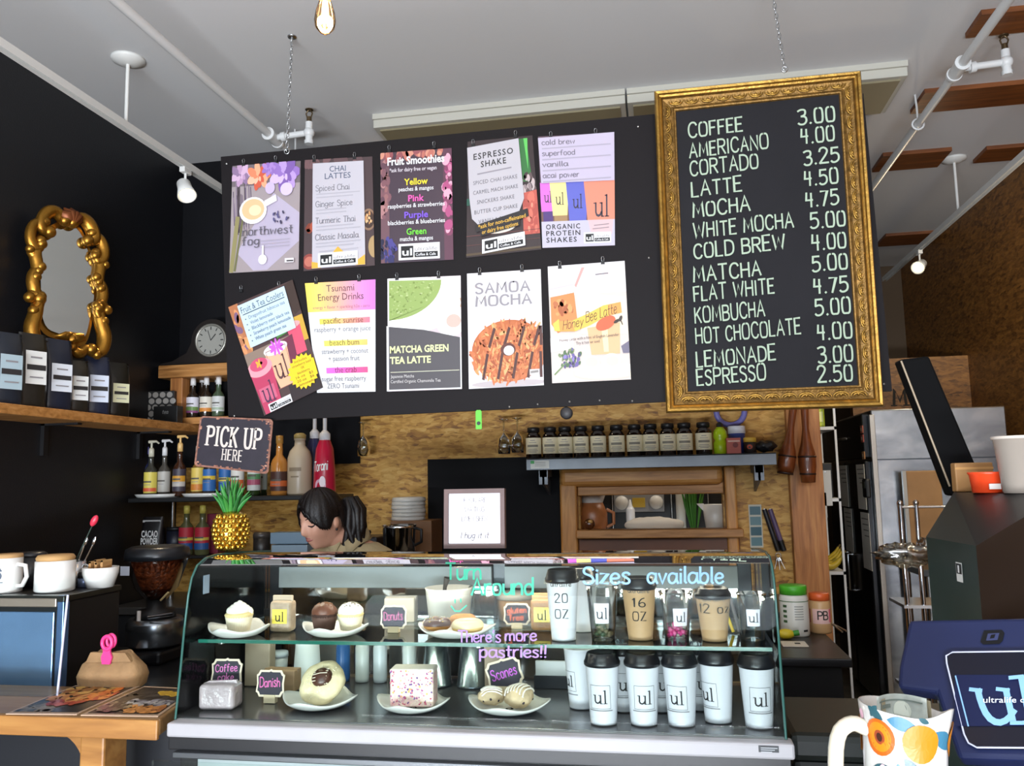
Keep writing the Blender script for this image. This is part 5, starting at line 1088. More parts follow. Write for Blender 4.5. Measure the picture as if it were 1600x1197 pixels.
# lower tier
r = thing('powder_pouch', 'black pouch with white lettering under the rack, left of the dark tub', 'pouch', (W(229, 850, YR - .1).x, YR - .04, zr2 + .0015))
m = MB(); h = .21; rings = [[Vector((w_ * cx0, d * cy0, t * h)) for cx0, cy0 in ((-1, -.6), (-.7, -1), (.7, -1), (1, -.6), (1, .6), (.7, 1), (-.7, 1), (-1, .6))] for t, w_, d in ((0, .06, .035), (.5, .064, .032), (.85, .062, .014), (1, .062, .003))]; m.loft(rings, mat('#1c1a1c', .4)); m.build('pouch', r)
m = MB(); A = Art(m, plane_map((0, -.0345, 0), (1, 0, 0), (0, .0, -1))); A.type('CACAO', 0, -.1, .05, WHITE, width=.1, bold=.03); A.type('POWDER', 0, -.06, .05, WHITE, width=.105, bold=.03); A.line([(0, -.05), (0, -.01)], .008, WHITE); A.rect(-.05, -.045, .05, -.005, mat('#5a4a3c', .5), h=.5)
m.build('front_print', r); m = MB(); m.box(-.06, .05, -.012, .008, h - .03, h - .018, mat('#c8c8c8', .3)); m.build('zip_band', r)
r = thing('dark_tub', 'dark blue tub under the rack between the pouch and red labelled syrups', 'tub', (W(274, 850, YR).x, YR, zr2 + .0015))
m = MB(); m.lathe([(0, 0), (.048, 0), (.048, .13), (0, .13)], mat('#161a2a', .4)); m.build('body', r); m = MB(); m.lathe([(0, .15), (.046, .15), (.05, .145), (.05, .13), (0, .13)], BLACK); m.build('lid', r)
for px, lab in ((291, 'left of the pair'), (316, 'right of the pair')):
    bottle('red yellow and blue labelled syrup bottle under the rack, ' + lab, (W(px, 850, YR - .04).x, YR - .04, zr2 + .0015), .25, .04, '#5a5a3a', '#b8283a', 'cap', '#d0c05a', stripes=((.32, .38, '#d8c04c'), (.12, .26, '#24508c')), lz=(.12, .6), group='red labelled syrups')
r = thing('red_carton', 'dark red carton under the rack, right of the red labelled syrups', 'box', (W(337, 850, YR + .05).x, YR + .05, zr2 + .0015)); m = MB(); m.box(-.035, .035, -.04, .04, 0, .22, mat('#7a2438', .5)); m.build('carton', r, bevel=.003)
# boxes and pot behind the barista, on a raised ledge
zl_ = W(560, 868, 4.1).z - .02; r = thing('raised_ledge', 'dark raised ledge on the back counter carrying the steel pot and boxes', 'ledge', (W(590, 860, 4.1).x, 4.3, zw))
m = MB(); e0, e1, e2 = W(380, 860, 4.1).x - r.location.x, W(536, 860, 4.1).x - r.location.x, W(670, 860, 4.1).x - r.location.x; m.box(e1, e2, -.235, .3, 0, zl_ - zw, WCAB); m.build('main_body', r, bevel=.003)
m = MB(); m.box(e0, e1, -.235, -.135, 0, zl_ - zw, WCAB); m.build('narrow_arm', r, bevel=.003)
zw0 = zw; zw = zl_
r = thing('blue_box', 'pale blue grey box on the back counter left of the barista', 'box', (W(455, 850, 4.1).x, 4.115, zw)); hb = W(455, 832, 4.08).z - zw
m = MB(); m.box(-.1, .1, -.04, .045, 0, hb * .55, mat('#8496a4', .5)); m.build('carton', r, bevel=.004); m = MB(); m.box(-.104, .104, -.045, .05, hb * .58, hb, mat('#6c8294', .5)); m.build('lid', r, bevel=.004)
r = thing('black_tin', 'black tin on the back counter left of the blue grey box', 'tin', (W(407, 850, 4.1).x, 4.117, zw)); hb = W(407, 838, 4.1).z - zw
m = MB(); m.lathe([(0, 0), (.045, 0), (.045, hb), (0, hb)], mat('#24201e', .4)); m.build('body', r); m = MB(); m.lathe([(0, hb + .02), (.04, hb + .02), (.047, hb + .01), (.047, hb - .01), (0, hb - .01)], mat('#3a3430', .4)); m.build('lid', r)
r = thing('wooden_box', 'brown wooden box on the back counter behind the steel pot', 'box', (W(632, 850, 4.3).x, 4.32, zw)); hb = W(632, 814, 4.3).z - zw
m = MB(); x0, x1 = W(600, 830, 4.2).x - r.location.x, W(666, 830, 4.2).x - r.location.x; m.box(x0, x1, -.02, .2, 0, hb, mat('#7a5434', .5, vary=.3, vscale=5)); m.build('carton', r, bevel=.004)
r = thing('cup_stack', 'stack of clear ribbed plastic lids on the wooden box', 'stack of lids', (W(638, 812, 4.41).x, 4.41, zw + hb))
for k in range(6):
    m = MB(); m.lathe([(.03, .006), (.075, .002), (.09, .0), (.092, .006), (.088, .022), (.06, .026), (0, .026)], mat('#c4c2bc', .3), (.002 * (k % 3), 0, .02 * k), n=36, flute=.02, nf=18); m.build('lid', r)
r = thing('steel_pot', 'round polished steel pot on the back counter right of the barista', 'pot', (W(624, 850, 4.12).x, 4.12, zw)); hb = W(624, 820, 4.12).z - zw
m = MB(); m.lathe([(0, 0), (.07, 0), (.08, .01), (.085, hb - .015), (.09, hb), (.083, hb), (.075, .012), (0, .012)], CHROME); m.build('body', r)
m = MB(); m.tube([(.085, 0, hb * .9), (.12, -.01, hb * .85), (.12, -.01, hb * .5), (.083, 0, hb * .4)], .008, BLACK); m.build('handle', r)
r = thing('dark_appliance', 'low dark machine on the back counter between the barista and steel pot', 'appliance', (W(576, 850, 4.25).x, 4.25, zw)); hb = W(580, 838, 4.2).z - zw
m = MB(); m.box(-.08, .08, -.1, .12, 0, hb, mat('#15151a', .35)); m.build('body', r, bevel=.01); m = MB(); m.lathe([(0, .03), (.012, .028), (.014, .015), (.006, 0), (0, 0)], BLACK, (0, 0, hb)); m.build('knob', r)
# ---- gilded mirror on the left wall
GOLDM = mat('#a9782c', .3, .85, vary=.3, vscale=14, bump=.12, bscale=60, name='gilded_plaster')
pm = [WX(10, 440, XL + .03), WX(132, 448, XL + .03)]; yc = (pm[0].y + pm[1].y) / 2; hwM = (pm[1].y - pm[0].y) / 2; zt_, zb_ = WX(70, 322, XL + .03).z, WX(70, 565, XL + .03).z; zc = (zt_ + zb_) / 2; hh = (zt_ - zb_) / 2
r = thing('gilded_mirror', 'ornate gilded scroll frame mirror on the black left wall', 'mirror', (XL + .125, yc, zc)); r.rotation_euler = (0, -.1, -.42); hwM *= .72
def mir(y, z, d=0): return Vector((.02 + d, y * hwM, z * hh))
m = MB(); N = 48; ring = []
for k in range(N):
    t = 2 * PI * k / N; s = 1 + .05 * math.sin(5 * t + 1); ring.append((.7 * s * math.copysign(abs(math.cos(t)) ** .75, math.cos(t)), .74 * s * math.copysign(abs(math.sin(t)) ** .75, math.sin(t))))
m.add([mir(y, z, -.002) for y, z in ring], [tuple(range(N))], mat('#dfe2de', .015, 1.0)); m.add([mir(y * 1.15, z * 1.1, -.012) for y, z in ring], [tuple(range(N))], GOLDM); m.build('looking_glass', r)
m = MB()
def scroll(pts, rad, turn=0):
    P = [mir(a, b, .012) for a, b in pts]; q = [P[0]]
    for _ in range(2):
        n = [P[0]]
        for a, b in zip(P, P[1:]): n += [a * .75 + b * .25, a * .25 + b * .75]
        P = n + [P[-1]]
    L = len(P); m.tube(P, [rad * .86 * (.35 + .65 * math.sin(PI * (.08 + .84 * i / (L - 1))) ** .7) for i in range(L)], GOLDM, n=10, flat=.8)
    for e in (P[0], P[-1]): m.ell(e + Vector((.008, 0, 0)), rad * .72, GOLDM, n=10, k=8)
for sgn in (-1, 1):
    k_ = 1.0 if sgn < 0 else 1.0
    scroll([(sgn * .1, .8), (sgn * .35, .92), (sgn * .62, .82), (sgn * .72, .62), (sgn * .5, .6)], .042)
    scroll([(sgn * .62, .72), (sgn * .9, .66), (sgn * .98, .45), (sgn * .8, .32), (sgn * .7, .42)], .036)
    scroll([(sgn * .72, .46), (sgn * .86, .3), (sgn * .78, .12), (sgn * .84, -.02)], .034)
    scroll([(sgn * .98, .32), (sgn * .8, .22), (sgn * .78, .06)], .03)
    scroll([(sgn * .72, .12), (sgn * .92, .0), (sgn * .88, -.2), (sgn * .72, -.26)], .034)
    scroll([(sgn * 1.0, -.3), (sgn * .8, -.2), (sgn * .72, -.36), (sgn * .9, -.46)], .036)
    scroll([(sgn * .76, -.3), (sgn * .84, -.5), (sgn * .96, -.68), (sgn * .82, -.9), (sgn * .55, -.86)], .042)
    scroll([(sgn * .7, -.92), (sgn * .45, -.84), (sgn * .25, -.95), (sgn * .05, -.86)], .034)
m.build('scroll_frame', r)
m = MB()
for k in range(5): a_ = -.9 + .45 * k; m.tube([mir(.05 + .0 * k, .78, .03), mir(.05 + .22 * math.sin(a_), .78 + .12 * math.cos(a_), .045), mir(.05 + .4 * math.sin(a_), .8 + .24 * math.cos(a_) * .8, .02)], [.02, .03, .004], mat('#7a4220', .4, .5), n=8, flat=.5)
m.build('crest_leaves', r)
m = MB()
for k in range(6): a_ = -1.2 + .48 * k; m.tube([mir(0, -.72, .03), mir(.22 * math.sin(a_), -.74 - .03 * math.cos(a_), .045), mir(.42 * math.sin(a_), -.86 + .12 * abs(math.sin(a_)), .02)], [.02, .028, .005], GOLDM, n=8, flat=.5)
m.build('base_leaves', r)
# ================================================================== the curved glass display case and what it holds
CX0, CX1 = -1.262, .257
PROF = [(2.03, .953), (2.046, 1.06), (2.06, 1.17), (2.076, 1.26), (2.09, 1.303), (2.115, 1.334), (2.155, 1.350), (2.21, 1.355), (2.35, 1.350), (2.55, 1.335)]
def yg(z):
    for (y0, z0), (y1, z1) in zip(PROF, PROF[1:]):
        if z0 <= z <= z1: return y0 + (y1 - y0) * (z - z0) / (z1 - z0)
    return PROF[0][0]
ZD = .955; ZSH = 1.139
case = thing('display_case', 'curved glass pastry case on a black base, white sill along its front', 'display case', ((CX0 + CX1) / 2, 2.37, 0)); co_ = case.location.copy()
def cb(name, x0, x1, y0, y1, z0, z1, mt, bevel=.002):
    m = MB(); m.box(x0 - co_.x, x1 - co_.x, y0 - co_.y, y1 - co_.y, z0, z1, mt); return m.build(name, case, bevel=bevel)
SILL = mat('#a3a1a4', .45, vary=.05); DECK = mat('#77767a', .22, .75, vary=.15, vscale=6); CB = mat('#121215', .35); FRM = mat('#23262c', .3, .4)
cb('sill', CX0 - .004, CX1 + .012, 1.998, 2.05, .918, .953, SILL, .006); cb('deck', CX0, CX1, 2.05, 2.55, .93, ZD - .001, DECK)
cb('base_band', CX0 - .004, CX1 + .004, 2.01, 2.55, .885, .93, CB)
cb('lower_cabinet', CX0, CX1, 2.06, 2.55, .08, .885, CB); cb('kick_plate', CX0 + .03, CX1 - .03, 2.12, 2.53, 0, .08, BLACK)
cb('inner_panel', CX0 + .06, CX1 - .16, 2.04, 2.06, .2, .86, mat('#a3acae', .35, .3, vary=.25, vscale=3))
cb('trim_rail', CX0 + .02, CX1 - .1, 1.99, 2.012, .871, .885, mat('#6a6d70', .3, .8))
m = MB(); m.box(CX0 - .02 - co_.x, CX1 - .08 - co_.x, 1.965 - co_.y, 1.973 - co_.y, .15, .871, GLASS); m.build('lower_glass', case)
PLB = mat('#1e2226', .4); m = MB(); a = W(1185, 1165, 1.997); b = W(1217, 1176, 1.997); m.box(a.x - co_.x, b.x - co_.x, -.3745, -.3715, b.z, a.z, PLB); A = Art(m, plane_map((a.x - co_.x, -.3748, a.z), (1, 0, 0), (0, 0, -1))); [A.line([(.005, .004 + .004 * k), (.04 - .006 * k, .004 + .004 * k)], .0018, mat('#a8acb0', .4)) for k in range(3)]; m.build('maker_plate', case)
# curved front + top glass, end panes
sub = []
for (a, b) in zip(PROF, PROF[1:]):
    for k in range(4): sub.append((a[0] + (b[0] - a[0]) * k / 4, a[1] + (b[1] - a[1]) * k / 4))
sub.append(PROF[-1])
m = MB(); inn = [(y + (.004 if z < 1.33 else .001), z - (.0 if z < 1.3 else .004)) for y, z in sub]
rows_ = [[Vector((x - co_.x, y - co_.y, z)) for y, z in sub + inn[::-1]] for x in (CX0 + .006, CX1 - .006)]
m.loft(rows_, GLASS, caps=False); m.build('front_glass', case)
for x in (CX0, CX1 - .005):
    m = MB(); out = [(y - co_.y, z) for y, z in sub] + [(2.55 - co_.y, .953)]
    n = len(out); vs = [(xx - co_.x, y, z) for xx in (x, x + .005) for y, z in out]
    m.add(vs, [tuple(range(n)), tuple(range(2 * n - 1, n - 1, -1))] + [(i, n + i, n + (i + 1) % n, (i + 1) % n) for i in range(n)], GLASS)
    pane = m.build('end_glass', case)
    m = MB(); m.tube([(x + .0025 - co_.x, y - co_.y - .002, z + .001) for y, z in sub], .0032, mat('#2f5a52', .15, coat=.5), n=6); m.build('polished_edge', pane)
cb('top_frame', CX0 + .01, CX1 - .01, 2.44, 2.56, 1.3225, 1.3315, FRM); cb('light_bar', CX0 + .03, CX1 - .03, 2.25, 2.29, 1.335, 1.352, mat('#3a3e40', .3, .6))
for x in (CX0 + .01, -.52, CX1 - .05): cb('back_post', x, x + .04, 2.53, 2.55, .955, 1.324, FRM)
cb('back_rail', CX0 + .05, -.52, 2.51, 2.53, 1.225, 1.29, mat('#7f888e', .6)); cb('back_rail', -.48, CX1 - .05, 2.51, 2.53, 1.225, 1.29, mat('#7f888e', .6))
DOORG = glass_mat('door_glass', '#b8aa94', .05, 1.5, .34)
for (x0, x1, y) in ((CX0 + .05, -.48, 2.535), (-.54, CX1 - .05, 2.542)):
    m = MB(); m.box(x0 - co_.x, x1 - co_.x, y - co_.y, y + .004 - co_.y, .96, 1.225, DOORG); d_ = m.build('sliding_door', case)
    m = MB(); m.box(x0 + .05 - co_.x, x0 + .07 - co_.x, y - .01 - co_.y, y - co_.y, 1.02, 1.12, STEEL); m.build('pull_handle', d_)
lamp('case_fill', 'AREA', (-.5, 2.28, 1.333), 3.2, (1, .9, .74), (-.5, 2.33, .9), shape='RECTANGLE', size=1.4, size_y=.03)  # lamp added to brighten the inside of the case
# glass shelf with green edge on brackets
m = MB(); m.box(CX0 + .012 - co_.x, CX1 - .012 - co_.x, 2.115 - co_.y, 2.49 - co_.y, ZSH - .007, ZSH, glass_mat('shelf_glass', '#eef6f2', .01, 1.3)); sh_ = m.build('shelf', case)
m = MB(); m.box(CX0 + .012 - co_.x, CX1 - .012 - co_.x, 2.112 - co_.y, 2.116 - co_.y, ZSH - .0085, ZSH + .0005, mat('#0d5a4a', .12, coat=.6)); m.build('green_edge', sh_)
for x in (CX0 + .02, -.5, CX1 - .05): cb('shelf_bracket', x, x + .012, 2.2, 2.52, ZSH - .03, ZSH - .008, STEEL)
# window-marker writing on the front glass
def gmap(px0, py0, sc):
    def mp(u, v, h):
        px, py = px0 + u * sc, py0 + v * sc; Y = 2.07
        for _ in range(6): p = W(px, py, Y); Y = yg(max(.954, min(p.z, 1.35)))
        return W(px, py, Y - .0015 - .0002 * h) - co_
    return mp
for col, words in (('#3fae8e', (('Turn', 697, 905, 24, 54), ('Around', 737, 929, 26, 96), )), ('#8cb8e8', (('Sizes', 912, 912, 25, 72), ('available', 1012, 911, 25, 118))), ('#9a78c0', (("There's", 716, 1003, 17, 66), ('more', 790, 1001, 17, 48), ('pastries!!', 750, 1027, 18, 104)))):
    for (t, px, py, hh_, wd_) in words:
        m = MB(); A = Art(m, gmap(px, py, 1.0)); A.pen(t, 0, 0, hh_, mat(col, .6), 'l', w=.13, width=wd_, gap=.14, jit=.05); m.build('marker_writing', case)
m = MB(); A = Art(m, gmap(705, 955, 1)); A.line([(0, -8), (6, 0), (14, 0), (24, -9)], 2.2, mat('#3fae8e', .6)); A.line([(6, -18), (6, -13)], 2.2, mat('#3fae8e', .6)); A.line([(15, -19), (15, -14)], 2.2, mat('#3fae8e', .6)); m.build('marker_smile', case)
m = MB(); a, b = WX(339, 887, CX0 + .0), WX(352, 914, CX0); m.box(CX0 - co_.x + .006, CX0 - co_.x + .0075, 2.14 - co_.y, 2.17 - co_.y, 1.255, 1.305, mat('#8a9cb4', .5)); m.build('price_sticker', case)

# ---- plates
def plate(lab, px, py, z, s, rz, sy=1.0):
    p = WZ(px, py, z); r = thing('plate', lab, 'plate', p, rz=rz, group='square white plates in the case')
    m = MB(); N, K = 40, 10; vs = []; fs = []
    def pt(k, i, dz):
        t = 2 * PI * i / N; e = (abs(math.cos(t)) ** 4 + abs(math.sin(t)) ** 4) ** -.25
        q = k / K; R = s * .5 * e * q; z_ = .004 + .030 * (max(0, R / (s * .5) - .55) / .64) ** 1.8
        return Vector((R * math.cos(t), R * math.sin(t) * sy, z_ + dz))
    for dz in (0, -.004):
        for k in range(1, K + 1):
            for i in range(N): vs.append(pt(k, i, dz))
    top0 = len(vs); vs += [Vector((0, 0, .004)), Vector((0, 0, 0))]
    for k in range(K - 1):
        for i in range(N):
            j = (i + 1) % N; fs.append((k * N + i, k * N + j, (k + 1) * N + j, (k + 1) * N + i)); o = K * N; fs.append((o + k * N + i, o + (k + 1) * N + i, o + (k + 1) * N + j, o + k * N + j))
    for i in range(N):
        j = (i + 1) % N; fs += [(top0, i, j)[::-1] if False else (top0, i, j), (top0 + 1, K * N + j, K * N + i), ((K - 1) * N + i, (K - 1) * N + j, K * N + (K - 1) * N + j, K * N + (K - 1) * N + i)]
    m.add(vs, fs, CERAMIC, True); m.build('dish', r)
    m = MB(); m.lathe([(s * .22, .002), (s * .25, .0025), (s * .25, .0006), (s * .22, .0004)], CERAMIC, closed=True); m.build('foot_ring', r)
    return p
zp = ZSH + .001
q1 = plate('white plate under the cream topped cupcake, left end of the glass shelf', 373, 993, zp, .15, .75); q2 = plate('white plate under the chocolate and vanilla cupcakes on the glass shelf', 524, 992, zp, .16, .72); q3 = plate('white plate under the donuts on the glass shelf', 714, 993, zp, .18, .74)
zq = ZD + .001
q4 = plate('white plate under the danish on the case floor', 500, 1103, zq, .18, .7); q5 = plate('white plate under the pink cake slice on the case floor', 646, 1108, zq, .17, .7); q6 = plate('white plate under the scones on the case floor', 796, 1110, zq, .185, .72)
# ---- baked goods
def cupcake(lab, p, R, wrap, cake, frost, swirl=True, sprinkle=None, tall=1.0):
    r = thing('cupcake', lab, 'cupcake', p, group='cupcakes on the glass shelf')
    m = MB(); m.lathe([(0, 0), (R * .78, 0), (R, R * 1.1)], mat(wrap, .6), n=64, flute=.03, nf=32); m.build('paper_case', r)
    m = MB(); m.lathe([(0, R * 1.0), (R * .97, R * 1.02), (R * 1.08, R * 1.2), (R * .95, R * 1.35), (0, R * 1.45)], mat(cake, .8, bump=.4, bscale=120)); m.build('cake', r)
    m = MB(); FM = mat(frost, .45, bump=.15, bscale=60)
    if swirl:
        n = 90; P = []; Q = []
        for i in range(n):
            t = i / (n - 1); a = t * 3.3 * 2 * PI; rr_ = R * .72 * (1 - t) ** .75; P.append((rr_ * math.cos(a), rr_ * math.sin(a), R * (1.35 + .75 * t * tall))); Q.append(R * (.36 - .2 * t))
        m.tube(P, Q, FM, n=10)
    else: m.ell((0, 0, R * 1.4), (R * 1.02, R * 1.02, R * .72 * tall), FM, n=28, k=16, f=lambda x, y, z: 1 + .04 * math.sin(9 * x + 2) * math.cos(8 * y))
    f_ = m.build('frosting', r)
    if sprinkle:
        m = MB(); rk_ = random.Random(2)
        for k in range(46):
            t, a = rk_.uniform(0, .9), rk_.uniform(0, 2 * PI); s_ = math.sin(t); c_ = Vector((R * 1.0 * s_ * math.cos(a), R * s_ * math.sin(a), R * (1.42 + .72 * tall * math.cos(t)))); m.ell(c_, R * .055, mat(sprinkle, .4), n=6, k=4)
        g_ = m.build('sprinkles', f_)
    return r
up = lambda q, dx, dy=0: (q.x + dx, q.y + dy, q.z + .0135)
cupcake('vanilla cupcake with swirled cream, alone on its plate', up(q1, .0), .036, '#e8dcc4', '#e0c890', '#f4efe4')
cupcake('chocolate cupcake with crumbly brown frosting, left on the shared plate', up(q2, -.032), .034, '#5a4038', '#3a2018', '#6a4030', swirl=False, sprinkle='#8a5a3c'); cupcake('vanilla cupcake with smooth white frosting, right on the shared plate', up(q2, .040, .01), .034, '#efe4c8', '#e6d098', '#f6f2e8', swirl=False, sprinkle='#8a8070')
def donut(lab, p, R, body, ice=None, spr=None, tilt=0):
    r = thing('donut', lab, 'donut', p, group='donuts on the shelf plate'); r.rotation_euler = (tilt, 0, .4)
    m = MB(); N = 32
    def ringp(rad, z): return [(rad * math.cos(2 * PI * k / N), rad * math.sin(2 * PI * k / N), z) for k in range(N)]
    m.tube(ringp(R * .62, R * .36), R * .37, mat(body, .7, bump=.2, bscale=80), n=14, closed=True); m.build('dough', r)
    if ice:
        m = MB(); prof = [(R * .62 + R * .385 * math.cos(t), R * .36 + R * .385 * math.sin(t)) for t in [-.1 + (PI + .2) * k / 12 for k in range(13)]]; m.lathe(prof, mat(ice, .3), n=36); g_ = m.build('icing', r)
        if spr:
            m = MB(); rk_ = random.Random(4)
            for k in range(60): a, t = rk_.uniform(0, 2 * PI), rk_.uniform(.3, 2.8); rad = R * .62 + R * .4 * math.cos(t); m.ell((rad * math.cos(a), rad * math.sin(a), R * .36 + R * .4 * math.sin(t)), R * .045, mat(rk_.choice(spr), .4), n=6, k=4)
            m.build('sprinkles', g_)
donut('donut with chocolate icing and coloured sprinkles, left on its plate', up(q3, -.051, -.014)[:2] + (q3.z + .018,), .038, '#a87840', '#4a2a1e', ['#e8d8c8', '#d8a0a8', '#e8c868', '#f4f0ea']); donut('pale glazed donut in front, right on the donut plate', up(q3, .034, -.02), .043, '#d8b878', '#e8d8b0')
donut('plain brown donut at the back of the donut plate', up(q3, .004, .052)[:2] + (q3.z + .018,), .038, '#b07a42')
# danish
r = thing('danish', 'round pale danish with chocolate ball in its dimple, on a white plate', 'pastry', (q4.x, q4.y + .015, q4.z + .057)); r.rotation_euler = (.75, .0, 0)
m = MB(); DG = mat('#e8d8b0', .6, vary=.18, vscale=40, bump=.3, bscale=50)
m.ell((0, 0, 0), (.062, .066, .032), DG, n=36, k=22, f=lambda x, y, z: 1 + .025 * math.sin(5 * math.atan2(y, x) + 1) + .012 * math.sin(11 * math.atan2(y, x)) - (.42 * math.exp(-((x * x + y * y) / .16)) if z > 0 else 0)); m.build('dough', r)
m = MB(); m.ell((.006, 0, .022), (.029, .029, .021), mat('#4a2a20', .35), n=20, k=12); cbll = m.build('chocolate_ball', r)
m = MB()
for k in range(5): y = -.016 + .008 * k; m.tube([(-.014, y - .004, .0405 - abs(y) * .35), (.006, y, .0445 - abs(y) * .5), (.024, y + .004, .0405 - abs(y) * .35)], .0011, mat('#e8dcc8', .5), n=5)
m.build('icing_drizzle', cbll)
m = MB(); rk_ = random.Random(9)
for k in range(70):
    a, t = rk_.uniform(0, 2 * PI), rk_.uniform(.5, 1.3); m.ell((.058 * math.sin(t) * math.cos(a), .062 * math.sin(t) * math.sin(a), .030 * math.cos(t) + .002), rk_.uniform(.001, .002), mat('#f4ecd4', .6), n=5, k=4)
m.build('sugar_crumbs', r)
# pink cake slice
r = thing('cake_slice', 'square slice of pale pink cake with coloured crumbs, on a white plate', 'cake', (q5.x, q5.y + .005, q5.z + .011), rz=.08)
CK = ramp_mat('pink_cake', [(.3, '#eab4b4'), (.45, '#efc8c4'), (.55, '#efdccb'), (.7, '#e0a0b4')], 1, scale=60, bump=.5, rough=.8)
m = MB(); m.box(-.058, .058, -.03, .035, 0, .088, CK); m.build('crumb', r, bevel=.006, seg=3)
m = MB(); m.box(-.059, .059, -.031, .036, .083, .096, mat('#ece0d8', .6, bump=.4, bscale=60)); m.build('top_icing', r, bevel=.005, seg=3)
m = MB()
for k in range(170):
    x, z = rk_.uniform(-.056, .056), rk_.uniform(.006, .092); s_ = rk_.uniform(.0012, .003); m.ell((x, -.031 - (.001 if z > .083 else 0), z), (s_, s_ * .6, s_), mat(rk_.choice(['#b05a9a', '#d87890', '#e8e0d8', '#7a5a9a', '#e8c070', '#f0d8d8', '#c84a70']), .6), n=6, k=4)
m.build('sprinkles', r)
# scones
for k, (dx, dy, s_, lab) in enumerate(((-.05, .012, .8, 'smaller round scone, left of two on the plate'), (.027, -.004, 1.0, 'larger scone with white drizzle and dark berries, right of two'))):
    r = thing('scone', lab, 'scone', (q6.x + dx, q6.y + dy, q6.z + .011), rz=.3 + k, group='scones on the plate')
    m = MB(); m.ell((0, 0, .026 * s_), (.046 * s_, .036 * s_, .028 * s_), mat('#cdb592', .7, vary=.25, vscale=30, bump=.5, bscale=45), n=32, k=18, f=lambda x, y, z: 1 + .07 * math.sin(7 * x + 3 * k) * math.cos(6 * y + z * 4)); m.build('crumb', r)
    m = MB()
    for j in range(7):
        y = -.026 * s_ + .0085 * s_ * j; P = []
        for i in range(7):
            x = (-.034 + .0113 * i) * s_; q_ = max(.05, 1 - (x / (.046 * s_)) ** 2 - (y / (.036 * s_)) ** 2); P.append((x, y + .003 * math.sin(i), .027 * s_ + .029 * s_ * math.sqrt(q_)))
        m.tube(P, .0024 * s_, mat('#ece4dc', .35), n=6)
    m.build('icing_drizzle', r)
    m = MB()
    for j in range(4): a = 4.0 + .6 * j; m.ell((.041 * s_ * math.cos(a), .032 * s_ * math.sin(a), (.018 + .006 * (j % 2)) * s_), .004, mat('#2a1a2c', .4), n=8, k=6)
    m.build('berries', r)
# wrapped coffee cake, packs behind
WRAP = mat('#b4a4a8', .18, vary=.25, vscale=25, bump=.5, bscale=40, coat=.6)
p = WZ(344, 1106, zq); r = thing('wrapped_cake', 'block of coffee cake wrapped in crinkled clear film, left end of the case', 'cake', p, rz=.06)
m = MB(); m.box(-.05, .05, -.03, .035, 0, .066, WRAP); m.build('block', r, bevel=.012, seg=4); m = MB(); m.prism([(-.048, .064), (.05, .064), (.046, .074), (-.03, .071)], WRAP, -.004, .004); m.build('film_seam', r)
def case_box(name, lab, cat, px, py, z, w, d, h, col, rz=0):
    p = WZ(px, py, z); p = p if p.y < 2.43 else Vector((W(px, py, 2.43).x, 2.43, z)); r = thing(name, lab, cat, p, rz=rz); m = MB(); m.box(-w / 2, w / 2, -d / 2, d / 2, 0, h, mat(col, .6)); m.build('carton', r, bevel=.003)
    m = MB(); m.box(-w / 2 - .001, w / 2 + .001, -d * .1, d * .1, h - .01, h + .001, mat(col, .4, vary=.1)); m.build('tape_strip', r); return r
case_box('paper_bag', 'beige paper bag standing behind the coffee cake sign', 'bag', 406, 1070, zq, .08, .04, .125, '#b0a08c')
case_box('small_carton', 'tan carton behind the danish sign', 'box', 440, 1078, zq, .1, .05, .06, '#a88868'); case_box('white_carton', 'grey white carton behind the donuts sign on the glass shelf', 'box', 627, 962, zp, .09, .06, .07, '#b8b0a4', .1)
case_box('glazed_carton', 'beige box behind the scones sign, leaning at the back', 'box', 774, 1074, zq, .06, .05, .12, '#a89480', .2)
p = WZ(434, 1062, zq); r = thing('lidded_tub', 'small white lidded tub behind the danish sign', 'tub', p); m = MB(); m.lathe([(0, 0), (.026, 0), (.03, .07), (0, .07)], mat('#c4c8cc', .4)); m.build('body', r); m = MB(); m.lathe([(0, .085), (.03, .084), (.032, .07), (0, .07)], mat('#c9d4e0', .4)); m.build('lid', r)
# chalk tags
def tagsign(lab, px, py, z, w, h, lines, col, rz=0, roll=0, zoff=.008, back=None):
    p = WZ(px, py, z)
    if back: p = W(px, py, back); zoff = p.z - z - h / 2; p.z = z
    r = thing('price_tag', lab, 'sign', (p.x, p.y, p.z), rz=rz, group='chalk tags in the case')
    pts = []; base = [(-.5, -.32), (-.44, -.36), (-.38, -.5), (-.06, -.5), (0, -.54), (.06, -.5), (.38, -.5), (.44, -.36), (.5, -.32), (.47, 0), (.5, .32), (.44, .36), (.38, .5), (.06, .5), (0, .54), (-.06, .5), (-.38, .5), (-.44, .36), (-.5, .32), (-.47, 0)]
    M = Matrix.Translation((0, 0, zoff + h / 2)) @ Matrix.Rotation(roll, 4, 'Y') @ Matrix.Rotation(-.12, 4, 'X')
    m = MB(); m.prism([(a * w, b * h) for a, b in base], mat('#dccbb4', .6), 0, .003, M=M); m.build('scalloped_edge', r)
    m = MB(); m.prism([(a * w * .88, b * h * .84) for a, b in base], mat('#241e2c', .6), -.0012, 0, M=M)
    for k, t in enumerate(lines):
        fm = lambda u, v, hh2: M @ Vector((u, -.0014 - .0003 * hh2, -v)); A = Art(m, fm); n = len(lines)
        A.pen(t, 0, h * (.12 + (k - (n - 1) / 2) * .34), h * (.34 if n == 1 else .26), mat(col, .7), 'c', w=.13, width=w * .7 * min(1, len(t) / 5.5), gap=.18, jit=.06, rot=-.05)
    m.build('slate_face', r)
    m = MB(); m.box(-w * .2, w * .2, -.006, .012, 0, zoff + .006, mat('#cdbb9c', .7)); m.build('stand', r)
tagsign('chalk tag reading coffee cake in pink, above the wrapped block', 354, 1051, zq, .09, .072, ('Coffee', 'cake'), '#d070b0', rz=.05, back=2.19)
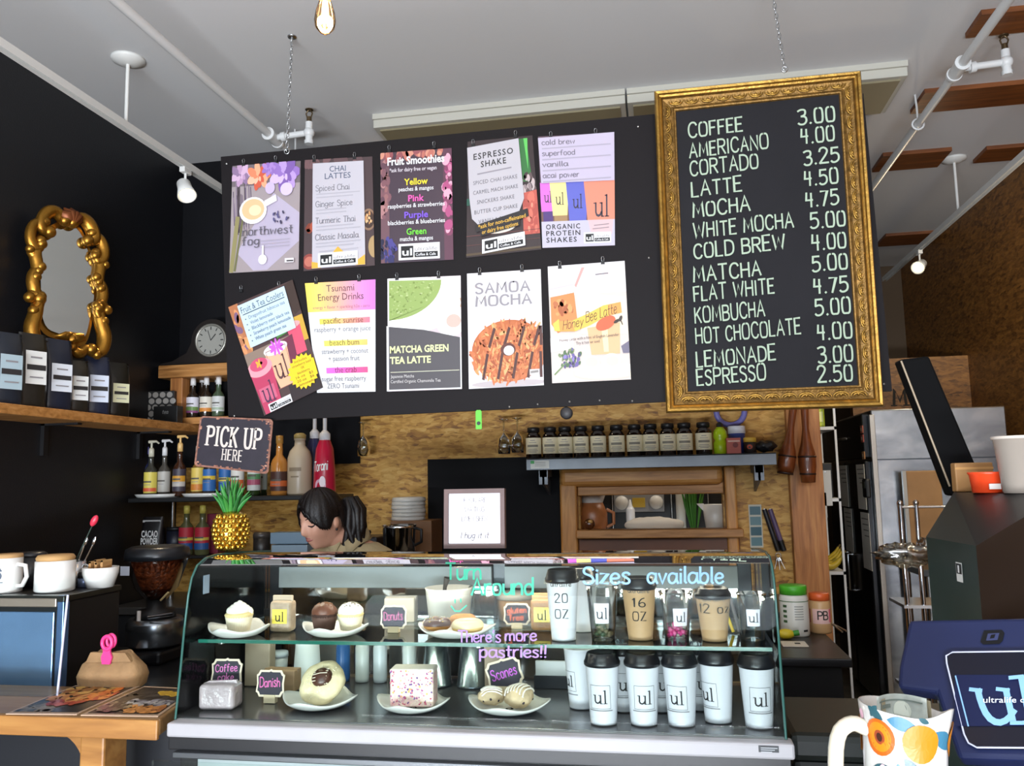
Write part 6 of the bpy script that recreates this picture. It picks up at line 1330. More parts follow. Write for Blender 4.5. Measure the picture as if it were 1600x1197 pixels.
tagsign('chalk tag reading danish in pink, beside the danish plate', 422, 1098, zq, .083, .07, ('Danish',), '#d86aa8', zoff=.016)
tagsign('chalk tag reading donuts, between the cupcake and donut plates', 615, 988, zp, .076, .062, ('Donuts',), '#d06a9a', zoff=.01)
tagsign('chalk tag reading gluten free in red, right of the donut plate', 808, 982, zp, .076, .058, ('gluten', 'free'), '#e06a4a', zoff=.01)
tagsign('tilted chalk tag reading scones in purple, above the scone plate', 788, 1053, zq, .1, .075, ('Scones',), '#c05ac8', roll=-.28, back=2.27)
# candle-like jars and tubs at the back of the glass shelf
def lbl_jar(lab, px, py, col, top, h=.085):
    p = WZ(px, py, zp); r = thing('granola_jar', lab, 'jar', p, group='bagged jars on the glass shelf')
    m = MB(); m.box(-.032, .032, -.022, .022, 0, h, mat(col, .5, vary=.3, vscale=40, bump=.4, bscale=50)); m.build('bag', r, bevel=.01, seg=3)
    m = MB(); m.box(-.03, .03, -.004, .004, h - .004, h + .014, mat(top, .5)); m.build('folded_top', r, bevel=.002)
    m = MB(); m.box(-.022, .022, -.0235, -.022, h * .28, h * .74, mat('#e0c84a', .4)); A = Art(m, plane_map((0, -.0238, h * .5), (1, 0, 0), (0, 0, -1))); A.ul(0, 0, .026, INK); m.build('label', r)
lbl_jar('speckled granola bag with glowing yellow label, between the first two plates', 442, 986, '#a8927c', '#b8a48e'); lbl_jar('granola bag with yellow label just left of the tall white cup', 849, 984, '#a87c54', '#b08a5c')
p = WZ(702, 972, zp); r = thing('white_basket', 'large white ribbed tub behind the donut plate on the glass shelf', 'tub', p)
m = MB(); m.lathe([(0, 0), (.058, 0), (.068, .095), (.071, .1), (.066, .1), (.055, .004), (0, .004)], mat('#d9d4ce', .5), n=48, flute=.012, nf=24); m.build('tub', r); m = MB(); m.tube([(-.02, 0, .02), (-.012, 0, .1), (-.004, -.004, .128)], [.005, .006, .01], mat('#3a3838', .4)); m.build('tongs_handle', r)
p = WZ(758, 968, zp); r = thing('acrylic_box', 'clear plastic container behind the gluten free tag', 'container', p); m = MB(); m.box(-.04, .04, -.03, .03, 0, .09, PLASTIC); m.build('body', r, bevel=.004); m = MB(); m.box(-.042, .042, -.032, .032, .09, .1, PLASTIC); m.build('lid', r)
p = WZ(806, 967, zp); r = thing('olive_tub', 'brown tub with grey lid at the back of the shelf, behind the gluten free tag', 'tub', p); m = MB(); m.lathe([(0, 0), (.05, 0), (.055, .06), (0, .06)], mat('#8a6a48', .5)); m.build('body', r); m = MB(); m.lathe([(0, .08), (.05, .08), (.057, .072), (.057, .06), (0, .06)], mat('#a09a90', .5)); m.build('lid', r)
# ---- cups
CUPW = mat('#cfcfd6', .4); KRAFT = mat('#b4916a', .6, vary=.08, vscale=30); LIDB = mat('#131317', .3)
def cup(lab, p, h, rt, rb, body, group, text=None, ulmark=False, lid=True, face=0.0, name='paper_cup'):
    r = thing(name, lab, 'cup', p, rz=face, group=group); hb = h * .86 if lid else h
    R = lambda z: rb + (rt - rb) * z / hb
    m = MB(); m.lathe([(0, .006), (rb * .94, .006), (rb, 0), (rb, .003), (rt, hb - .004), (rt * 1.03, hb - .002), (rt * 1.03, hb + .002), (rt * .97, hb), (rb * .93, .009), (0, .009)], body, n=32)
    A = Art(m, cone_map(R, -PI / 2))
    if ulmark:
        A.ul(0, -hb * .47, h * .19, INK, mat('#5a585c', .6)); A.line([(-h * .17, -hb * .25), (h * .17, -hb * .25)], .0022, mat('#7a787c', .6))
    if text:
        A.pen('ultralife', 0, -hb * .9, .011, mat('#5a544e', .6), 'c', w=.14, width=rt * 1.3)
        for k, t in enumerate(text): A.pen(t, 0, -hb * (.64 - .26 * k), .022, INK, 'c', w=.1, width=.016 * len(t), gap=.25)
    m.build('cup_body', r)
    if lid:
        m = MB(); z = hb; m.lathe([(rt * 1.02, z - .008), (rt * 1.07, z - .006), (rt * 1.08, z + .002), (rt * 1.02, z + .006), (rt * .98, z + h * .07), (rt * .9, h - .002), (rt * .84, h), (rt * .8, h - .006), (0, h - .007)], LIDB, n=32); m.build('lid', r)
    return r
cp = 'white paper cups on the case floor'
row = [(942, 1135, -.12, 'leftmost in the front row of five'), (1006, 1136, .12, 'second from left in the front row of five'), (1066, 1137, -.3, 'middle of the front row of five'), (1124, 1132, -.75, 'fourth in the front row of five, its mark turned left'), (1189, 1140, .08, 'rightmost of the front row of five')]
for px, py, f_, lab in row:
    cup('white cup with black lid, ' + lab, WZ(px, py, zq) + Vector((0, .033, 0)), .168, .0415, .032, CUPW, cp, ulmark=True, face=f_)
for px, py, f_, lab in ((909, 1104, -.9, 'leftmost of the back row, no lid'), (975, 1108, .2, 'second in the back row'), (1034, 1108, .3, 'third in the back row, between the middle cups'), (1094, 1106, .3, 'right end of the back row')):
    cup('white cup on the case floor, ' + lab, WZ(px, py, zq), .172 if 'no lid' not in lab else .15, .043, .032, CUPW, cp, ulmark=True, face=f_, lid='no lid' not in lab)
gs = 'sample cups on the glass shelf'
cup('tall white paper cup with black lid marked 20 oz on the glass shelf', WZ(881, 999, zp), .178, .042, .031, CUPW, gs, text=('20', 'OZ'))
cup('white paper cup with black lid behind the 20 oz cup', WZ(912, 985, zp), .17, .04, .03, CUPW, gs)
cup('brown kraft cup with black lid marked 16 oz on the glass shelf', WZ(1001, 998, zp), .155, .043, .031, KRAFT, gs, text=('16', 'OZ')); cup('shorter brown kraft cup with black lid marked 12 oz on the glass shelf', WZ(1117, 1000, zp), .13, .043, .031, KRAFT, gs, text=('12 oz',))
def clearcup(lab, p, h, rt, rb, fill, fcol, face=0):
    r = thing('clear_cup', lab, 'cup', p, rz=face, group='clear plastic cups on the glass shelf'); R = lambda z: rb + (rt - rb) * z / h
    m = MB(); m.lathe([(0, .004), (rb, 0), (rb, .002), (rt, h), (rt * 1.05, h), (rt * 1.05, h - .004)], PLASTIC, n=32); m.build('cup_body', r)
    m = MB(); w = h * .17
    m.loft([[Vector(((R(z) + .001) * math.cos(t), (R(z) + .001) * math.sin(t), z)) for t in [-PI / 2 - .5 + 1.0 * k / 8 for k in range(9)]] for z in (h * .32, h * .68)], mat('#dcd8e4', .5), caps=False, closed_ring=False)
    A = Art(m, cone_map(lambda z: R(z) + .0012, -PI / 2)); A.ul(0, -h * .5, h * .2, INK); m.build('sticker', r)
    m = MB(); rk2 = random.Random(hash(lab) % 100 if False else len(lab))
    for k in range(fill): a, q_ = rk2.uniform(0, 2 * PI), rk2.uniform(0, rb * .7); m.ell((q_ * math.cos(a), q_ * math.sin(a), rk2.uniform(.008, h * .34)), rk2.uniform(.004, .007), mat(rk2.choice(fcol), .5), n=8, k=6)
    if fill: m.build('filling', r)
    return r
clearcup('clear cup with square mark and greenish crumbs, right of the 20 oz cup', WZ(943, 999, zp), .14, .042, .03, 60, ['#6a6a48', '#8a7a5c', '#4a5a3c', '#a89878']); clearcup('clear cup with pink filling between the two kraft cups', WZ(1058, 999, zp), .12, .042, .03, 60, ['#d83a88', '#e86aa4', '#b8b0a8'], .3)
clearcup('clear cup with square mark at the right end of the glass shelf', WZ(1177, 999, zp), .115, .036, .028, 0, ['#ffffff'])
for k, (px, col, lab) in enumerate(((1146, '#d8c040', 'yellow drinking straw'), (1155, '#5a5a5e', 'dark drinking straw'))):
    p = WZ(px, 990, zp); r = thing('straw', lab + ' leaning in the case left of the last clear cup', 'straw', p, group='straws in the case'); m = MB(); m.tube([(0, 0, .004), (-.03 + .012 * k, .03, .1)], .004, mat(col, .4), n=10); m.build('shaft', r)
    m = MB(); m.tube([(-.03 + .012 * k, .03, .1), (-.04 + .012 * k, .035, .11)], .0042, mat(col, .4), n=10); m.build('bent_tip', r)
# things at the back of the case floor
def cone_stack(lab, px, py, h, rb, rt, mt):
    p = W(px, py, 2.44); p.z = zq; r = thing('tall_cup', lab, 'cup', p, group='upturned cups at the back of the case'); m = MB(); m.lathe([(0, h), (rt, h), (rb, .006), (rb * 1.04, .005), (rb * 1.04, 0), (rb, 0)], mt, n=28); m.build('body', r); m = MB(); m.lathe([(rt * .8, h), (rt * .9, h + .002), (rt * 1.0, h)], mt); m.build('rim', r)
SHK = mat('#8f9aa4', .2, .9)
cone_stack('upturned white cup at the back of the case floor, left of the danish', 480, 1050, .13, .042, .034, mat('#d4dce4', .5)); cone_stack('upturned steel shaker at the back of the case, above the pink cake, left of two', 682, 1056, .15, .045, .03, SHK); cone_stack('upturned steel shaker at the back of the case, above the pink cake, right of two', 738, 1058, .15, .045, .03, SHK)
for k, (px, col, capc, lab) in enumerate(((536, '#2a5c9c', '#c8ccd0', 'blue bottle at the back of the case floor behind the danish'), (566, '#c9cfd0', '#e4e4dc', 'clear squeeze bottle with cream cap at the back of the case, first'), (594, '#c4ccd4', '#c8d0d8', 'slim white squeeze bottle at the back of the case, second'), (640, '#c9cfd0', '#e4e4dc', 'clear squeeze bottle with cream cap at the back of the case, third'))):
    p = W(px, 1056, 2.46); p.z = zq; r = thing('squeeze_bottle', lab, 'bottle', p, group='squeeze bottles in the case'); m = MB(); m.lathe([(0, 0), (.02, 0), (.021, .01), (.021, .1), (.016, .115), (0, .115)], mat(col, .3)); m.build('body', r); m = MB(); m.lathe([(0, .145), (.012, .144), (.018, .135), (.018, .113), (0, .113)], mat(capc, .4)); m.build('cap', r)
p = WZ(516, 1046, zq); r = thing('bread_bun', 'brown bun at the back of the case beside the upturned white cup', 'bun', p); m = MB(); m.ell((0, 0, .045), (.038, .034, .045), mat('#9a6038', .6, vary=.3, vscale=25), n=24, k=14); m.build('crust', r); m = MB(); m.ell((.0, -.022, .06), (.018, .012, .014), mat('#c8904c', .6), n=12, k=8); m.build('topping', r)
p = WZ(868, 1074, zq); r = thing('card_holder', 'white and black card holder at the back of the case right of the scones', 'holder', p); m = MB(); m.box(-.06, .1, -.015, .015, 0, .035, mat('#1c1e24', .4)); m.build('base', r); m = MB(); m.box(-.055, .04, -.012, .0, .035, .075, mat('#c9ccd0', .4)); m.build('card', r)

# ---- on top of the case
zt_c = 1.3725
p = WZ(361, 876, 1.36); p.y = max(p.y, 2.24); zg = 1.359
r = thing('pineapple_jar', 'gold pineapple ornament with green leaves on the left end of the case top', 'ornament', (W(360, 870, 2.3).x, 2.3, zg + .001))
GP = mat('#c8a040', .22, .95, vary=.3, vscale=60)
m = MB(); H = .115; prof = [(0, 0), (.03, 0), (.036, .008), (.047, .035), (.05, .06), (.046, .085), (.034, .108), (.02, .115), (0, .115)]; m.lathe(prof, GP, n=36)
for j in range(8):
    for i in range(14):
        z = .012 + .0125 * j; t = 2 * PI * (i + .5 * (j % 2)) / 14; rad = next(r0 + (r1 - r0) * (z - z0) / (z1 - z0) for (r0, z0), (r1, z1) in zip(prof[1:], prof[2:]) if z0 <= z <= z1); m.ell((rad * math.cos(t), rad * math.sin(t), z), .0085, GP, n=6, k=4)
m.build('studded_body', r)
m = MB(); rk3 = random.Random(8)
for k in range(34):
    a = 2.4 * k; t = k / 34; L = .05 + .06 * t; sp = .046 * (1 - t) + .01; P = [Vector((.014 * math.cos(a), .014 * math.sin(a), .11)), Vector((sp * .7 * math.cos(a), sp * .7 * math.sin(a), .11 + L * .6)), Vector((sp * 1.15 * math.cos(a), sp * 1.15 * math.sin(a), .11 + L))]
    m.tube(P, [.008, .006, .0008], mat(rk3.choice(['#17551f', '#24702a', '#103f17', '#357f34']), .45), n=6, flat=.35)
m.build('leaf_crown', r)
fp0, fp1 = W(695, 862, 2.3), W(790, 860, 2.3)
r = thing('framed_sign', 'small square framed white letter sign standing on the case top', 'sign', ((fp0.x + fp1.x) / 2, 2.3, zg + .003)); r.rotation_euler = (-.06, 0, 0); w2 = (fp1.x - fp0.x) / 2; hs = W(742, 764, 2.3).z - r.location.z
FRW = mat('#5c4440', .5, vary=.2, vscale=10); e = .0125
m = MB(); m.box(-w2, -w2 + e, -.012, .012, 0, hs, FRW); m.box(w2 - e, w2, -.012, .012, 0, hs, FRW); m.box(-w2 + e, w2 - e, -.012, .012, 0, e, FRW); m.box(-w2 + e, w2 - e, -.012, .012, hs - e, hs, FRW); m.build('frame', r)
m = MB(); m.box(-w2 + e, w2 - e, -.004, .008, e, hs - e, mat('#d8d4d8', .5)); A = Art(m, plane_map((0, -.0042, hs), (1, 0, 0), (0, 0, -1))); GL = mat('#5a575c', .7)
for t, v, w_ in (('IF YOU ARE', .038, .066), ('WAITING', .064, .056), ('LINE I SEEN', .09, .074)): A.pen(t, 0, v, .013, GL, 'c', w=.08, width=w_)
A.pen('I hug it it', 0, .138, .017, mat('#6a686c', .7), 'c', w=.1, width=.08, slant=.2); m.build('letter_panel', r)
# ================================================================== left: pick-up counter, espresso station
ZW = .962
TOPW = ramp_mat('counter_wood', [(0.25, '#745434'), (0.5, '#8c6a42'), (0.75, '#a28054')], 1, rough=.3, bump=.04, scale=3, mscale=(1.2, 8, 8), distort=.7)
fr_ = W(254, 1124, 2.0); bk_ = WZ(308, 1080, ZW); yb = WZ(100, 1068, ZW).y
r = thing('wooden_counter', 'honey coloured wooden pick-up counter left of the display case', 'counter', (-2.0, 2.0, 0))
m = MB(); top = [(XL + .01, 2.0), (-1.285, 2.0), (min(bk_.x, -1.3), yb - .03), (XL + .01, yb - .03)]; n = 4; vs = [(x + 2.0, y - 2.0, z) for z in (ZW - .042, ZW) for x, y in top]
m.add(vs, [(3, 2, 1, 0), (4, 5, 6, 7), (0, 1, 5, 4), (1, 2, 6, 5), (2, 3, 7, 6), (3, 0, 4, 7)], TOPW); m.build('counter_top', r, bevel=.004)
EDGE = ramp_mat('counter_edge', [(0.25, '#83562a'), (0.5, '#a06e38'), (0.75, '#b58448')], 1, rough=.4, bump=.05, scale=3, mscale=(1.2, 8, 10), distort=.7)
m = MB(); m.box(XL + 2.01, .715, -.012, 0, ZW - .05, ZW - .001, EDGE); m.build('front_edge', r, bevel=.003)
a, b = W(132, 1170, 2.06), W(170, 1170, 2.06)
m = MB(); m.box(a.x + 2, b.x + 2, .04, .14, 0, ZW - .042, EDGE); m.build('leg', r, bevel=.006)
m = MB(); pts = []
for k in range(9): t = PI / 2 * k / 8; pts.append((a.x + 2 - .1 + .1 * math.sin(t), ZW - .16 + .1 * math.cos(t)))
m.prism([(a.x + 2, ZW - .043), (a.x + 2 - .1, ZW - .043)] + pts[0:1] + pts[1:], EDGE, .06, .12); m.build('brace', r)
m = MB(); m.box(XL + 2.02, -1.29 + 2, .25, .27, 0, ZW - .042, mat('#14161c', .5)); m.build('front_panel', r)
ZB = .858
# back bar behind the wooden counter
r = thing('back_bar', 'black bar counter behind the wooden pick-up counter carrying the coffee machine', 'counter', (-2.1, 2.95, 0))
m = MB(); m.box(XL + 2.12, -1.72 + 2.1, yb - 2.95 + .012, .4, .1, ZB - .03, mat('#101014', .4)); m.build('cabinet', r, bevel=.003); m = MB(); m.box(XL + 2.12, -1.7 + 2.1, yb - 2.95 + .006, .42, ZB - .03, ZB - .001, mat('#17171a', .3)); m.build('top', r, bevel=.003); m = MB(); m.box(XL + 2.15, -1.75 + 2.1, yb - 2.95 + .05, .38, 0, .1, BLACK); m.build('plinth', r)
zb_ = ZB
# coffee machine seen from the back
yM = yb + .02; xr = W(112, 1000, yM).x; zm = W(60, 930, yM).z; yMb = WX(201, 900, xr).y
r = thing('espresso_machine', 'big espresso machine seen from its bluish glossy back, cups on top', 'coffee machine', ((XL + xr) / 2, (yM + yMb) / 2, zb_)); o = r.location.copy(); hx = (xr - XL) / 2 - .03; hy = (yMb - yM) / 2
m = MB(); m.box(-hx + .02, hx, -hy, hy, .03, zm - o.z - .02, mat('#0c0c10', .35)); m.build('body', r, bevel=.006)
m = MB(); m.box(-hx + .02, hx - .03, -hy - .006, -hy, .05, zm - o.z - .05, mat('#7c9cc8', .22, .7, vary=.3, vscale=2.5)); m.build('back_panel', r, bevel=.003)  # blue reflected daylight is put into the panel's base colour
m = MB(); m.box(-hx, hx - .02, -hy - .012, -hy + .02, zm - o.z - .035, zm - o.z - .008, mat('#a89488', .3, .6)); m.build('trim_rail', r, bevel=.003)
m = MB(); m.box(hx - .02, hx + .004, -hy - .008, -hy + .02, 0, zm - o.z, mat('#54709c', .25, .6)); m.build('corner_post', r, bevel=.003)
m = MB(); m.box(-hx, hx + .006, -hy - .01, hy, zm - o.z - .02, zm - o.z - .001, mat('#15130f', .35)); m.build('top_tray', r, bevel=.003)
for x in (-hx + .1, hx - .1):
    for y in (-hy + .06, hy - .06): m = MB(); m.cyl((x, y, 0), (x, y, .03), .025, BLACK, n=16); m.build('foot', r)
# glass guard in front of it
g0 = WZ(88, 1090, ZW); g1 = W(105, 930, g0.y + .06)
r = thing('glass_guard', 'upright clear glass guard on the wooden counter in front of the espresso machine', 'glass screen', (g0.x, g0.y, ZW))
m = MB(); L = XL - g0.x + .02; d = g1 - g0
m.add([(L, 0, 0), (0, 0, 0), (d.x, d.y, d.z), (L, d.y, d.z), (L, .006, 0), (0, .006, 0), (d.x, d.y + .006, d.z), (L, d.y + .006, d.z)], [(0, 1, 2, 3), (7, 6, 5, 4), (1, 5, 6, 2), (3, 2, 6, 7), (0, 4, 5, 1)], GLASS); m.build('sheet', r)
m = MB(); m.tube([(0, .003, 0), (d.x, d.y + .003, d.z)], .0035, mat('#c4c8e0', .2, coat=.5), n=6); m.build('polished_edge', r)
# cups on the machine
def on(px, py): p = WZ(px, py, zm); return p if p.y < yMb - .07 else Vector((W(px, py, yMb - .07).x, yMb - .07, zm))
def std(name, lab, cat, px, py): return thing(name, lab, cat, on(px, py))
r = std('white_mug', 'white mug with small dark emblem and cork lid, at the left edge', 'mug', 8, 925)
MR = .048; m = MB(); m.lathe([(0, 0), (MR, 0), (MR * 1.02, .004), (MR, .11), (MR * .92, .11), (MR * .9, .006), (0, .006)], CERAMIC)
A = Art(m, cone_map(lambda z: MR * 1.02, -PI / 2 + .3)); A.ellipse(.0, -.055, .009, .012, mat('#3a4a5c', .5)); A.poly([(-.008, -.068), (0, -.085), (.01, -.07)], mat('#3a4a5c', .5)); A.line([(-.012, -.035), (.012, -.035)], .003, mat('#3a4a5c', .5)); m.build('body', r)
m = MB(); m.tube([(MR * .95, -.005, .09), (MR + .03, -.008, .085), (MR + .036, -.008, .05), (MR + .02, -.006, .022), (MR * .95, -.004, .02)], .007, CERAMIC, n=10); m.build('handle', r)
m = MB(); m.lathe([(0, .122), (MR * .96, .122), (MR, .112), (MR * .9, .105), (0, .105)], mat('#b08a5a', .7)); m.build('cork_lid', r)
r = std('white_canister', 'white ceramic canister with a cork lid in the middle of the machine top', 'canister', 85, 924)
m = MB(); m.lathe([(0, 0), (.055, 0), (.06, .005), (.06, .098), (.055, .1), (.05, .095), (0, .095)], CERAMIC); m.build('body', r); m = MB(); m.lathe([(0, .118), (.052, .117), (.058, .108), (.056, .1), (0, .1)], mat('#b8905c', .7)); m.build('cork_lid', r)
r = std('black_canister', 'black canister on the machine top between the white mug and canister', 'canister', 47, 915)
m = MB(); m.lathe([(0, 0), (.045, 0), (.048, .1), (0, .1)], mat('#16161a', .35)); m.build('body', r); m = MB(); m.lathe([(0, .118), (.04, .117), (.049, .11), (.048, .1), (0, .1)], mat('#202024', .3)); m.build('lid', r)
r = std('steel_cup', 'steel cup holding spoons on the machine top behind the cork lidded canister', 'cup', 117, 911)
m = MB(); m.lathe([(0, 0), (.03, 0), (.033, .085), (.03, .085), (.027, .004), (0, .004)], STEEL); m.build('body', r); m = MB(); m.tube([(.032, 0, .075), (.05, 0, .07), (.05, 0, .03), (.03, 0, .02)], .004, STEEL); m.build('handle', r); cuploc = r.location.copy()
for k, (dx, dz, lab) in enumerate(((.035, .15, 'steel spoon in the steel cup, left of two'), (.055, .15, 'steel spoon in the steel cup, right of two'))):
    r = thing('spoon', lab, 'spoon', cuploc + Vector((0, 0, .01)), group='spoons in the steel cup'); y_ = -.008 + .016 * k
    m = MB(); m.tube([(-.012, y_, 0), (dx, y_, dz * .85)], .0028, CHROME, n=8); m.build('handle', r); m = MB(); m.ell((0, 0, 0), (.007, .004, .016), CHROME, M=Matrix.Translation((dx + .005, y_, dz * .85 + .014)) @ Matrix.Rotation(.35, 4, 'Y')); m.build('bowl', r)
r = thing('red_tipped_stirrer', 'thin stirrer with a round red tip leaning out of the steel cup', 'stirrer', cuploc + Vector((0, 0, .01))); m = MB(); m.tube([(.0, -.002, .012), (.018, -.016, .09), (.115, -.075, .2)], .002, mat('#3a4a44', .4), n=8); m.build('shaft', r); m = MB(); m.ell((0, 0, 0), (.011, .01, .02), mat('#d03048', .35), M=Matrix.Translation((.123, -.079, .213)) @ Matrix.Rotation(.52, 4, 'Y')); m.build('tip', r)
r = std('white_bowl', 'white bowl of brown sugar packets at the right end of the machine top', 'bowl', 157, 900)
m = MB(); m.lathe([(0, 0), (.042, 0), (.056, .045), (.057, .066), (.052, .066), (.05, .048), (.038, .006), (0, .006)], CERAMIC); m.build('bowl_body', r); bl = r.location.copy()
for k in range(6):
    q = thing('sugar_packet', 'brown sugar packet standing in the white bowl', 'packet', bl + Vector((-.03 + .011 * k, .006 * (-1) ** k, .0075)), group='sugar packets in the white bowl'); m = MB(); m.box(-.0035, .0035, -.024, .024, 0, .075 + .004 * (k % 3), mat('#a67c4c', .7)); m.build('packet', q); m = MB(); m.box(-.0036, .0036, -.024, .024, .069 + .004 * (k % 3), .0752 + .004 * (k % 3), mat('#b8905c', .6)); m.build('crimped_edge', q)
for px, py, lab in ((131, 910, 'small blue grey jar with dark lid on the machine top, left of two'), (158, 902, 'small blue grey jar with dark lid on the machine top, right of two')):
    r = thing('spice_jar', lab, 'jar', on(px, py), group='spice jars on the machine'); m = MB(); m.lathe([(0, 0), (.02, 0), (.021, .03), (0, .03)], mat('#6c7a98', .2, .5)); m.build('body', r); m = MB(); m.lathe([(0, .05), (.019, .05), (.022, .046), (.022, .03), (0, .03)], BLACK); m.build('lid', r)
r = std('chrome_tamper', 'round chrome topped tamper behind the cork lidded canister', 'tamper', 92, 896); m = MB(); m.lathe([(0, 0), (.028, 0), (.028, .03), (.014, .045), (.014, .075), (0, .075)], BLACK); m.build('base', r); m = MB(); m.ell((0, 0, .088), (.03, .03, .017), CHROME); m.build('knob', r)
# grinder
p = Vector((W(244, 940, 3.14).x, 3.14, zb_)); r = thing('coffee_grinder', 'coffee grinder with smoky bean hopper between the machine and the display case', 'grinder', p); r.scale = (1.13, 1.13, 1)
zz = lambda py: W(244, py, 3.14).z - zb_
BE = ramp_mat('coffee_beans', [(.3, '#2c160c'), (.5, '#623218'), (.7, '#844a26')], 1, scale=90, bump=.8, rough=.4)
m = MB(); m.box(-.085, .085, -.1, .14, 0, zz(1010), mat('#101013', .35)); m.build('body', r, bevel=.012)
m = MB(); m.lathe([(0, zz(1008)), (.085, zz(1008)), (.098, zz(1004)), (.098, zz(972)), (.09, zz(965)), (0, zz(965))], mat('#8e959c', .25, .95)); m.build('steel_collar', r)
m = MB(); m.lathe([(.0, zz(966)), (.07, zz(966)), (.065, zz(952)), (.035, zz(950)), (.032, zz(930)), (0, zz(930))], BLACK); m.build('neck', r)
m = MB(); m.lathe([(.034, zz(936)), (.07, zz(918)), (.1, zz(880)), (.107, zz(862)), (.11, zz(862)), (.104, zz(880)), (.074, zz(918)), (.038, zz(936))], glass_mat('smoky_plastic', '#dccfc6', .08, 1.2, .0), n=36); m.build('hopper', r)
m = MB(); m.lathe([(0, zz(935)), (.032, zz(935)), (.072, zz(917)), (.1, zz(880)), (.102, zz(874)), (0, zz(872))], BE, n=32); m.build('beans', r)
m = MB(); m.lathe([(0, zz(853)), (.09, zz(853)), (.108, zz(857)), (.112, zz(866)), (.112, zz(873)), (.109, zz(873)), (.108, zz(860)), (0, zz(859))], mat('#1c1e22', .3), n=36); m.build('lid', r)
m = MB(); m.box(-.07, -.035, -.1105, -.109, zz(894), zz(880), mat('#b8bcc8', .4)); m.build('sticker', r)
m = MB(); m.tube([(.03, -.09, zz(958)), (.12, -.08, zz(953))], .008, CHROME); m.build('lever', r); m = MB(); m.tube([(.05, -.05, zz(935)), (.085, -.06, zz(922))], .004, mat('#b8a070', .4)); m.build('shutter_tab', r)
m = MB(); m.cyl((-.02, -.07, zz(965)), (-.02, -.07, zz(950)), .007, mat('#e4e0dc', .4)); m.build('button', r); m = MB(); m.box(-.03, .03, -.16, -.1, zz(1020), zz(1014), CHROME); m.build('fork', r)
# bag with pink clip
p = WZ(176, 1070, ZW); r = thing('folded_paper_bag', 'crumpled brown paper bag on the back of the wooden counter', 'bag', p); KP_ = mat('#92714c', .8, vary=.2, vscale=20, bump=.5, bscale=30)
m = MB(); rings = []
for t, w_, d_, sk in ((0, .1, .05, 0), (.3, .105, .055, 0), (.6, .095, .045, .004), (.85, .07, .02, .008), (1, .055, .006, .01)):
    rings.append([Vector((w_ * math.copysign(abs(math.cos(a)) ** .6, math.cos(a)) + sk, d_ * math.copysign(abs(math.sin(a)) ** .6, math.sin(a)), .098 * t + .006 * math.sin(3 * a + 5 * t))) for a in [2 * PI * k / 24 for k in range(24)]])
m.loft(rings, KP_); m.build('bag_body', r); m = MB(); m.prism([(-.07, .07), (-.055, .1), (.06, .1), (.08, .075)], KP_, -.032, -.02); m.build('rolled_fold', r)
q = thing('bag_clip', 'bright pink plastic clip with a ring handle on the paper bag', 'clip', p + Vector((.004, -.034, .068))); PK = mat('#e03a80', .35)
m = MB(); m.prism([(-.014, 0), (.012, 0), (.018, .02), (.012, .034), (.012, .05), (-.012, .05), (-.012, .034), (-.018, .02)], PK, -.006, .0); m.build('jaw', q, bevel=.002)
m = MB(); m.tube([(.016 * math.cos(t), -.004, .062 + .019 * math.sin(t)) for t in [2 * PI * k / 20 for k in range(20)]], .0058, PK, n=8, closed=True); m.build('ring_handle', q); m = MB(); m.tube([(.006 + .014 * math.cos(t), .006, .066 + .018 * math.sin(t)) for t in [2 * PI * k / 20 for k in range(20)]], .005, PK, n=8, closed=True); m.build('rear_handle', q)
# two laminated menus
def flat_menu(lab, c4, cols, seed):
    P4 = [WZ(x, y, ZW + .003) for x, y in c4]; o = sum(P4, Vector()) / 4; o.z = ZW
    mp = lambda u, v, h: P4[0].lerp(P4[1], u).lerp(P4[3].lerp(P4[2], u), v) - o + Vector((0, 0, .0005 * h))
    r = thing('laminated_menu', lab, 'menu', o, group='laminated menus on the wooden counter'); rs = random.Random(seed)
    m = MB(); top = [mp(u, v, 0) for u, v in ((0, 0), (0, 1), (1, 1), (1, 0))]; bot = [q - Vector((0, 0, .0028)) for q in top]; m.add(top + bot, [(0, 1, 2, 3), (7, 6, 5, 4), (0, 4, 5, 1), (1, 5, 6, 2), (2, 6, 7, 3), (3, 7, 4, 0)], mat('#b89c84', .35)); m.build('sheet', r)
    m = MB(); A = Art(m, mp, (.04, .05, .96, .95)); A.rect(.04, .05, .96, .95, mat('#2a2420', .3))
    for (u, v, ru, rv, n, cl) in cols:
        for k in range(n):
            a, q = rs.uniform(0, 2 * PI), math.sqrt(rs.random()); s_ = rs.uniform(.02, .06); A.ellipse(u + ru * q * math.cos(a), v + rv * q * math.sin(a), s_ * 1.6, s_, mat(rs.choice(cl), .35), h=A.h + .1 * (k % 8), n=9, a=rs.uniform(0, 3))
        A.h += 1
    m.build('food_photo', r)
flat_menu('laminated food menu with grilled sandwich photo, left of two on the wooden counter', [(118, 1071), (219, 1071), (120, 1116), (9, 1115)], [(.3, .8, .3, .18, 60, ['#6a6258', '#8a8074', '#4a4640', '#7a6a58']), (.45, .45, .35, .2, 60, ['#a8703c', '#c8904c', '#8a4a28', '#b87a40']), (.75, .35, .2, .22, 40, ['#d8702c', '#e08a3c', '#b84a28']), (.4, .2, .35, .12, 30, ['#b8904c', '#8a5a30']), (.5, .68, .2, .06, 16, ['#8a3020', '#a84428'])], 5)
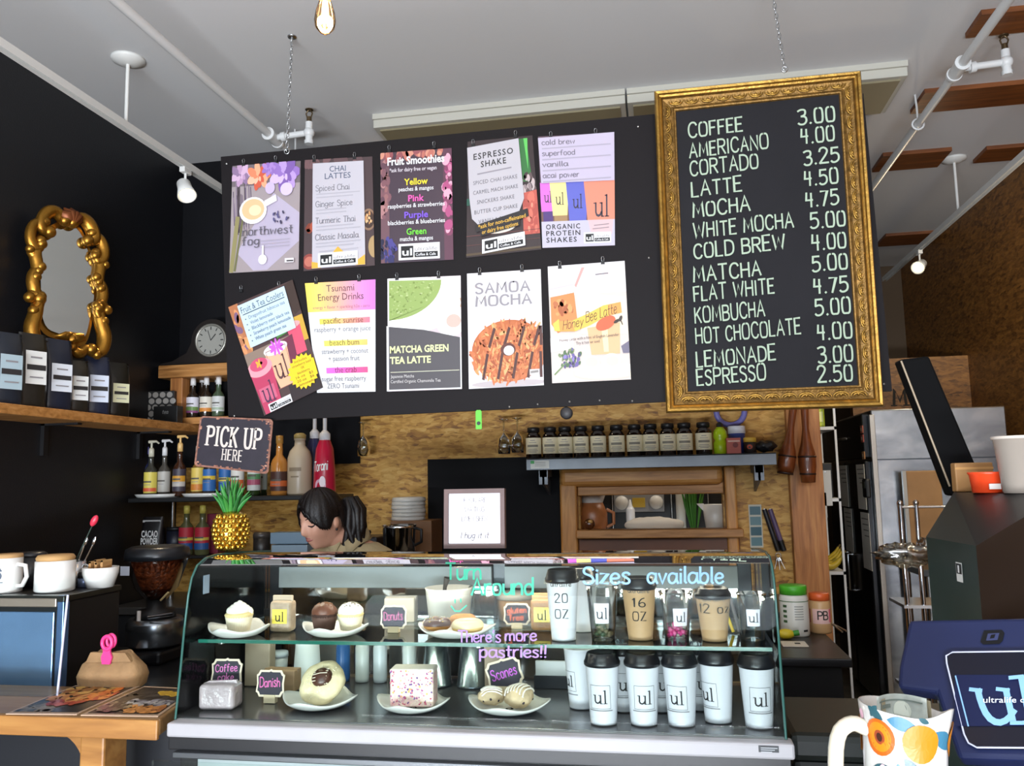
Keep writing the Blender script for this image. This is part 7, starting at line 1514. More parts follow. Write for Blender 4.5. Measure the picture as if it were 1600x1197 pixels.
flat_menu('laminated food menu with yellow and orange dishes, right of two on the wooden counter', [(226, 1072), (308, 1076), (247, 1119), (126, 1117)], [(.5, .3, .5, .2, 50, ['#1c1816', '#2c2622', '#3a322c']), (.75, .25, .25, .06, 20, ['#d8b030', '#b89024']), (.6, .6, .4, .1, 40, ['#8a8890', '#5a5860', '#b0aca8']), (.7, .82, .28, .12, 40, ['#b87838', '#d89048', '#9a5a28']), (.25, .75, .2, .15, 30, ['#6a5a44', '#a08a68', '#4a3a2a'])], 6)
# ================================================================== right: cold store, shelves, side table, till
FS = ramp_mat('brushed_steel', [(.3, '#8d9299'), (.5, '#aab0b6'), (.7, '#c6cacd')], 1, rough=.22, bump=.04, scale=2, mscale=(1.5, 1.5, 3), distort=1.2, metal=1.0)
yf = 5.6; a, b = W(1364, 700, yf), W(1571, 640, yf); z0 = W(1475, 637, yf).z; zsp = W(1430, 716, yf).z
r = thing('refrigerator', 'tall stainless steel refrigerator in the passage right of the wooden post', 'refrigerator', (a.x, yf, 0)); w = b.x - a.x; D = 1.25
m = MB(); m.box(0, w, 0, D, .1, z0, FS); m.build('cabinet', r, bevel=.008); m = MB(); m.box(.05, w - .05, .05, D - .05, 0, .1, BLACK); m.build('plinth', r)
m = MB(); m.box(-.0, w, -.003, .0, zsp - .008, zsp, mat('#5a5e64', .3, .9)); m.build('seam_strip', r); m = MB(); m.box(-.012, .02, -.012, .03, .1, z0 - .03, mat('#b8b4ac', .25, .9)); m.build('corner_trim', r, bevel=.003)
DK = mat('#33363a', .18, .8, vary=.2, vscale=3)
for (y0, y1, zz0, zz1) in ((.04, .6, .12, zsp - .01), (.64, 1.2, .12, zsp - .01), (.04, 1.2, zsp + .01, z0 - .02)):
    m = MB(); m.box(-.05, 0, y0, y1, zz0, zz1, DK); d_ = m.build('door', r, bevel=.008)
    m = MB(); zc = (zz0 + zz1) / 2; yh = y1 - .06 if y0 < .5 else y0 + .06; m.tube([(-.05, yh, zc - .12), (-.085, yh, zc - .12), (-.085, yh, zc + .12), (-.05, yh, zc + .12)] if zz0 < 1 else [(-.05, .5, zc), (-.07, .5, zc), (-.07, .75, zc), (-.05, .75, zc)], .012, STEEL, n=8); m.build('handle', d_)
PAP = mat('#efece2', .7); xl = a.x - .0535
def onDoor(lab, y, z, h, w_, name='paper_note', col=PAP):
    r = thing(name, lab, 'note', (xl, y, z), group='papers taped to the refrigerator doors'); m = MB(); m.box(-.002, 0, -w_ / 2, w_ / 2, -h, 0, col); A = Art(m, plane_map((-.0022, w_ / 2, 0), (0, -1, 0), (0, 0, -1)))
    m.build('sheet', r)
    m = MB()
    for k in range(4): m.box(-.0028, -.002, -w_ * .38, w_ * .38 - .02 * k, -h * (.12 + .1 * k), -h * (.1 + .1 * k), mat('#8a8880', .7))
    m.build('printed_lines', r)
yy = lambda px: WX(px, 760, xl).y
onDoor('long white paper taped to the refrigerator door, nearest the steel corner, upper', yy(1346), zsp - .03, .29, .22); onDoor('long white paper taped to the refrigerator door, farther from the corner, upper', yy(1319), zsp - .03, .29, .24)
onDoor('white paper taped low on the refrigerator door nearest the steel corner', yy(1348), zsp - .34, .36, .22); onDoor('white paper taped low on the refrigerator door farther from the corner', yy(1322), zsp - .33, .3, .24)
r = thing('door_timer', 'black magnetic timer on the refrigerator door beside the papers', 'timer', (xl - .001, yy(1358), W(1358, 762, 5.75).z)); m = MB(); m.box(-.03, 0, -.05, .05, -.06, .06, BLACK); m.build('body', r, bevel=.01); m = MB(); m.box(-.032, -.03, -.035, .035, .0, .04, mat('#3a423a', .2)); m.build('screen', r)
for k, (py, col) in enumerate(((672, '#a05a48'), (686, '#a05048'), (712, '#a87a50'))):
    r = thing('fridge_magnet', ('reddish magnet high on the upper refrigerator door', 'red magnet in the middle of the upper refrigerator door', 'tan magnet low on the upper refrigerator door')[k], 'magnet', (xl - .001, yy(1354), W(1354, py, 5.7).z), group='magnets on the refrigerator'); m = MB(); m.box(-.008, 0, -.03, .03, -.025, .025, mat(col, .5)); m.build('face', r, bevel=.004); m = MB(); m.box(-.009, -.008, -.012, .012, -.01, .01, mat('#d8c8a8', .5)); m.build('motif', r)
# wall-side sheet with a clip and chrome rack, bag
p = W(1455, 760, 5.3); r = thing('cutting_board', 'tan wooden board standing in front of the steel refrigerator', 'board', (p.x, 5.5, 1.0)); zt = W(1462, 735, 5.5).z - 1.0; zb = 0
m = MB(); m.box(-.08, .12, 0, .03, zb, zt, mat('#9a7448', .5, vary=.2, vscale=6)); m.build('board', r, bevel=.006); m = MB(); m.box(-.1, -.08, 0, .03, zb, zt, mat('#a8a49c', .3, .6)); m.build('metal_edge', r)
r = thing('work_table', 'steel work table in front of the refrigerator, mostly hidden', 'table', (1.75, 5.25, 0)); m = MB(); m.box(-.32, .6, -.15, .33, .96, 1.0, mat('#4a4c4e', .3, .8)); m.build('top', r, bevel=.004)
for x in (-.28, .56):
    for y in (-.12, .3): m = MB(); m.cyl((x, y, 0), (x, y, .96), .02, STEEL, n=12); m.build('leg', r)
yr = 4.35; r = thing('chrome_rack', 'chrome rack with two upright bars in front of the refrigerator', 'rack', (W(1420, 800, yr).x, yr, 0)); c0 = r.location.x
xs = [W(px, 800, yr).x - c0 for px in (1407, 1432)]; zt = W(1420, 786, yr).z
for x in xs: m = MB(); m.cyl((x, 0, .05), (x + .0, 0, zt), .011, CHROME, n=12); m.ell((x, 0, zt), .015, CHROME, n=12, k=8); m.build('upright_bar', r)
m = MB(); m.tube([(xs[0], 0, zt - .02), (xs[1] + .35, 0, zt - .02)], .006, CHROME, n=8); m.build('top_bar', r); m = MB(); m.box(xs[0] - .05, xs[1] + .4, -.15, .2, 0, .05, STEEL); m.build('base', r, bevel=.01)
for z in (.5, .9): m = MB(); m.box(xs[0] - .02, xs[1] + .36, -.02, .25, z, z + .015, STEEL); m.build('tray', r)
p = W(1412, 866, yr - .1); r = thing('plastic_bag', 'crumpled clear plastic bag draped on the chrome rack', 'bag', p); m = MB(); rb = random.Random(4)
m.ell((0, -.03, 0), (.13, .05, .05), glass_mat('film', '#d4d2c8', .15, 1.5, .25), n=30, k=18, f=lambda x, y, z: 1 + .22 * math.sin(9 * x + 4 * z) * math.cos(7 * y - 5 * x) + .12 * math.sin(17 * z + 9 * y)); m.build('film', r); m = MB(); m.ell((.1, -.02, .02), (.05, .04, .06), glass_mat('film_neck', '#d8d6cc', .15, 1.5, .25), n=20, k=12, f=lambda x, y, z: 1 + .2 * math.sin(11 * x + 6 * z)); m.build('knot', r)
# pantry shelving between post and refrigerator
yp = 5.0; x0, x1 = W(1268, 700, yp).x, W(1303, 700, yp).x; zA = W(1280, 667, yp).z; zB_ = W(1290, 893, yp).z
r = thing('pantry_shelf', 'white wire pantry shelving just right of the wooden post', 'shelf', ((x0 + x1) / 2, yp + .2, 0)); hw = (x1 - x0) / 2 + .02
for z in (.12, zB_, (zA + zB_) / 2, zA): m = MB(); m.box(-hw, hw, -.2, .25, z - .018, z, mat('#c8ccd2', .4)); m.build('shelf_board', r)
for x in (-hw, hw - .012):
    for y in (-.2, .238): m = MB(); m.box(x, x + .012, y, y + .012, 0, zA + .3, mat('#c8ccd2', .4)); m.build('upright', r)
r = thing('lime_packet', 'lime yellow packet on the top pantry shelf beside the post', 'packet', ((x0 + x1) / 2 - .01, yp + .1, zA + .002)); m = MB(); m.box(-.05, .045, -.03, .03, 0, .14, mat('#b8c82c', .4)); m.build('pack', r, bevel=.008); m = MB(); m.box(-.04, .035, -.032, -.03, .03, .09, mat('#e0e89c', .5)); m.build('label', r)
r = thing('black_crate', 'black crate on the middle pantry shelf', 'crate', ((x0 + x1) / 2, yp + .18, (zA + zB_) / 2 + .002)); m = MB(); m.box(-hw + .03, hw - .03, -.15, .15, 0, .2, mat('#0d0d10', .5)); m.build('box', r, bevel=.006); m = MB(); m.box(-.04, .04, -.156, -.15, .12, .16, mat('#2a2a30', .4)); m.build('grip', r)
for k, (px, py, h_) in enumerate(((1271, 745, .16), (1282, 770, .14), (1289, 735, .2))):
    p = W(px, py, yp - .015); r = thing('hanging_paper', ('white paper hanging at the pantry shelf, left of three', 'white paper hanging at the pantry shelf, lowest of three', 'white paper hanging at the pantry shelf, right of three')[k], 'paper', p, group='papers at the pantry shelf'); m = MB(); m.box(-.03, .03, 0, .003, -h_, 0, mat('#b8bcc0', .7)); m.build('sheet', r); m = MB(); m.cyl((0, -.001, -.008), (0, .02, -.008), .004, STEEL, n=8); m.build('pin', r)
BAN = mat('#b8a02c', .45, vary=.2, vscale=15)
for k in range(4):
    r = thing('banana', ('front', 'second', 'third', 'rear')[k] + ' banana of the bunch on the lower pantry shelf', 'banana', ((x0 + x1) / 2 + .005, yp + .02 + .045 * k, zB_ + .002), group='bananas on the pantry shelf'); m = MB(); P = [(-.075 + .15 * t, .012 * math.sin(PI * t), .022 + .075 * (2 * t - 1) ** 2 + .008 * k) for t in [i / 10 for i in range(11)]]; m.tube(P, [.006, .014, .018, .02, .02, .02, .02, .018, .016, .01, .006], BAN, n=9); m.build('fruit', r); m = MB(); m.tube([P[-1], (P[-1][0] + .012, P[-1][1], P[-1][2] + .014)], .005, mat('#5a4a1c', .6), n=6); m.build('stem', r)
# black side table with jars
ZT = .9; a, b = WZ(1240, 1022, ZT), WZ(1332, 1030, ZT)
r = thing('side_table', 'black side table right of the display case', 'table', ((.38 + b.x) / 2, 3.35, 0)); hx = (b.x - .38) / 2; yfT = b.y - 3.35
m = MB(); m.box(-hx, hx, yfT, .68, ZT - .03, ZT, mat('#161619', .35)); m.build('top', r, bevel=.004); m = MB(); m.box(-hx + .02, hx - .03, yfT + .03, .66, .08, ZT - .03, mat('#0b0b0e', .5)); m.build('cabinet', r, bevel=.003); m = MB(); m.box(-hx + .04, hx - .05, yfT + .06, .64, 0, .08, BLACK); m.build('plinth', r)
def jar(name, lab, px, py, h, R, body, lidc, art):
    p = WZ(px, py, ZT); r = thing(name, lab, 'jar', p); m = MB(); m.lathe([(0, 0), (R * .95, 0), (R, .008), (R, h * .74), (R * .93, h * .8), (R * .85, h * .82), (0, h * .82)], mat(body, .35)); A = Art(m, cone_map(lambda z: R * 1.002, -PI / 2)); art(A, R, h); m.build('body', r)
    m = MB(); m.lathe([(0, h), (R * .88, h), (R * .94, h * .985), (R * .94, h * .82), (0, h * .82)], mat(lidc, .4), n=48, flute=.008, nf=24); m.build('lid', r)
def art1(A, R, h):
    for k in range(14): a, b = -R * 1.5 + R * 3 * k / 14, -R * 1.5 + R * 3 * (k + 1) / 14; A.poly([(a, -h * .7), (a, -h * .685), (b, -h * .685), (b, -h * .7)], mat('#3a6a34', .5), h=1)
    for k in range(6): A.line([(-R * .1, -h * (.6 - .05 * k)), (R * .5, -h * (.6 - .05 * k))], .003, mat('#8a8e88', .6), h=2)
    for k in range(4): A.line([(-R * .9, -h * (.6 - .1 * k)), (-R * .7, -h * (.6 - .1 * k))], .01, mat('#3a5a34', .6), h=2)
    A.line([(R * .5, -h * .12), (R * .8, -h * .12)], .008, INK, h=2)
def art2(A, R, h):
    for k in range(10): a, b = -R * .9 + R * 1.8 * k / 10, -R * .9 + R * 1.8 * (k + 1) / 10; A.poly([(a, -h * .62), (a, -h * .25), (b, -h * .25), (b, -h * .62)], mat('#e0b8b0', .5), h=1)
    A.pen('PB', .004, -h * .36, h * .2, mat('#2a2420', .6), 'c', w=.16, width=R * .9); A.line([(-R * 1.2, -h * .6), (-R * 1.2, -h * .28)], .006, mat('#8a3048', .6)); A.line([(R * .8, -h * .6), (R * .8, -h * .3)], .008, mat('#d85a70', .6))
jar('protein_tub', 'white tub with bright green lid on the black side table', 1243, 992, .2, .057, '#dcdcd4', '#4cae2c', art1)
jar('peanut_butter_jar', 'tan jar with orange lid and handwritten PB label on the side table', 1283, 988, .16, .043, '#c8a070', '#d8602c', art2)
p = WZ(1242, 1008, ZT); r = thing('white_card', 'white rounded card lying on the front of the black side table', 'card', p); m = MB(); m.box(-.05, .045, -.045, .05, 0, .006, mat('#dcd4c4', .4)); m.build('card', r, bevel=.004); m = MB(); m.box(.0, .02, -.01, .01, .006, .007, INK); m.build('mark', r)
p = WZ(1228, 998, ZT); r = thing('squeezy_lemon', 'small yellow squeeze bottle with green cap lying by the white tub', 'bottle', (p.x, p.y - .01, ZT)); m = MB(); m.ell((0, 0, .02), (.034, .02, .02), mat('#d8c02c', .35)); m.build('body', r); m = MB(); m.cyl((.028, 0, .022), (.05, 0, .026), .011, mat('#3a8a2c', .4), n=14); m.build('cap', r)
p = WZ(1306, 985, ZT); r = thing('kitchen_tongs', 'steel tongs lying beside the peanut butter jar', 'tongs', p); m = MB(); m.tube([(-.02, .02, .03), (.03, -.06, .008)], .004, CHROME); m.build('upper_arm', r); m = MB(); m.tube([(-.02, .02, .03), (.012, -.07, .006)], .004, CHROME); m.build('lower_arm', r)
# dark bin on the floor in front of the table
p = WX(1310, 1150, .62); r = thing('dark_bin', 'dark green black lidded bin standing between the case and the till', 'bin', (.47, 2.64, 0)); m = MB(); m.box(-.15, .15, -.2, .2, 0, .78, mat('#131715', .45)); m.build('body', r, bevel=.02); m = MB(); m.box(-.155, .155, -.205, .205, .775, .85, mat('#1a1f1c', .45)); m.build('lid', r, bevel=.02)
# black machine with sloped top
A_, B_, C_ = W(1525, 853, 1.55), W(1447, 839, 1.75), W(1490, 770, 2.0); D_ = Vector((W(1660, 770, 1.75).x, 1.75, C_.z)); zb = .95
E_, F_ = C_ + Vector((.1, .3, 0)), D_ + Vector((.1, .3, 0)); G_ = A_.lerp(D_, 1.0); 
r = thing('drink_machine', 'black drink machine with sloping top and small blue light, at the right edge', 'machine', (D_.x, 1.8, zb)); o = r.location.copy(); MBK = mat('#1b1b1c', .4); FCE = mat('#23302b', .3)  # FCE: greenish reflection painted into the colour of the front faces
m = MB(); tv = [A_, B_, C_, E_, F_, D_]; lo = [Vector((p.x, p.y, zb)) for p in tv]; vs = [p - o for p in tv + lo]
m.add(vs, [(0, 5, 2, 1), (5, 4, 3, 2), (2, 3, 9, 8), (3, 4, 10, 9), (4, 5, 11, 10), (6, 7, 8, 9, 10, 11)], MBK); m.add(vs, [(1, 2, 8, 7)], FCE); m.add(vs, [(0, 1, 7, 6)], FCE); m.add(vs, [(5, 0, 6, 11)], mat('#241c18', .4)); m.build('housing', r)
m = MB(); n_ = (D_ - A_).cross(B_ - A_).normalized(); n_ = n_ if n_.z > 0 else -n_
t1 = A_.lerp(D_, .5); lp = B_ + (C_ - B_) * .62 + (D_ - C_) * .33; 
def on_top(px, py):
    d = ray(px, py); t = (A_ - EYE).dot(n_) / d.dot(n_); return EYE + d * t
lp = on_top(1553, 800); m.ell(lp - o, .004, mat('#3a58ff', .3, emit=6), n=10, k=6); m.build('indicator_light', r)
u_ = (A_ - B_).normalized(); fn = Vector((u_.y, -u_.x, 0)); fn = fn if fn.y < 0 else -fn
q = B_.lerp(A_, .66) + Vector((0, 0, -.035)) + fn * .001; m = MB(); v4 = [q + u_ * a_ + Vector((0, 0, b_)) - o for a_, b_ in ((-.012, -.034), (.012, -.034), (.012, .0), (-.012, .0))]; m.add(v4, [(0, 1, 2, 3)], mat('#d8d8d4', .5)); v4 = [q + fn * .0006 + u_ * a_ + Vector((0, 0, b_)) - o for a_, b_ in ((-.01, -.02), (.01, -.02), (.01, -.002), (-.01, -.002))]; m.add(v4, [(0, 1, 2, 3)], INK); v4 = [q + fn * .0012 + u_ * a_ + Vector((0, 0, b_)) - o for a_, b_ in ((-.003, -.018), (.003, -.018), (.003, -.005), (-.003, -.005))]; m.add(v4, [(0, 1, 2, 3)], mat('#e8e8e8', .5)); m.build('warning_sticker', r)
cx0 = B_.x + .02; r = thing('machine_cart', 'black cart carrying the black drink machine', 'cart', (cx0 + .5, 1.9, 0)); m = MB(); m.box(-.5, .6, -.4, .5, .88, zb - .001, mat('#101012', .5)); m.build('top', r, bevel=.003); m = MB(); m.box(-.46, .56, -.3, .46, .1, .88, mat('#0e0e10', .5)); m.build('cabinet', r)
for x in (-.4, .5): 
    for y in (-.2, .36): m = MB(); m.cyl((x, y, 0), (x, y, .1), .03, BLACK, n=14); m.build('caster', r)
# black arm leaning behind it
r = thing('leaning_pole', 'thick black pole leaning up to the left from the drink machine', 'pole', W(1515, 772, 2.12)); r.location.z += .03; r.location.y += .02; o = r.location.copy()
c4 = [(1405, 562), (1452, 556), (1546, 775), (1486, 775)]; q4 = [W(x, y, 2.12) - o for x, y in c4]; bk = [q + Vector((.0, .05, 0)) for q in q4]
m = MB(); m.add(q4 + bk, [(3, 2, 1, 0), (4, 5, 6, 7), (0, 1, 5, 4), (1, 2, 6, 5), (2, 3, 7, 6), (3, 0, 4, 7)], mat('#060607', .8, spec=.1)); m.build('sleeve', r, bevel=.006); m = MB(); e0, e1 = W(1408, 564, 2.115) - o, W(1484, 760, 2.115) - o; m.tube([e0, e1], .0025, mat('#8a7a64', .4)); m.build('edge_piping', r)
zt = C_.z + .001
r = thing('orange_container', 'orange red plastic tub on top of the drink machine', 'tub', (W(1545, 768, 1.93).x, 1.93, zt)); r.scale = (.62, .62, .95); m = MB(); m.lathe([(0, 0), (.05, 0), (.058, .04), (.062, .042), (.062, .046), (0, .046)], mat('#d8421c', .35)); m.build('tub', r); m = MB(); m.box(-.018, .018, -.0605, -.056, .008, .02, mat('#d8ccc4', .5)); m.build('label', r); 
r = thing('tan_lid', 'tan card lid lying behind the orange tub on the drink machine', 'lid', (W(1535, 735, 2.0).x, 2.0, zt)); m = MB(); m.box(-.05, .03, .02, .05, 0, .065, mat('#9a7040', .6)); m.build('card', r, bevel=.003); m = MB(); m.box(-.05, .03, .019, .02, .05, .055, mat('#b88a50', .6)); m.build('fold', r)
r = thing('clear_container', 'tall clear plastic container beside the orange tub, at the right edge', 'container', (W(1597, 768, 1.86).x, 1.86, zt)); r.scale = (.86, .86, .95); m = MB(); m.lathe([(0, .003), (.04, .003), (.052, .115), (.055, .115), (.055, .118), (.05, .118), (.038, 0), (0, 0)], mat('#a89c90', .35)); m.build('body', r); m = MB(); m.lathe([(.05, .116), (.057, .116), (.057, .122), (.05, .122)], mat('#c8bcb0', .3), closed=True); m.build('rim', r)
# till counter, pitcher, tablet till
ZP = 1.075
r = thing('till_counter', 'dark till counter at the lower right corner', 'counter', (1.0, .9, 0)); m = MB(); m.box(-.66, .9, -.3, .45, ZP - .04, ZP, mat('#15161c', .35)); m.build('top', r, bevel=.004); m = MB(); m.box(-.6, .86, -.25, .4, 0, ZP - .04, mat('#101116', .5)); m.build('cabinet', r)
pc = W(1407, 1111, 1.03); r = thing('floral_pitcher', 'white ceramic pitcher painted with oranges and leaves, used as tip jar', 'pitcher', (pc.x, 1.03, ZP)); H = pc.z - ZP + .004; R0 = .044
PW_ = mat('#cbc9c4', .15, coat=.6); m = MB(); N = 40; rings = []
def rim(a): return max(0, math.cos(a - (-.55))) ** 10
for (q, z, ins) in ((.9, 0, 0), (.98, .006, 0), (1.0, H * .3, 0), (.97, H * .6, 0), (.95, H * .85, 0), (1.0, H, 0), (.94, H, 1), (.88, H * .85, 1), (.9, H * .4, 1), (.86, .008, 1)):
    k = max(0, z / H - .72) / .28; rings.append([Vector((R0 * q * math.cos(a) * (1 + .26 * k * rim(a)), R0 * q * math.sin(a) * (1 + .26 * k * rim(a)), z + (.012 * k * rim(a) - .006 * k * math.cos(a)))) for a in [2 * PI * i / N for i in range(N)]])
m.loft(rings, PW_); 
def rz_(z):
    t = z / H
    for (q0, z0), (q1, z1) in zip(((.9, 0), (.98, .04), (1.0, .3), (.97, .6), (.95, .85), (1.0, 1)), ((.98, .04), (1.0, .3), (.97, .6), (.95, .85), (1.0, 1), (1.0, 1.1))):
        if z0 <= t <= z1: return R0 * (q0 + (q1 - q0) * (t - z0) / (z1 - z0)) + .0004
    return R0
def pm_(u, v, h): z = -v; r_ = rz_(z) + .0003 + h * .00004; t = -PI / 2 - .12 + u / R0; k = max(0, z / H - .72) / .28; f_ = 1 + .26 * k * rim(t); return Vector((r_ * f_ * math.cos(t), r_ * f_ * math.sin(t), z - .006 * k * math.cos(t) + .012 * k * rim(t)))
class FineArt(Art):
    def ellipse(s, u, v, ru, rv, m_, h=None, a=0, **k):
        s.h += 1; hh = s.h if h is None else h; c_, s_ = math.cos(a), math.sin(a); n = 20; vs = [s.mp(u, v, hh)]; fs = []
        for j in (1, 2, 3):
            for i in range(n): t = 2 * PI * i / n; x, y = ru * j / 3 * math.cos(t), rv * j / 3 * math.sin(t); vs.append(s.mp(u + x * c_ - y * s_, v + x * s_ + y * c_, hh))
        for i in range(n):
            fs.append((0, 1 + (i + 1) % n, 1 + i))
            for j in (0, 1): o_ = 1 + j * n; fs.append((o_ + i, o_ + (i + 1) % n, o_ + n + (i + 1) % n, o_ + n + i))
        s.mb.add(vs, fs, m_)
    def leaf(s, u, v, L, w_, a, m_):
        s.h += 1; c_, s_ = math.cos(a), math.sin(a); n = 8; vs = []; fs = []
        for i in range(n + 1):
            x = L * i / n; y = w_ * math.sin(PI * i / n) ** .8
            for q in (-1, 0, 1): vs.append(s.mp(u + x * c_ - q * y * s_, v + x * s_ + q * y * c_, s.h))
        for i in range(n):
            for q in (0, 1): fs.append((3 * i + q, 3 * i + q + 1, 3 * i + q + 4, 3 * i + q + 3))
        s.mb.add(vs, fs, m_)
A = FineArt(m, pm_); OR, OR2, BL, GR, PKF = mat('#bd7410', .4), mat('#b0540e', .4), mat('#3a6e88', .3), mat('#2c5058', .3), mat('#d8a8b8', .3)
def orange(u, v, s_, cut=False):
    A.ellipse(u, v, s_, s_ * 1.08, OR2 if cut else OR, a=.2)
    if cut: A.ellipse(u, v - s_ * .02, s_ * .78, s_ * .86, OR); A.ellipse(u, v, s_ * .36, s_ * .42, mat('#8a3a1c', .4)); A.ellipse(u, v, s_ * .2, s_ * .26, mat('#3a1a10', .4))
for (u, v, a, c_, L) in ((-.042, -.165, .5, GR, .02), (-.03, -.168, 2.2, GR, .016), (-.02, -.158, .1, BL, .03), (.012, -.165, .5, GR, .012), (.03, -.15, .9, BL, .03), (-.005, -.125, .9, GR, .026), (-.012, -.12, 1.4, BL, .026), (-.045, -.105, -.4, GR, .028), (.02, -.1, 1.9, BL, .028), (.0, -.09, 1.6, BL, .03), (.028, -.095, 1.2, GR, .022), (.05, -.1, 2.2, BL, .03), (.045, -.08, 2.6, BL, .03), (-.05, -.06, 1, GR, .03), (-.01, -.05, .4, BL, .03), (.03, -.05, .8, GR, .03)): A.leaf(u, (v - .026) * H / .19, L, L * .24, a, c_)
for (u, v) in ((-.028, -.112), (.008, -.096), (.026, -.088), (-.055, -.155)): A.ellipse(u, (v - .026) * H / .19, .004, .005, PKF)
orange(-.03, -0.166 * H / .19, .017, True); orange(.013, -0.166 * H / .19, .019); orange(.062, -0.163 * H / .19, .017); orange(-.038, -0.103 * H / .19, .018); orange(.012, -0.088 * H / .19, .019, True); orange(.06, -0.088 * H / .19, .018); orange(-.085, -0.158 * H / .19, .017); orange(-.09, -0.088 * H / .19, .018, True)
m.build('body', r)
m = MB(); P = [(-R0 * .9, -.01, H * .9), (-R0 * 1.3, -.014, H * .94), (-R0 * 1.72, -.016, H * .86), (-R0 * 1.74, -.016, H * .5), (-R0 * 1.4, -.012, H * .22), (-R0 * .92, -.01, H * .14)]
for _ in range(2): P = [P[0]] + [tuple(a[i] * f + b[i] * (1 - f) for i in range(3)) for a, b in zip(P, P[1:]) for f in (.75, .25)] + [P[-1]]
m.tube(P, .0085, mat('#c8c0ac', .2, coat=.5), n=12); m.build('handle', r)
q = thing('banknote', 'grey green banknote sticking out of the floral pitcher', 'banknote', (pc.x, 1.03, ZP + H * .5)); m = MB(); BN = mat('#9aa098', .7, vary=.25, vscale=60); rows_ = []
for z in (0, H * .25, H * .5 + .012): rows_.append([Vector((-.026 + .052 * k / 10, .012 - .02 * ((k - 5) / 5) ** 2, z)) for k in range(11)])
m.loft(rows_, BN, caps=False, closed_ring=False); A = Art(m, lambda u, v, h: Vector((u, .012 - .02 * (u / .026) ** 2 - .0005 * h, H * .5 + .01 - v))); A.ellipse(.004, .016, .009, .011, mat('#b8bcae', .7)); A.ellipse(.004, .015, .005, .007, mat('#7a8078', .7)); A.line([(-.022, .004), (.022, .004)], .0015, mat('#6a746c', .7)); A.line([(-.018, .01), (-.01, .01)], .004, mat('#6a746c', .7)); m.build('note', q); so = q.children[0].modifiers.new('thickness', 'SOLIDIFY'); so.thickness = .0004
m = MB(); rows_ = [[p + Vector((.006, .006, -.004)) for p in rr_] for rr_ in rows_]; m.loft(rows_, mat('#a89c80', .7, vary=.2, vscale=50), caps=False, closed_ring=False); m.build('second_note', q)
# tablet till facing the customer
NAV = mat('#121a3c', .5, spec=.25, vary=.1, vscale=3)
pts = [W(1420, 968, 1.27), W(1700, 962, 1.18), W(1700, 1215, 1.08), W(1396, 1200, 1.17)]; o = Vector((pts[3].x + .15, 1.15, ZP)); r = thing('tablet_till', 'navy tablet till stand with a customer screen showing the cafe mark', 'till', o)
n_ = (pts[1] - pts[0]).cross(pts[3] - pts[0]).normalized(); n_ = n_ if n_.y < 0 else -n_
def onplane(px, py, lift): d = ray(px, py); t = (pts[0] - EYE).dot(n_) / d.dot(n_); return EYE + d * t + n_ * lift - o
m = MB(); f4 = [onplane(*q, 0) for q in ((1420, 968), (1404, 1040), (1402, 1074), (1462, 1082), (1496, 1184), (1700, 1190), (1700, 962))]; b4 = [p - n_ * .03 for p in f4]; n = 7; m.add(f4 + b4, [tuple(range(n)), tuple(range(2 * n - 1, n - 1, -1))] + [(i, n + i, n + (i + 1) % n, (i + 1) % n) for i in range(n)], NAV); m.build('housing', r, bevel=.006, seg=3)
m = MB()
def tmp_(u, v, h): return onplane(u, v, .0008 + .0003 * h)
A = Art(m, tmp_); LG = mat('#040509', .5, spec=.2)
A.poly([(1538, 986), (1532, 1004), (1537, 1008), (1562, 1007), (1567, 1002), (1570, 990), (1566, 985)], LG); A.poly([(1544, 991), (1541, 1002), (1559, 1001), (1562, 990)], mat('#1a234a', .5)); A.poly([(1549, 993), (1547, 999), (1554, 998), (1556, 992)], LG); m.build('round_emblem', r)
sc4 = [(1478, 1022), (1700, 1020), (1700, 1172), (1512, 1170)]
m = MB(); SCRN = mat('#0a0c18', .3, emit=.3, spec=.15)
rnd4 = [(1490, 1022), (1690, 1020), (1690, 1172), (1528, 1171), (1515, 1164), (1508, 1150), (1481, 1040), (1480, 1028)]
f = [onplane(x, y, .006) for x, y in rnd4]; bb = [onplane(x, y, -.004) for x, y in rnd4]; n = len(f); m.add(f + bb, [tuple(range(n))[::-1]] + [(i, (i + 1) % n, n + (i + 1) % n, n + i) for i in range(n)], SCRN); scr = m.build('screen', r)
m = MB(); m.tube(f, .0012, mat('#b0b4cc', .3), n=6, closed=True); m.build('bright_rim', scr)
m = MB(); A = Art(m, lambda u, v, h: onplane(u, v, .0064 + .0003 * h)); SB, SW = mat('#6f9ac0', .4, emit=.08), mat('#d0d8e4', .4, emit=.2)
A.rect(1494, 1058, 1690, 1138, mat('#0e1534', .4, emit=.12, spec=.15)); A.line([(1495, 1060), (1515, 1138)], 2.2, SB)
for q_, w_ in (([(1518, 1081), (1535, 1083)], 6), ([(1530, 1083), (1533, 1095), (1537, 1107), (1542, 1118), (1549, 1127), (1557, 1132), (1565, 1133), (1573, 1130), (1580, 1124), (1586, 1115)], 10), ([(1574, 1083), (1585, 1132)], 10), ([(1560, 1081), (1578, 1083)], 6), ([(1582, 1134), (1600, 1134)], 6), ([(1598, 1064), (1612, 1134)], 10), ([(1580, 1064), (1600, 1062)], 6), ([(1602, 1134), (1632, 1134)], 6)): A.line(q_, w_, SB)
A.type('ultralife cafe', 1539, 1103, 13, SW, 'l', width=84); m.build('screen_graphics', scr)
m = MB(); m.box(-.06, .5, .0, .16, 0, .02, mat('#c4c8e4', .3)); m.build('base_plate', r, bevel=.008); m = MB(); m.prism([(-.05, .018), (.3, .018), (.24, .16), (.0, .16)], NAV, .045, .1); m.build('stand_neck', r)
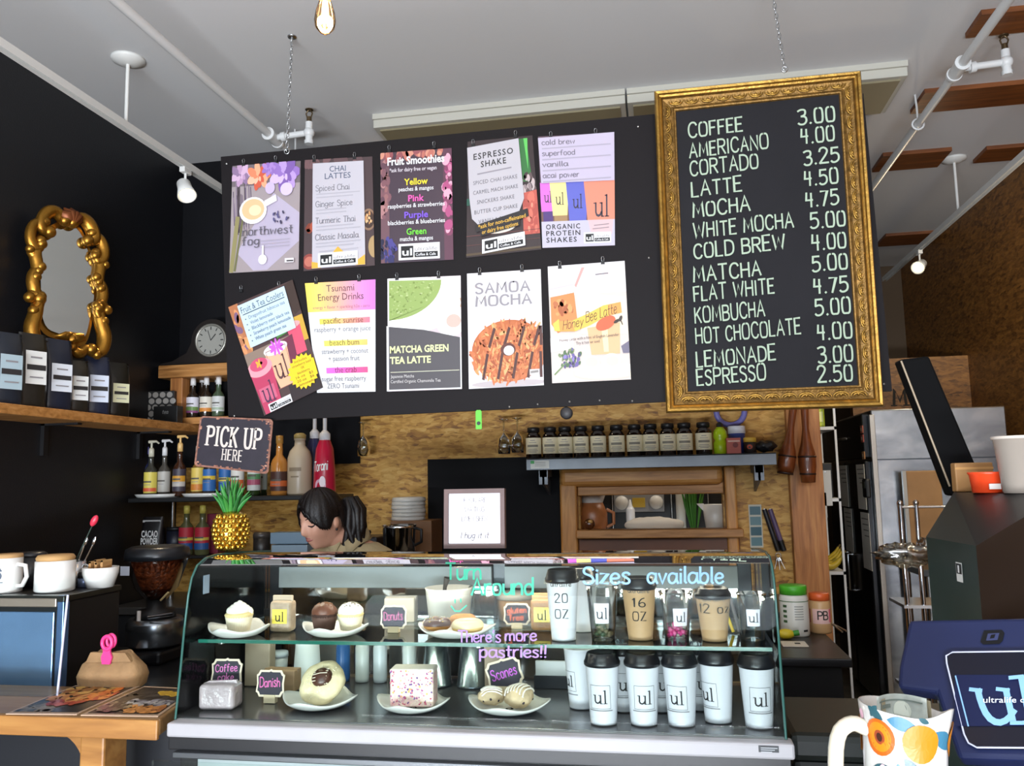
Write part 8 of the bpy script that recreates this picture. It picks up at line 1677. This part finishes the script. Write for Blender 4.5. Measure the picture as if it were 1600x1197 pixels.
# ================================================================== the barista behind the case
hc = W(503, 813, 3.2)                                          # centre of the head
SKIN = mat('#c08f78', .5); HAIR = mat('#120c0b', .42, spec=.35, vary=.25, vscale=40, bump=.2, bscale=180); SHIRT = mat('#9a8a68', .8, vary=.08, vscale=30, bump=.12, bscale=220)
base = Vector((hc.x + .08, hc.y + .14, 0)); person = thing('person', 'person with dark ponytail in a khaki collared shirt, looking down behind the display case', 'person', base)
fwd = Vector((-.45, -.84, -.27)).normalized(); side = fwd.cross(Vector((0, 0, 1))).normalized() * -1; upv = fwd.cross(side).normalized()
if upv.z < 0: upv = -upv
side = upv.cross(fwd).normalized()                             # her left, towards the right of the view
HM = Matrix((side, -fwd, upv)).transposed().to_4x4(); HM.translation = hc - base      # head frame: x = her left, y = back, z = up
g = lambda d, c, s: math.exp(-(Vector(d) - Vector(c)).length_squared / (2 * s * s))
def headf(x, y, z):
    d = (x, y, z); k = 1.0
    k += .24 * g(d, (0, -.97, -.16), .11) + .11 * g(d, (0, -.98, .06), .10)                    # nose tip and bridge
    k -= .075 * (g(d, (.36, -.9, .1), .15) + g(d, (-.36, -.9, .1), .15))                       # eye hollows
    k += .05 * (g(d, (.3, -.88, .33), .16) + g(d, (-.3, -.88, .33), .16))                      # brow
    k += .05 * (g(d, (.55, -.75, -.2), .2) + g(d, (-.55, -.75, -.2), .2))                      # cheeks
    k += .09 * g(d, (0, -.85, -.5), .13) + .13 * g(d, (0, -.66, -.78), .17)                    # mouth and chin
    k -= .03 * g(d, (0, -.78, -.64), .08) + .04 * g(d, (0, -.92, -.36), .07)
    k -= .12 * (g(d, (.75, -.3, -.65), .3) + g(d, (-.75, -.3, -.65), .3))                      # narrowing jaw
    k += .05 * g(d, (0, .9, .3), .5)
    return k
def P_(v): return HM @ Vector(v)
def L2(p): return Vector(p)                                      # body frame: x right in view, y away, z up, origin at the feet
body = MB(); HR = (.071, .092, .112)
body.ell((0, 0, 0), HR, SKIN, n=72, k=56, M=HM, f=headf)
neck0 = P_((0, .03, -.07)); hx = hc.x - base.x; sh = Vector((.0, -.035, 1.275))
body.tube([neck0, neck0.lerp(sh + Vector((0, 0, .05)), .55), sh + Vector((0, .0, .03))], [.052, .054, .066], SKIN, n=20)
for s in (1, -1):                                                # ears
    body.ell((0, 0, 0), (.011, .021, .031), SKIN, n=16, k=12, M=HM @ Matrix.Translation((s * .071, .012, -.005)) @ Matrix.Rotation(s * .35, 4, 'Z'))
def ringe(c, rx, ry, n=28, tilt=0): return [Vector((c[0] + rx * math.copysign(abs(math.cos(t)) ** .85, math.cos(t)), c[1] + ry * math.sin(t), c[2] + tilt * math.sin(t))) for t in [2 * PI * i / n for i in range(n)]]
torso = [((0, .05, .83), .165, .115), ((0, .055, .92), .168, .118), ((0, .045, 1.02), .138, .1), ((0, .02, 1.12), .148, .108), ((0, -.01, 1.21), .168, .108), ((0, -.03, 1.272), .165, .085), ((0, -.035, 1.312), .09, .06)]
body.loft([ringe(*t) for t in torso], SKIN)
hands = []
for s in (1, -1):
    body.tube([Vector((s * .085, .05, .86)), Vector((s * .095, .045, .68)), Vector((s * .09, .035, .47)), Vector((s * .09, .05, .3)), Vector((s * .09, .06, .09))], [.092, .082, .056, .056, .038], SKIN, n=18)
    body.tube([Vector((s * .09, .075, .05)), Vector((s * .1, -.0, .035)), Vector((s * .11, -.13, .028))], [.036, .034, .024], SKIN, n=14)
    S0, E0, W0 = Vector((s * .165, -.03, 1.255)), Vector((s * .215, -.07, 1.0)), Vector((s * .12, -.285, .985))
    body.tube([S0, S0.lerp(E0, .5), E0, E0.lerp(W0, .5), W0], [.05, .044, .038, .036, .026], SKIN, n=16)
    d = (W0 - E0).normalized(); pal = W0 + d * .045; sd = d.cross(Vector((0, 0, 1))).normalized() * s    # thumb side faces the other hand
    body.ell((0, 0, 0), (.037, .046, .016), SKIN, n=16, k=10, M=Matrix.Translation(pal) @ Matrix((d.cross(Vector((0, 0, 1))).normalized(), d, Vector((0, 0, 1)))).transposed().to_4x4())
    for k, (off, L) in enumerate(((-.027, .062), (-.009, .072), (.009, .068), (.026, .054))):
        b0 = pal + d * .036 - sd * off * 1.0; body.tube([b0, b0 + d * L * .5 + Vector((0, 0, -.004)), b0 + d * L * .85 + Vector((0, 0, -.016)), b0 + d * L + Vector((0, 0, -.026))], [.0095, .009, .008, .006], SKIN, n=8)
    b0 = pal + sd * -.03 * -1 - d * .01; body.tube([b0, b0 + sd * .018 + d * .025 + Vector((0, 0, -.006)), b0 + sd * .02 + d * .05 + Vector((0, 0, -.018))], [.012, .0105, .007], SKIN, n=8)
bo = body.build('body', person); rm = bo.modifiers.new('one_skin', 'REMESH'); rm.mode = 'VOXEL'; rm.voxel_size = .0042; rm.use_smooth_shade = True; sm = bo.modifiers.new('soft', 'SMOOTH'); sm.factor = .5; sm.iterations = 3
# face details
def facept(x, z, lift=.002):
    """point on the face surface for head-frame x and z"""
    best = None
    for i in range(24):
        yy_ = -1.3 + i * .05
        u = Vector((x / HR[0], yy_, z / HR[2])); n = u.normalized(); k = headf(*n)
        if u.length <= k: best = yy_; break
    yv = (best if best is not None else -.9) * HR[1]; return P_((x, yv - lift, z))
DK_ = mat('#2a1714', .6); LIP = mat('#8f4f4a', .4)
for s in (1, -1):
    m = MB(); P = [facept(s * (.018 + .028 * t), .006 - .006 * math.sin(PI * t), .0015) for t in [i / 8 for i in range(9)]]; m.tube(P, [.0018, .0028, .0034, .0038, .004, .0038, .0034, .0026, .0016], DK_, n=6); m.build('lowered_eyelashes', person)
    m = MB(); P = [facept(s * (.014 + .036 * t), .03 + .006 * math.sin(PI * t * .9), .001) for t in [i / 8 for i in range(9)]]; m.tube(P, [.0016, .0028, .0032, .0032, .003, .0028, .0024, .0018, .001], DK_, n=6); m.build('eyebrow', person)
m = MB()
for dz, th in ((-.047, .0042), (-.055, .005)):
    m.tube([facept(x, dz + (.002 * math.cos(x * 160) if dz > -.05 else -.002 * math.cos(x * 120)), .0) for x in [-.022 + .0055 * i for i in range(9)]], [.001, th * .6, th * .9, th, th, th, th * .9, th * .6, .001], LIP, n=8)
m.build('lips', person)
# hair: cap with a fringe swept over the forehead, side lock, ponytail
LN = [(-180, .05), (-166, -.15), (-152, -.2), (-142, .2), (-125, .56), (-108, .62), (-92, .55), (-72, .36), (-52, .12), (-36, -.1), (-20, -.16), (-4, .12), (14, .1), (26, -.35), (60, -.62), (90, -.66), (120, -.62), (154, -.35), (168, .1), (180, .05)]
def hline(d):
    for (a0, z0), (a1, z1) in zip(LN, LN[1:]):
        if a0 <= d <= a1: t = (d - a0) / (a1 - a0); return z0 + (z1 - z0) * t * t * (3 - 2 * t)
hair = MB(); n, k = 96, 26; rings_ = []
for j in range(k + 1):
    row_ = []
    for i in range(n):
        d = -180 + 360 * i / n; ph = math.radians(d); th = math.acos(hline(d)) * (j + .02) / (k + .02); fr = j / k
        u = (math.sin(th) * math.cos(ph), math.sin(th) * math.sin(ph), math.cos(th)); q = 1.13 + .02 * math.sin(23 * ph + 5 * fr) * fr - .07 * max(0, fr - .8) / .2 + (.05 * math.sin(PI * fr) if -100 < d < -10 else 0)
        row_.append(P_((u[0] * HR[0] * q * 1.04, u[1] * HR[1] * q + .003, u[2] * HR[2] * q)))
    rings_.append(row_)
hair.loft(rings_, HAIR, caps=False); hair.add(rings_[0], [tuple(range(n))], HAIR, True); ho = hair.build('hair_cap', person); so = ho.modifiers.new('thickness', 'SOLIDIFY'); so.thickness = .009; so.offset = -1
def onhair(d, fr, lift=1.0):
    ph = math.radians(d); th = math.acos(hline(d)) * fr; q = (1.15 + .045 * math.sin(PI * fr)) * lift; return P_((math.sin(th) * math.cos(ph) * HR[0] * q * 1.04, math.sin(th) * math.sin(ph) * HR[1] * q + .003, math.cos(th) * HR[2] * q))
m = MB()
for i in range(15):
    a1 = -98 + 5.6 * i; P = [onhair(-118, .3 + .012 * i), onhair(-112 + (a1 + 112) * .35, .52), onhair(-112 + (a1 + 112) * .7, .76), onhair(a1, .96), onhair(a1 + 7, 1.04, .97)]; m.tube(P, [.005, .0085, .009, .008, .0015], HAIR, n=7, flat=.5)
m.build('fringe', person)
m = MB()
for i in range(4): a1 = -150 - 6 * i; m.tube([onhair(-122, .3), onhair(-135, .6), onhair(a1, .9), onhair(a1, 1.12, .98), P_((-.076, -.03 + .012 * i, -.055))], [.005, .009, .008, .007, .002], HAIR, n=7, flat=.5)
m.build('side_lock', person)
m = MB(); rt = P_((.03, .098, .045))
for i in range(20):
    a = 2 * PI * i / 20; r_ = .012 + .016 * ((i * 7) % 5) / 5; ca, sa = math.cos(a), math.sin(a)
    ja, jb = .35 * math.sin(i * 2.3), .012 * math.sin(i * 1.7); ca2, sa2 = math.cos(a + ja), math.sin(a + ja)
    P = [rt + Vector((ca * .010, sa * .010, 0)), rt + Vector((.03 + ca * r_, .01 + sa * r_, .012)), rt + Vector((.046 + ca * r_ * 1.5, .01 + sa * r_ * 1.4, -.03)), rt + Vector((.05 + ca2 * r_ * 1.5 + jb, sa2 * r_ * 1.4, -.1)), rt + Vector((.05 + ca2 * r_ * 1.2 - jb, -.006 + sa2 * r_, -.17)), rt + Vector((.06 + ca * r_ * .6, -.008 + sa * r_ * .5, -.225))]
    m.tube(P, [.010, .015, .017, .016, .012, .002], HAIR, n=8)
m.build('ponytail', person)
m = MB(); c_ = P_((.075, .004, -.038)); m.ell(c_, .005, mat('#18181c', .25), n=10, k=8); m.build('ear_stud', person)
# shirt, trousers, shoes
sh_ = MB(); off = .014
sh_.loft([ringe((c[0], c[1], c[2]), rx + off, ry + off) for c, rx, ry in ([((0, .05, .8), .172, .122)] + torso[1:-1] + [((0, -.03, 1.306), .098, .07)])], SHIRT)
for s in (1, -1):
    S0, E0, W0 = Vector((s * .16, -.03, 1.222)), Vector((s * .215, -.07, 1.0)), Vector((s * .12, -.285, .985)); mid = E0.lerp(W0, .25); sh_.tube([S0 - Vector((s * .05, 0, -.012)), S0, S0.lerp(E0, .5), E0, mid], [.05, .067, .06, .053, .05], SHIRT, n=18)
so_ = sh_.build('shirt', person); rm = so_.modifiers.new('one_cloth', 'REMESH'); rm.mode = 'VOXEL'; rm.voxel_size = .007; rm.use_smooth_shade = True
m = MB(); nb = sh + Vector((0, 0, .045))
for s in (1, -1):
    P = [(0 + s * .012, -.085, -.03), (s * .055, -.062, .012), (s * .074, -.0, .026), (s * .05, .055, .03), (0, .068, .03)]
    up_ = [nb + Vector(p) + Vector((-s * .004, 0, .022)) for p in P]; lo_ = [nb + Vector(p) + Vector((s * .018, -.018 if i < 3 else .012, -.028)) for i, p in enumerate(P)]; m.loft([up_, lo_], SHIRT, caps=False, closed_ring=False)
cl_ = m.build('collar', so_); t_ = cl_.modifiers.new('thickness', 'SOLIDIFY'); t_.thickness = .004
m = MB(); TR = mat('#1c1d24', .8); m.loft([ringe((0, .05, .82), .174, .124), ringe((0, .052, .9), .172, .122), ringe((0, .05, .95), .16, .114)], TR)
for s in (1, -1): m.tube([Vector((s * .085, .05, .87)), Vector((s * .095, .045, .68)), Vector((s * .09, .035, .47)), Vector((s * .09, .05, .3)), Vector((s * .09, .06, .07))], [.1, .094, .075, .07, .066], TR, n=18)
tr = m.build('trousers', person); rm = tr.modifiers.new('one_cloth', 'REMESH'); rm.mode = 'VOXEL'; rm.voxel_size = .008; rm.use_smooth_shade = True
for s in (1, -1): m = MB(); m.tube([Vector((s * .09, .095, .045)), Vector((s * .095, .03, .05)), Vector((s * .105, -.08, .04)), Vector((s * .11, -.165, .034))], [.04, .047, .042, .03], BLACK, n=14); m.build('shoe', person)
# prep ledge her hands rest on
r = thing('prep_ledge', 'steel prep ledge behind the display case under the hands of the person', 'counter', (-.8, 2.79, 0)); m = MB(); m.box(-.4, .75, -.215, .21, .915, .945, mat('#6a6c70', .35, .8)); m.build('top', r, bevel=.004); m = MB(); m.box(-.38, .73, -.2, .1, 0, .915, mat('#16161a', .5)); m.build('cabinet', r)
